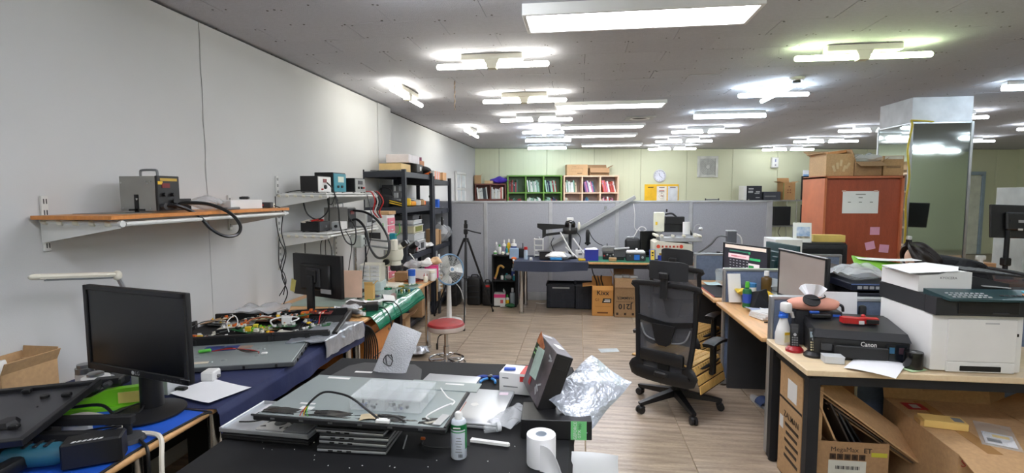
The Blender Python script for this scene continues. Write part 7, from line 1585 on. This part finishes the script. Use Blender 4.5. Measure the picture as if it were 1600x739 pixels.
for k, (x, y, rz, m_) in enumerate(((1.40, 4.02, 10, 'paper'), (1.46, 3.94, -14, 'paper'), (1.38, 3.98, 4, (180, 190, 220, .7)), (1.52, 3.86, 8, 'paper'), (1.44, 3.80, 30, 'dark_grey'))): sheet(('white sheet under the pouch', 'white sheet spread by the monitor', 'lilac sheet on the cubicle papers', 'white sheet hanging near the monitor base', 'dark leaflet below the papers')[k], (x, y, DT+.004+.006*k), (.26, .19), rz, m_)
t = thing('pen', 'black pen on the cubicle desk front', 'pen', (1.32, 3.68, DT+.006), 5); G().cyl((-.06, 0, 0), .005, .11, seg=8, rot=(0, R(90), 0)).obj('barrel', 'black', t); G().cyl((.05, 0, 0), .004, .015, .001, seg=8, rot=(0, R(90), 0)).obj('tip', 'steel', t)
tag(G().box((1.50, 3.62, DT+.003), (.22, .30, .005), .001).obj('red_mat', (150, 40, 36)), 'red mouse mat by the glossy monitor', 'mat')
t = thing('slippers', 'blue and grey slipper under the cubicle desk, left', 'slipper', (1.22, 4.36, .001), 200); bpy.data.objects.remove(t)
for k, (x, lb) in enumerate(((1.38, 'left'), (1.50, 'right'))):
    t = thing('slipper', 'blue grey slipper on the floor beneath the cubicle desk, '+lb, 'slipper', (x, 4.05+.05*k, .001), 190, 'slippers'); G().prism([(.05*math.cos(q)*(1 if math.sin(q) > 0 else .85), .13*math.sin(q)) for q in [j*math.pi/10 for j in range(20)]], .022).obj('sole', 'lgrey', t); G().grid(8, 6, lambda u, v: (.05*math.cos(u*math.pi), .02+v*.09, .022+.045*math.sin(u*math.pi)*(1-.3*v)), .005).obj('upper', (46, 66, 110, .7), t)
# black crate and boxes behind the printers
t = crate('black vented crate behind the large printer', (1.86, 3.62, DT+.001), (.24, .34, .26)); 
t = blk('board_box', 'flat black carton with white lettering on the crate', 'box', (1.84, 3.62, DT+.275), (.30, .34, .045), (24, 30, 48), 0, (('blue_edge', (0, -.171, .04), (.30, .003, .006), (90, 110, 160)),)); txt(t, 'ASUS', .032, (.09, -.1715, .02), FRONT, 'white', bold=.015)
for k in range(4): G().box((-.10+.035*k, -.1715, .02), (.026, .002, .018)).obj('white_print', 'lgrey', t)
crumple('clear bags of parts heaped on the flat black carton', (1.80, 3.60, DT+.322), (.26, .28), 0, 'bag', .03, 16, 120, 'plastic_bag', bulge=.05)
t = blk('black_kit', 'black kit case on top of the heap behind the monitor', 'case', (1.72, 3.86, DT+.001), (.18, .26, .38), (32, 33, 36), 0, (('handle', (0, -.132, .3), (.08, .01, .02), 'dark_grey'),))
crumple('grey bag inside the shelf left of the crate', (1.66, 3.56, DT+.001), (.12, .16), 0, (90, 92, 94), .03, 16, 121, 'grey_bag', bulge=.06); crumple('clear bag on the crate right side', (1.96, 3.40, DT+.001), (.12, .14), 0, 'bag', .03, 16, 122, 'plastic_bag', bulge=.08)
tag(G().box((2.06, 3.75, 1.11), (.40, .24, .012), .002, (R(8), R(8), R(-20))).obj('green_folder', (120, 180, 50, .6)), 'lime green folder lying on the stack behind the printer', 'folder')
sheet('white papers on the lime green folder', (2.10, 3.86, 1.135), (.36, .2), -14)
carton('brown carton holding up the folder stack', (2.25, 3.80, .72), (.32, .40, .36), 0, 'card2', open_=False)
t = thing('opposite_desk', 'beech desk on the far side of the blue spine screen', 'desk', (0, 0, 0)); G().box((2.36, 4.38, DZ-.03), (.62, 2.16, .03), .006).obj('desk_top', 'beech', t)
for y in (3.34, 5.42): G().box((2.36, y, .34), (.56, .025, .68)).obj('side_panel', 'dark_grey', t)
# side table with black printer
t = thing('printer_stand', 'dark stand under the far black printer', 'stand', (2.40, 5.80, 0)); G().box((0, 0, .42), (.60, .36, .84), .004).obj('body', 'black_matt', t)
t = thing('far_printer', 'black printer beside the reddish cabinet', 'printer', (2.46, 5.78, .841)); G().box((0, 0, .12), (.48, .34, .24), .012, seg=2).obj('body', (30, 32, 38, .5), t); G().box((0, -.17, .16), (.40, .01, .07), .003).obj('front_slot', 'black', t); G().box((0, 0, .245), (.46, .32, .012), .003).obj('lid', (40, 42, 48, .5), t)
t = thing('desk_calendar', 'white tent desk calendar with a blue picture', 'calendar', (2.30, 5.72, 1.094), -18)
G().box((0, -.03, .10), (.17, .004, .21), .001, (R(-17), 0, 0)).obj('front_page', 'white', t); G().box((0, .04, .10), (.17, .004, .21), .001, (R(17), 0, 0)).obj('stand_card', 'black', t)
G().box((.01, -.034, .11), (.12, .002, .10), 0, (R(-17), 0, 0)).obj('picture', mat('cal_pic', (110, 150, 200), .6, vs_=18, c2=(220, 224, 230)), t); G().box((.01, -.048, .06), (.12, .002, .04), 0, (R(-17), 0, 0)).obj('picture_dark', mat('cal_pic2', (60, 60, 64), .6, vs_=25, c2=(190, 180, 160)), t)
t = carton('long yellow carton on the far black printer', (2.58, 5.80, 1.094), (.30, .14, .07), -6, (226, 196, 110, .7), open_=False)
tag(G().box((2.12, 5.74, .99), (.26, .34, .28), .004).obj('white_unit', 'white'), 'white topped unit left of the far black printer', 'unit')
# ================================================================ cabinet notes and cartons
FB = 6.30-.257
t = thing('paper_notice', 'white printed notice taped on the reddish cabinet', 'notice', (3.01, FB, 1.50)); G().box((0, 0, 0), (.36, .002, .24)).obj('sheet', 'paper', t)
for (x, z, a) in ((0, .085, .10), (-.11, .0, .03), (0, .0, .03), (.11, .0, .03), (.0, .05, .04)): G().box((x, -.0015, z), (a, .001, .008)).obj('print_line', 'grey', t)
for x in (-.17, .15): G().box((x, -.0015, .12), (.04, .001, .016)).obj('tape', (222, 190, 180), t)
for k, (x, z, a) in enumerate(((3.17, 1.19, 0), (3.13, 1.03, -14), (3.27, 1.00, 4))): tag(G().box((x, FB, z), (.095, .002, .085), 0, (0, R(a), 0)).obj('sticky_note', (234, 170, 200, .7)), ('pink sticky note on the cabinet, highest of three', 'pink sticky note on the cabinet, tilted', 'pink sticky note on the cabinet, lowest right')[k], 'note', 'pink sticky notes')
CT = 1.784
t = carton('patched brown carton at the left on the cabinet', (2.80, 6.28, CT), (.28, .42, .24), 0, 'card', {'W': (70, .04), 'N': (70, .2)}, open_=False)
for k in range(5): G().box((-.06+.035*k, -.2115, .08+.03*(k % 3)), (.025, .001, .07), 0, (0, R(12*k-20), 0)).obj('tape_patch', (206, 180, 140, .25), t)
tag(G().box((2.80, 6.30, CT+.262), (.26, .3, .03), .002, (0, R(-8), R(10))).obj('brown_cardboard', (196, 140, 90, .7)), 'loose brown lid on the patched carton', 'lid')
t = carton('open brown carton in the middle on the cabinet', (3.08, 6.22, CT), (.26, .34, .15), 0, 'card2', {'S': (115, .12), 'W': (20, .14), 'E': (60, .08)})
crumple('clear film piled on the middle carton of the cabinet', (3.12, 6.24, CT+.13), (.34, .26), -10, 'bag', .05, 9, 130, 'plastic_bag', bulge=.06)
t = carton('taped brown carton at the right on the cabinet', (3.33, 6.22, CT), (.20, .32, .21), 0, 'card', open_=False, tape='x')
for z in (.10, .085): G().box((0, -.1615, z), (.14, .001, .006)).obj('print_line', (90, 66, 46), t)
G().box((0, -.1612, .19), (.18, .001, .03)).obj('tape_patch', (220, 214, 200, .2), t)
# spray bottles between cabinet and pillar
t = thing('small_spray', 'slim bottle with white cap hung beside the cabinet', 'bottle', (3.50, 6.02, .80)); G().cyl((0, 0, 0), .028, .30, seg=12).obj('body', 'black', t); G().box((0, 0, .32), (.04, .05, .04), .008).obj('cap', 'white', t)
tag(G().box((3.55, 6.02, .40), (.24, .2, .80), .004).obj('narrow_stand', 'lgrey'), 'narrow grey stand between the cabinet and pillar', 'stand')
# ================================================================ right side desk
t = thing('side_desk', 'orange beech desk at the right edge', 'desk', (0, 0, 0)); G().box((4.75, 5.85, DZ-.015), (1.9, .80, .03), .006).obj('desk_top', 'orange_wood', t)
for (x, y) in ((3.88, 5.52), (3.88, 6.18), (5.62, 5.52), (5.62, 6.18)): G().box((x, y, .35), (.05, .05, .70), .003).obj('leg', 'steel', t)
t = thing('pole_monitor', 'black monitor seen from behind on a pole, right edge', 'monitor', (4.22, 5.72, DZ+.001), 8)
G().box((0, 0, .03), (.10, .10, .06), .006).obj('clamp', 'black', t); G().cyl((0, 0, .05), .022, .55, seg=14).obj('pole', 'black_metal', t); G().box((0, 0, .18), (.07, .07, .08), .01).obj('collar', 'black', t)
pd = thing_part('display', t); pd.location = (.12, .0, .58); pd.rotation_euler = (R(-6), R(2), 0); G().box((0, .03, 0), (.56, .025, .33), .006).obj('housing', 'black', pd); G().box((0, .0, 0), (.30, .04, .18), .012).obj('rear_bulge', 'black', pd); G().box((.0, -.022, .0), (.08, .004, .025), .001).obj('rating_label', 'lgrey', pd); G().box((-.02, -.022, -.08), (.05, .006, .02), .004).obj('oval_badge', 'white', pd)
for k in range(5): G().box((-.12+.06*k, -.021, .07), (.04, .003, .004)).obj('vent', 'dark_grey', pd)
t = thing('white_sprayer', 'white spray bottle on the right side desk', 'bottle', (3.98, 5.70, DZ+.001)); G().lathe([(0, 0), (.045, 0), (.047, .01), (.045, .13), (.02, .18), (0, .18)], 16).obj('body', (226, 228, 220, .3), t); G().box((0, 0, .22), (.09, .03, .05), .012, seg=2).cyl((0, 0, .17), .02, .04, seg=10).obj('trigger_head', 'white', t)
carton('small brown carton behind the monitor pole', (4.16, 5.98, DZ+.001), (.22, .16, .14), 0, (206, 160, 120, .7), open_=False)
tag(G().box((4.10, 5.62, DZ+.01), (.30, .03, .02), .004, (0, 0, R(-10))).obj('orange_ruler', (220, 100, 50)), 'orange strip on the right side desk', 'strip')
tag(G().box((4.50, 5.55, DZ+.01), (.34, .22, .018), .004, (0, 0, R(-8))).obj('black_tablet', 'black'), 'black tablet lying at the right side desk', 'tablet')
t = thing('drawer_cabinet', 'white cabinet with slotted drawers at the right edge', 'cabinet', (5.44, 7.05, 0)); G().box((0, 0, .83), (.46, .46, 1.66), .004).obj('body', (216, 218, 216, .5), t)
for k in range(10): d = G().box((-.0, -.236, .12+.155*k), (.43, .014, .14), .003).obj('drawer', (222, 224, 222, .5), t); G().box((0, -.245, .165+.155*k), (.34, .006, .012)).obj('grip_slot', 'dark_grey', d)
t = office_chair('black low backed office chair under the seated person', (3.26, 4.66, 0), 90)
for k_ in kids(t):
    if k_.name.startswith('headrest'): bpy.data.objects.remove(k_)
# ================================================================ seated person
def person():
    t = thing('person', 'person in a dark jacket with long dark hair bending over a desk', 'person', (2.86, 4.66, 0))
    # body: one skinned surface; sits facing -X, torso bent forward
    me = bpy.data.meshes.new('body'); V = [(.40, 0, .50), (.38, 0, .66), (.32, 0, .96), (.19, 0, 1.08), (.05, 0, 1.02), (-.02, 0, 1.00),
      (.16, -.18, 1.03), (.04, -.23, .80), (-.18, -.17, .765), (-.32, -.12, .765), (.16, .18, 1.03), (.04, .23, .80), (-.18, .17, .765), (-.32, .12, .765),
      (.36, -.09, .48), (-.02, -.10, .50), (-.02, -.10, .12), (-.12, -.10, .05), (.36, .09, .48), (-.02, .10, .50), (-.02, .10, .12), (-.12, .10, .05)]
    Ed = [(0, 1), (1, 2), (2, 3), (3, 4), (4, 5), (3, 6), (6, 7), (7, 8), (8, 9), (3, 10), (10, 11), (11, 12), (12, 13), (0, 14), (14, 15), (15, 16), (16, 17), (0, 18), (18, 19), (19, 20), (20, 21)]
    rad = [.15, .16, .165, .15, .055, .05, .075, .06, .045, .035, .075, .06, .045, .035, .10, .07, .045, .04, .10, .07, .045, .04]
    me.from_pydata(V, Ed, []); o = bpy.data.objects.new('body', me); col.objects.link(o); o.parent = t
    sk = o.modifiers.new('skin', 'SKIN'); me.skin_vertices or None
    for i, r in enumerate(rad): me.skin_vertices[0].data[i].radius = (r*.95, r*.95)
    me.skin_vertices[0].data[0].use_root = True
    sb = o.modifiers.new('sub', 'SUBSURF'); sb.levels = 2; sb.render_levels = 2
    me.materials.append(M((32, 33, 40, .85)))
    # head, looking down and to the left (-X)
    h = thing_part('head', t); h.location = (-.07, 0, 1.045); h.rotation_euler = (0, R(-32), 0)
    g = G(); n = 24
    def hd(u, v):
        a = 2*math.pi*u; b = math.pi*(v-.5); r = .095
        x, y, z = math.cos(b)*math.cos(a), math.cos(b)*math.sin(a)*.80, math.sin(b)*1.22
        if z < 0: x *= 1-.22*(-z)**1.5; y *= 1-.28*(-z)**1.5
        if x < 0: x *= .98
        return Vector((x*r, y*r, z*r))
    g.grid(n, 16, hd)
    g.hull([(-.088, 0, .02), (-.112, 0, -.022), (-.088, .013, -.024), (-.088, -.013, -.024), (-.09, 0, -.03)])
    g.obj('face', 'skin', h)
    for s_ in (-1, 1):
        G().sph((-.082, s_*.032, .012), .011, (.6, 1, .55), 10).obj('eye', (40, 30, 28, .3), h); G().sph((-.005, s_*.078, -.005), .022, (.8, .35, 1.2), 10).obj('ear', 'skin', h); G().box((-.088, s_*.032, .032), (.006, .028, .005), .002).obj('eyebrow', 'hair', h)
    G().sph((-.082, 0, -.058), .016, (.5, 1.3, .4), 10).obj('mouth', (170, 96, 90, .5), h)
    # long straight hair
    def hr(u, v):
        a = R(-125)+R(250)*u; b = R(88)-R(118)*v; r = .112+.008*math.sin(u*40)
        x, y, z = math.cos(b)*math.cos(a)*r*1.02, math.cos(b)*math.sin(a)*r*.90, math.sin(b)*r*1.22
        if v > .6: q = (v-.6)/.4; z -= .17*q*q; x += .035*q; y *= 1+.05*q
        return Vector((x, y, z))
    G().grid(44, 18, hr, .012).obj('hair', 'hair', h)
    for s_ in (-1, 1):
        hd_ = thing_part('hand', t); hd_.location = (-.33, s_*.12, .765)
        pal = G(); pal.box((-.035, 0, 0), (.08, .07, .022), .010, seg=2)
        for k in range(4): pal.tube([(-.07, -.026+.0175*k, 0), (-.105-.006*(1-abs(k-1.5)), -.027+.018*k, .006), (-.13-.008*(1-abs(k-1.5)), -.027+.018*k, -.010)], .008, 8, 4, r_end=.006)
        pal.tube([(-.02, s_*-.034, 0), (-.05, s_*-.058, .002), (-.075, s_*-.062, -.006)], .009, 8, 4, r_end=.007)
        pal.obj('palm_and_fingers', 'skin', hd_)
    return t
person()
# ================================================================ back wall
def onwall(name, label, cat, s_, d_, z, group=None):
    return thing(name, label, cat, bw(s_, d_, z), math.degrees(BWA), group)
BOOKC = [(214, 218, 214), (190, 206, 196), (70, 110, 100), (150, 190, 170), (226, 222, 208), (50, 60, 90), (160, 60, 60), (40, 110, 120), (110, 90, 140), (196, 180, 150), (200, 90, 70), (60, 70, 76), (120, 160, 140), (232, 232, 230), (86, 120, 170), (196, 120, 150)]
def bookcase(label, s0, s1, top, m, cols, rows, back, seed, pals):
    w_ = s1-s0; t = onwall('bookcase', label, 'bookcase', (s0+s1)/2, .17, 0); th = .03; rn = random.Random(seed)
    ch = (top-th)/rows
    for c in range(cols+1): G().box((-w_/2+th/2+(w_-th)*c/cols, 0, top/2), (th, .28, top)).obj('upright', m, t)
    for r in range(rows+1): G().box((0, 0, th/2+(top-th)*r/rows), (w_, .279, th)).obj('shelf', m, t)
    G().box((0, .137, top/2), (w_-.02, .006, top-.02)).obj('back_panel', back, t)
    # books in the two top rows, the ones that can be seen
    key = label.split(' ')[0]; org = Vector(bw((s0+s1)/2, .17, 0)); rm = Matrix.Rotation(BWA, 3, 'Z')
    for r in (rows-1, rows-2):
        z0 = th+ch*r
        for c in range(cols):
            xa = -w_/2+th+(w_-th)*c/cols; xb = xa+(w_-th)/cols-th; pal = pals[c % len(pals)]
            n_max = 3 if (r == rows-2 and rn.random() < .5) else rn.choice((8, 10, 12))
            th_ = R(rn.choice((0, -9, -13, 10, -6, 12))); x = xa+.008+(.27*math.sin(-th_) if th_ < 0 else 0)
            for k in range(n_max):
                wd = rn.uniform(.016, .036); hh = min(ch-th-.03, rn.uniform(.22, .29)); step = wd/math.cos(th_)
                if x+step+(hh*math.sin(th_) if th_ > 0 else 0) > xb-.004: break
                cc = BOOKC[rn.choice(pal)]
                p = org+rm @ Vector((x+step/2, rn.uniform(-.03, .0), z0+.001+abs(math.sin(th_))*wd/2))
                o = thing('book', '%s book from left, %s of the %s bookcase' % (ORD[k], ROWN[rows-1-r]+' '+COLN[c], key), 'book', p, 0, 'books in the %s bookcase' % key, (0, th_, BWA))
                G().box((0, 0, hh/2), (wd, .19, hh), .002).obj('cover', cc, o)
                if rn.random() < .45: G().box((0, -.0955, hh*.72), (wd*.5, .001, hh*.12)).obj('spine_label', 'lgrey' if sum(cc) < 450 else 'grey', o)
                x += step+.003
    return t
ORD = ('first', 'second', 'third', 'fourth', 'fifth', 'sixth', 'seventh', 'eighth', 'ninth', 'tenth', 'eleventh', 'twelfth'); ROWN = ('top row', 'second row'); COLN = ('left cell', 'middle cell', 'right cell')
bookcase('brown wooden bookcase at the left end of the back wall', -.0+.03, .77, 1.85, (110, 56, 44, .5), 2, 5, (120, 66, 56), 1, ((0, 4, 13, 11), (10, 4, 13, 0)))
bookcase('green painted bookcase in the middle of the three', .80, 2.11, 2.05, (104, 150, 60, .5), 3, 5, (74, 104, 66), 2, ((11, 2, 6), (3, 12, 1, 13), (3, 5, 12, 6)))
bookcase('beige open bookcase at the right of the three', 2.15, 3.49, 2.04, (222, 190, 162, .5), 3, 5, (150, 130, 120), 3, ((4, 13, 9, 12, 0), (7, 14, 8, 15, 13), (13, 6, 10, 15)))
t = carton('brown printed carton on top of the beige bookcase', bw(2.48, .17, 2.041), (.50, .24, .26), math.degrees(BWA), 'card', open_=False)
for (x, z, a, b) in ((0, .17, .26, .003), (0, .09, .26, .003), (-.13, .13, .003, .08), (.13, .13, .003, .08), (.06, .05, .12, .02), (-.07, .21, .09, .006)): G().box((x, -.1215, z), (a, .001, b)).obj('print_line', (110, 80, 50), t)
t = carton('open brown carton beside the printed one on the bookcase', bw(3.02, .17, 2.041), (.46, .24, .18), math.degrees(BWA), 'card2', {'S': (150, .13), 'N': (30, .1), 'E': (60, .12)})
carton('small tan carton on the brown bookcase', bw(.10, .2, 1.851), (.16, .14, .20), math.degrees(BWA), 'card', {'E': (40, .05)}); carton('flat tan carton on the brown bookcase', bw(.36, .2, 1.851), (.20, .14, .07), math.degrees(BWA), (206, 176, 130, .7), open_=False)
crumple('purple bag spilling over the brown bookcase top', bw(.62, .16, 1.853), (.46, .26), 10, (84, 60, 190, .4), .05, 9, 100, 'purple_bag', bulge=.07)
# clock
t = onwall('wall_clock', 'round white wall clock on the green back wall', 'clock', 4.59, .0, 2.04)
G().lathe([(.13, .0), (.155, .0), (.16, .02), (.15, .04), (.13, .042), (.128, .02)], 36, (0, 0, 0), (R(90), 0, 0)).obj('rim', (206, 208, 214, .4), t); G().cyl((0, -.004, 0), .135, .014, seg=36, rot=(R(90), 0, 0)).obj('face', (226, 228, 240, .5), t)
for k in range(12): G().box((.115*math.sin(R(30*k)), -.020, .115*math.cos(R(30*k))), (.006, .002, .018), 0, (0, R(30*k), 0)).obj('hour_mark', 'dark_grey', t)
G().box((-.008, -.022, .03), (.008, .002, .07), 0, (0, R(-15), 0)).obj('hour_hand', 'black', t); G().box((.035, -.024, -.03), (.006, .002, .11), 0, (0, R(132), 0)).obj('minute_hand', 'black', t)
# exhaust fan
t = onwall('exhaust_fan', 'square white exhaust fan high on the back wall', 'fan', 5.80, .0, 2.26)
g = G()
for (x, z, a, b) in ((-.23, 0, .06, .52), (.23, 0, .06, .52), (0, .23, .40, .06), (0, -.23, .40, .06)): g.box((x, -.02, z), (a, .04, b), .004)
g.obj('frame', (206, 208, 200, .5), t); G().box((0, -.006, 0), (.42, .01, .42)).obj('back_plate', (196, 198, 192, .5), t)
for r_ in (.20, .165, .13, .095, .06): G().tube([(r_*math.cos(k*math.pi/16), -.035, r_*math.sin(k*math.pi/16)) for k in range(32)], .005, 5, 1, closed=True).obj('grille_ring', (176, 178, 174, .5), t)
for k in range(4): G().tube([(-.2*math.cos(R(45*k)), -.035, -.2*math.sin(R(45*k))), (.2*math.cos(R(45*k)), -.035, .2*math.sin(R(45*k)))], .004, 5).obj('grille_bar', (176, 178, 174, .5), t)
G().cyl((0, -.02, 0), .05, .02, seg=20, rot=(R(90), 0, 0)).obj('hub', (200, 202, 196), t)
# yellow notice board
t = onwall('notice_board', 'yellow notice board with two white sheets on the back wall', 'notice board', 4.65, .0, 1.62)
G().box((0, -.008, 0), (.86, .016, .42), .003).obj('board', (240, 190, 40, .5), t)
for k, m_ in ((1, (236, 230, 216)), (2, (214, 218, 222))):
    q = G().box((-.28+.28*k, -.018, -.02), (.25, .003, .36)).obj('notice_sheet', m_, t)
    G().box((-.28+.28*k, -.0205, .135), (.14, .002, .022)).obj('clip_bar', (90, 70, 60), q)
    if k == 1:
        for (z, w2, m2) in ((.055, .13, (190, 90, 80)), (.025, .14, (110, 110, 110)), (-.005, .03, (110, 110, 110))): G().box((0, -.0205, z), (w2, .002, .016)).obj('print_line', m2, q)
        G().tube([(.065*math.cos(j*math.pi/10), -.0205, -.08+.065*math.sin(j*math.pi/10)) for j in range(20)], .003, 4, 1, closed=True).obj('round_print', (150, 150, 130), q); G().box((-.012, -.0205, -.07), (.02, .002, .05)).obj('print_mark', (150, 90, 70), q); G().box((.03, -.0205, -.08), (.016, .002, .045)).obj('print_mark', (120, 70, 60), q)
G().box((-.28, -.017, .135), (.14, .002, .03)).obj('dark_print', (110, 80, 20), t)
# air freshener
t = onwall('air_dispenser', 'small white dispenser high on the back wall', 'dispenser', 7.50, .0, 2.36); G().box((0, -.045, 0), (.17, .09, .26), .02, seg=3).obj('case', 'white', t); G().box((0, -.091, .05), (.03, .004, .07), .002).obj('window', (120, 130, 170), t); G().cyl((0, -.09, -.06), .02, .004, seg=14, rot=(R(90), 0, 0)).obj('button', (130, 130, 140), t)
# wire shelf with boxes and screens
t = onwall('wire_shelf', 'chrome wire shelf by the back wall behind the partition', 'shelf', 7.45, .35, 0)
for x in (-.85, .35, .85):
    for y in (-.2, .2): G().cyl((x, y, 0), .014, 1.46, seg=8).obj('post', 'chrome', t)
for z in (.10, .80, 1.42):
    g = G(); g.box((0, -.21, z), (1.74, .012, .03)).box((0, .21, z), (1.74, .012, .03))
    for k in range(36): g.box((-.85+1.7*k/35, 0, z+.008), (.006, .42, .006))
    g.obj('wire_deck', 'steel', t)
def ws(x, y, z): return tuple(Vector(bw(7.45, .35, 0))+Matrix.Rotation(BWA, 3, 'Z') @ Vector((x, y, z)))
BA = math.degrees(BWA)
t = blk('black_carton', 'black printed carton on the wire shelf top', 'box', ws(-.70, -.05, 1.437), (.36, .26, .34), (34, 36, 46), BA)
for (x, z, a, b) in ((-.09, .27, .12, .03), (-.10, .2, .12, .05), (.08, .2, .1, .03), (.06, .16, .12, .02), (.08, .06, .1, .015)): G().box((x, -.132, z), (a, .002, b)).obj('print_patch', 'lgrey', t)
blk('white_unit', 'white flat unit left of the black carton', 'unit', ws(-.93, -.05, 1.437), (.07, .26, .34), 'white', BA)
t = blk('dark_tray', 'dark low carton on the wire shelf top', 'box', ws(-.26, -.05, 1.437), (.42, .26, .20), (56, 60, 70), BA, (('print_patch', (-.05, -.132, .09), (.28, .002, .03), 'grey'),))
t = carton('tall green brown carton open on the wire shelf top', ws(.16, -.05, 1.437), (.30, .26, .42), BA, (170, 128, 82, .7), {'W': (75, .1), 'E': (75, .1), 'N': (15, .12)}); G().box((-.14, -.132, .21), (.02, .002, .40)).obj('green_stripe', (100, 120, 60), t)
for (x, z) in ((-.03, .24), (.03, .24), (-.03, .18), (.03, .18), (0, .32)): G().box((x, -.132, z), (.03, .002, .025)).obj('symbol', (120, 70, 40), t)
for k, (x, z, w_, h_, lb) in enumerate(((-.36, .815, .24, .50, 'black screen back on the wire shelf, left'), (.10, .815, .42, .46, 'black monitor pair on the wire shelf, middle'), (.72, .815, .24, .50, 'black screen back on the wire shelf, right end'), (.76, 1.437, .34, .58, 'tall black screen with white blue header on the shelf top'))):
    t = blk('stored_screen', lb, 'monitor', ws(x, .0, z), (w_, .08, h_), (30, 32, 38), BA, (('bezel', (0, -.042, h_/2), (w_*.94, .004, h_*.94), (22, 24, 30, .3)),))
    if k == 3: G().box((0, -.05, h_+.07), (w_*1.1, .02, .14), .002).obj('header', (226, 230, 236), t); G().box((0, -.062, h_+.02), (w_*1.1, .002, .04)).obj('blue_line', (120, 170, 220), t)
cable('black cable hanging below the wire shelf', [ws(-.05, -.22, .8), ws(-.1, -.22, .65), ws(-.02, -.22, .5), ws(-.08, -.22, .4)], .006)
# tape and hook on the partition top
t = onwall('rail_hook', 'dark thin rail lying on the partition top', 'rail', 5.6, .0, 1.4); bpy.data.objects.remove(t)
t = thing('thin_rail', 'dark thin rail lying along the partition top', 'rail', (1.88, 7.72, 1.501)); G().box((0, 0, .012), (.19, .02, .016), .003).obj('bar', 'grey', t)
for x in (-.09, .09): G().box((x, 0, .016), (.014, .024, .028), .003).obj('end', 'dark_grey', t)
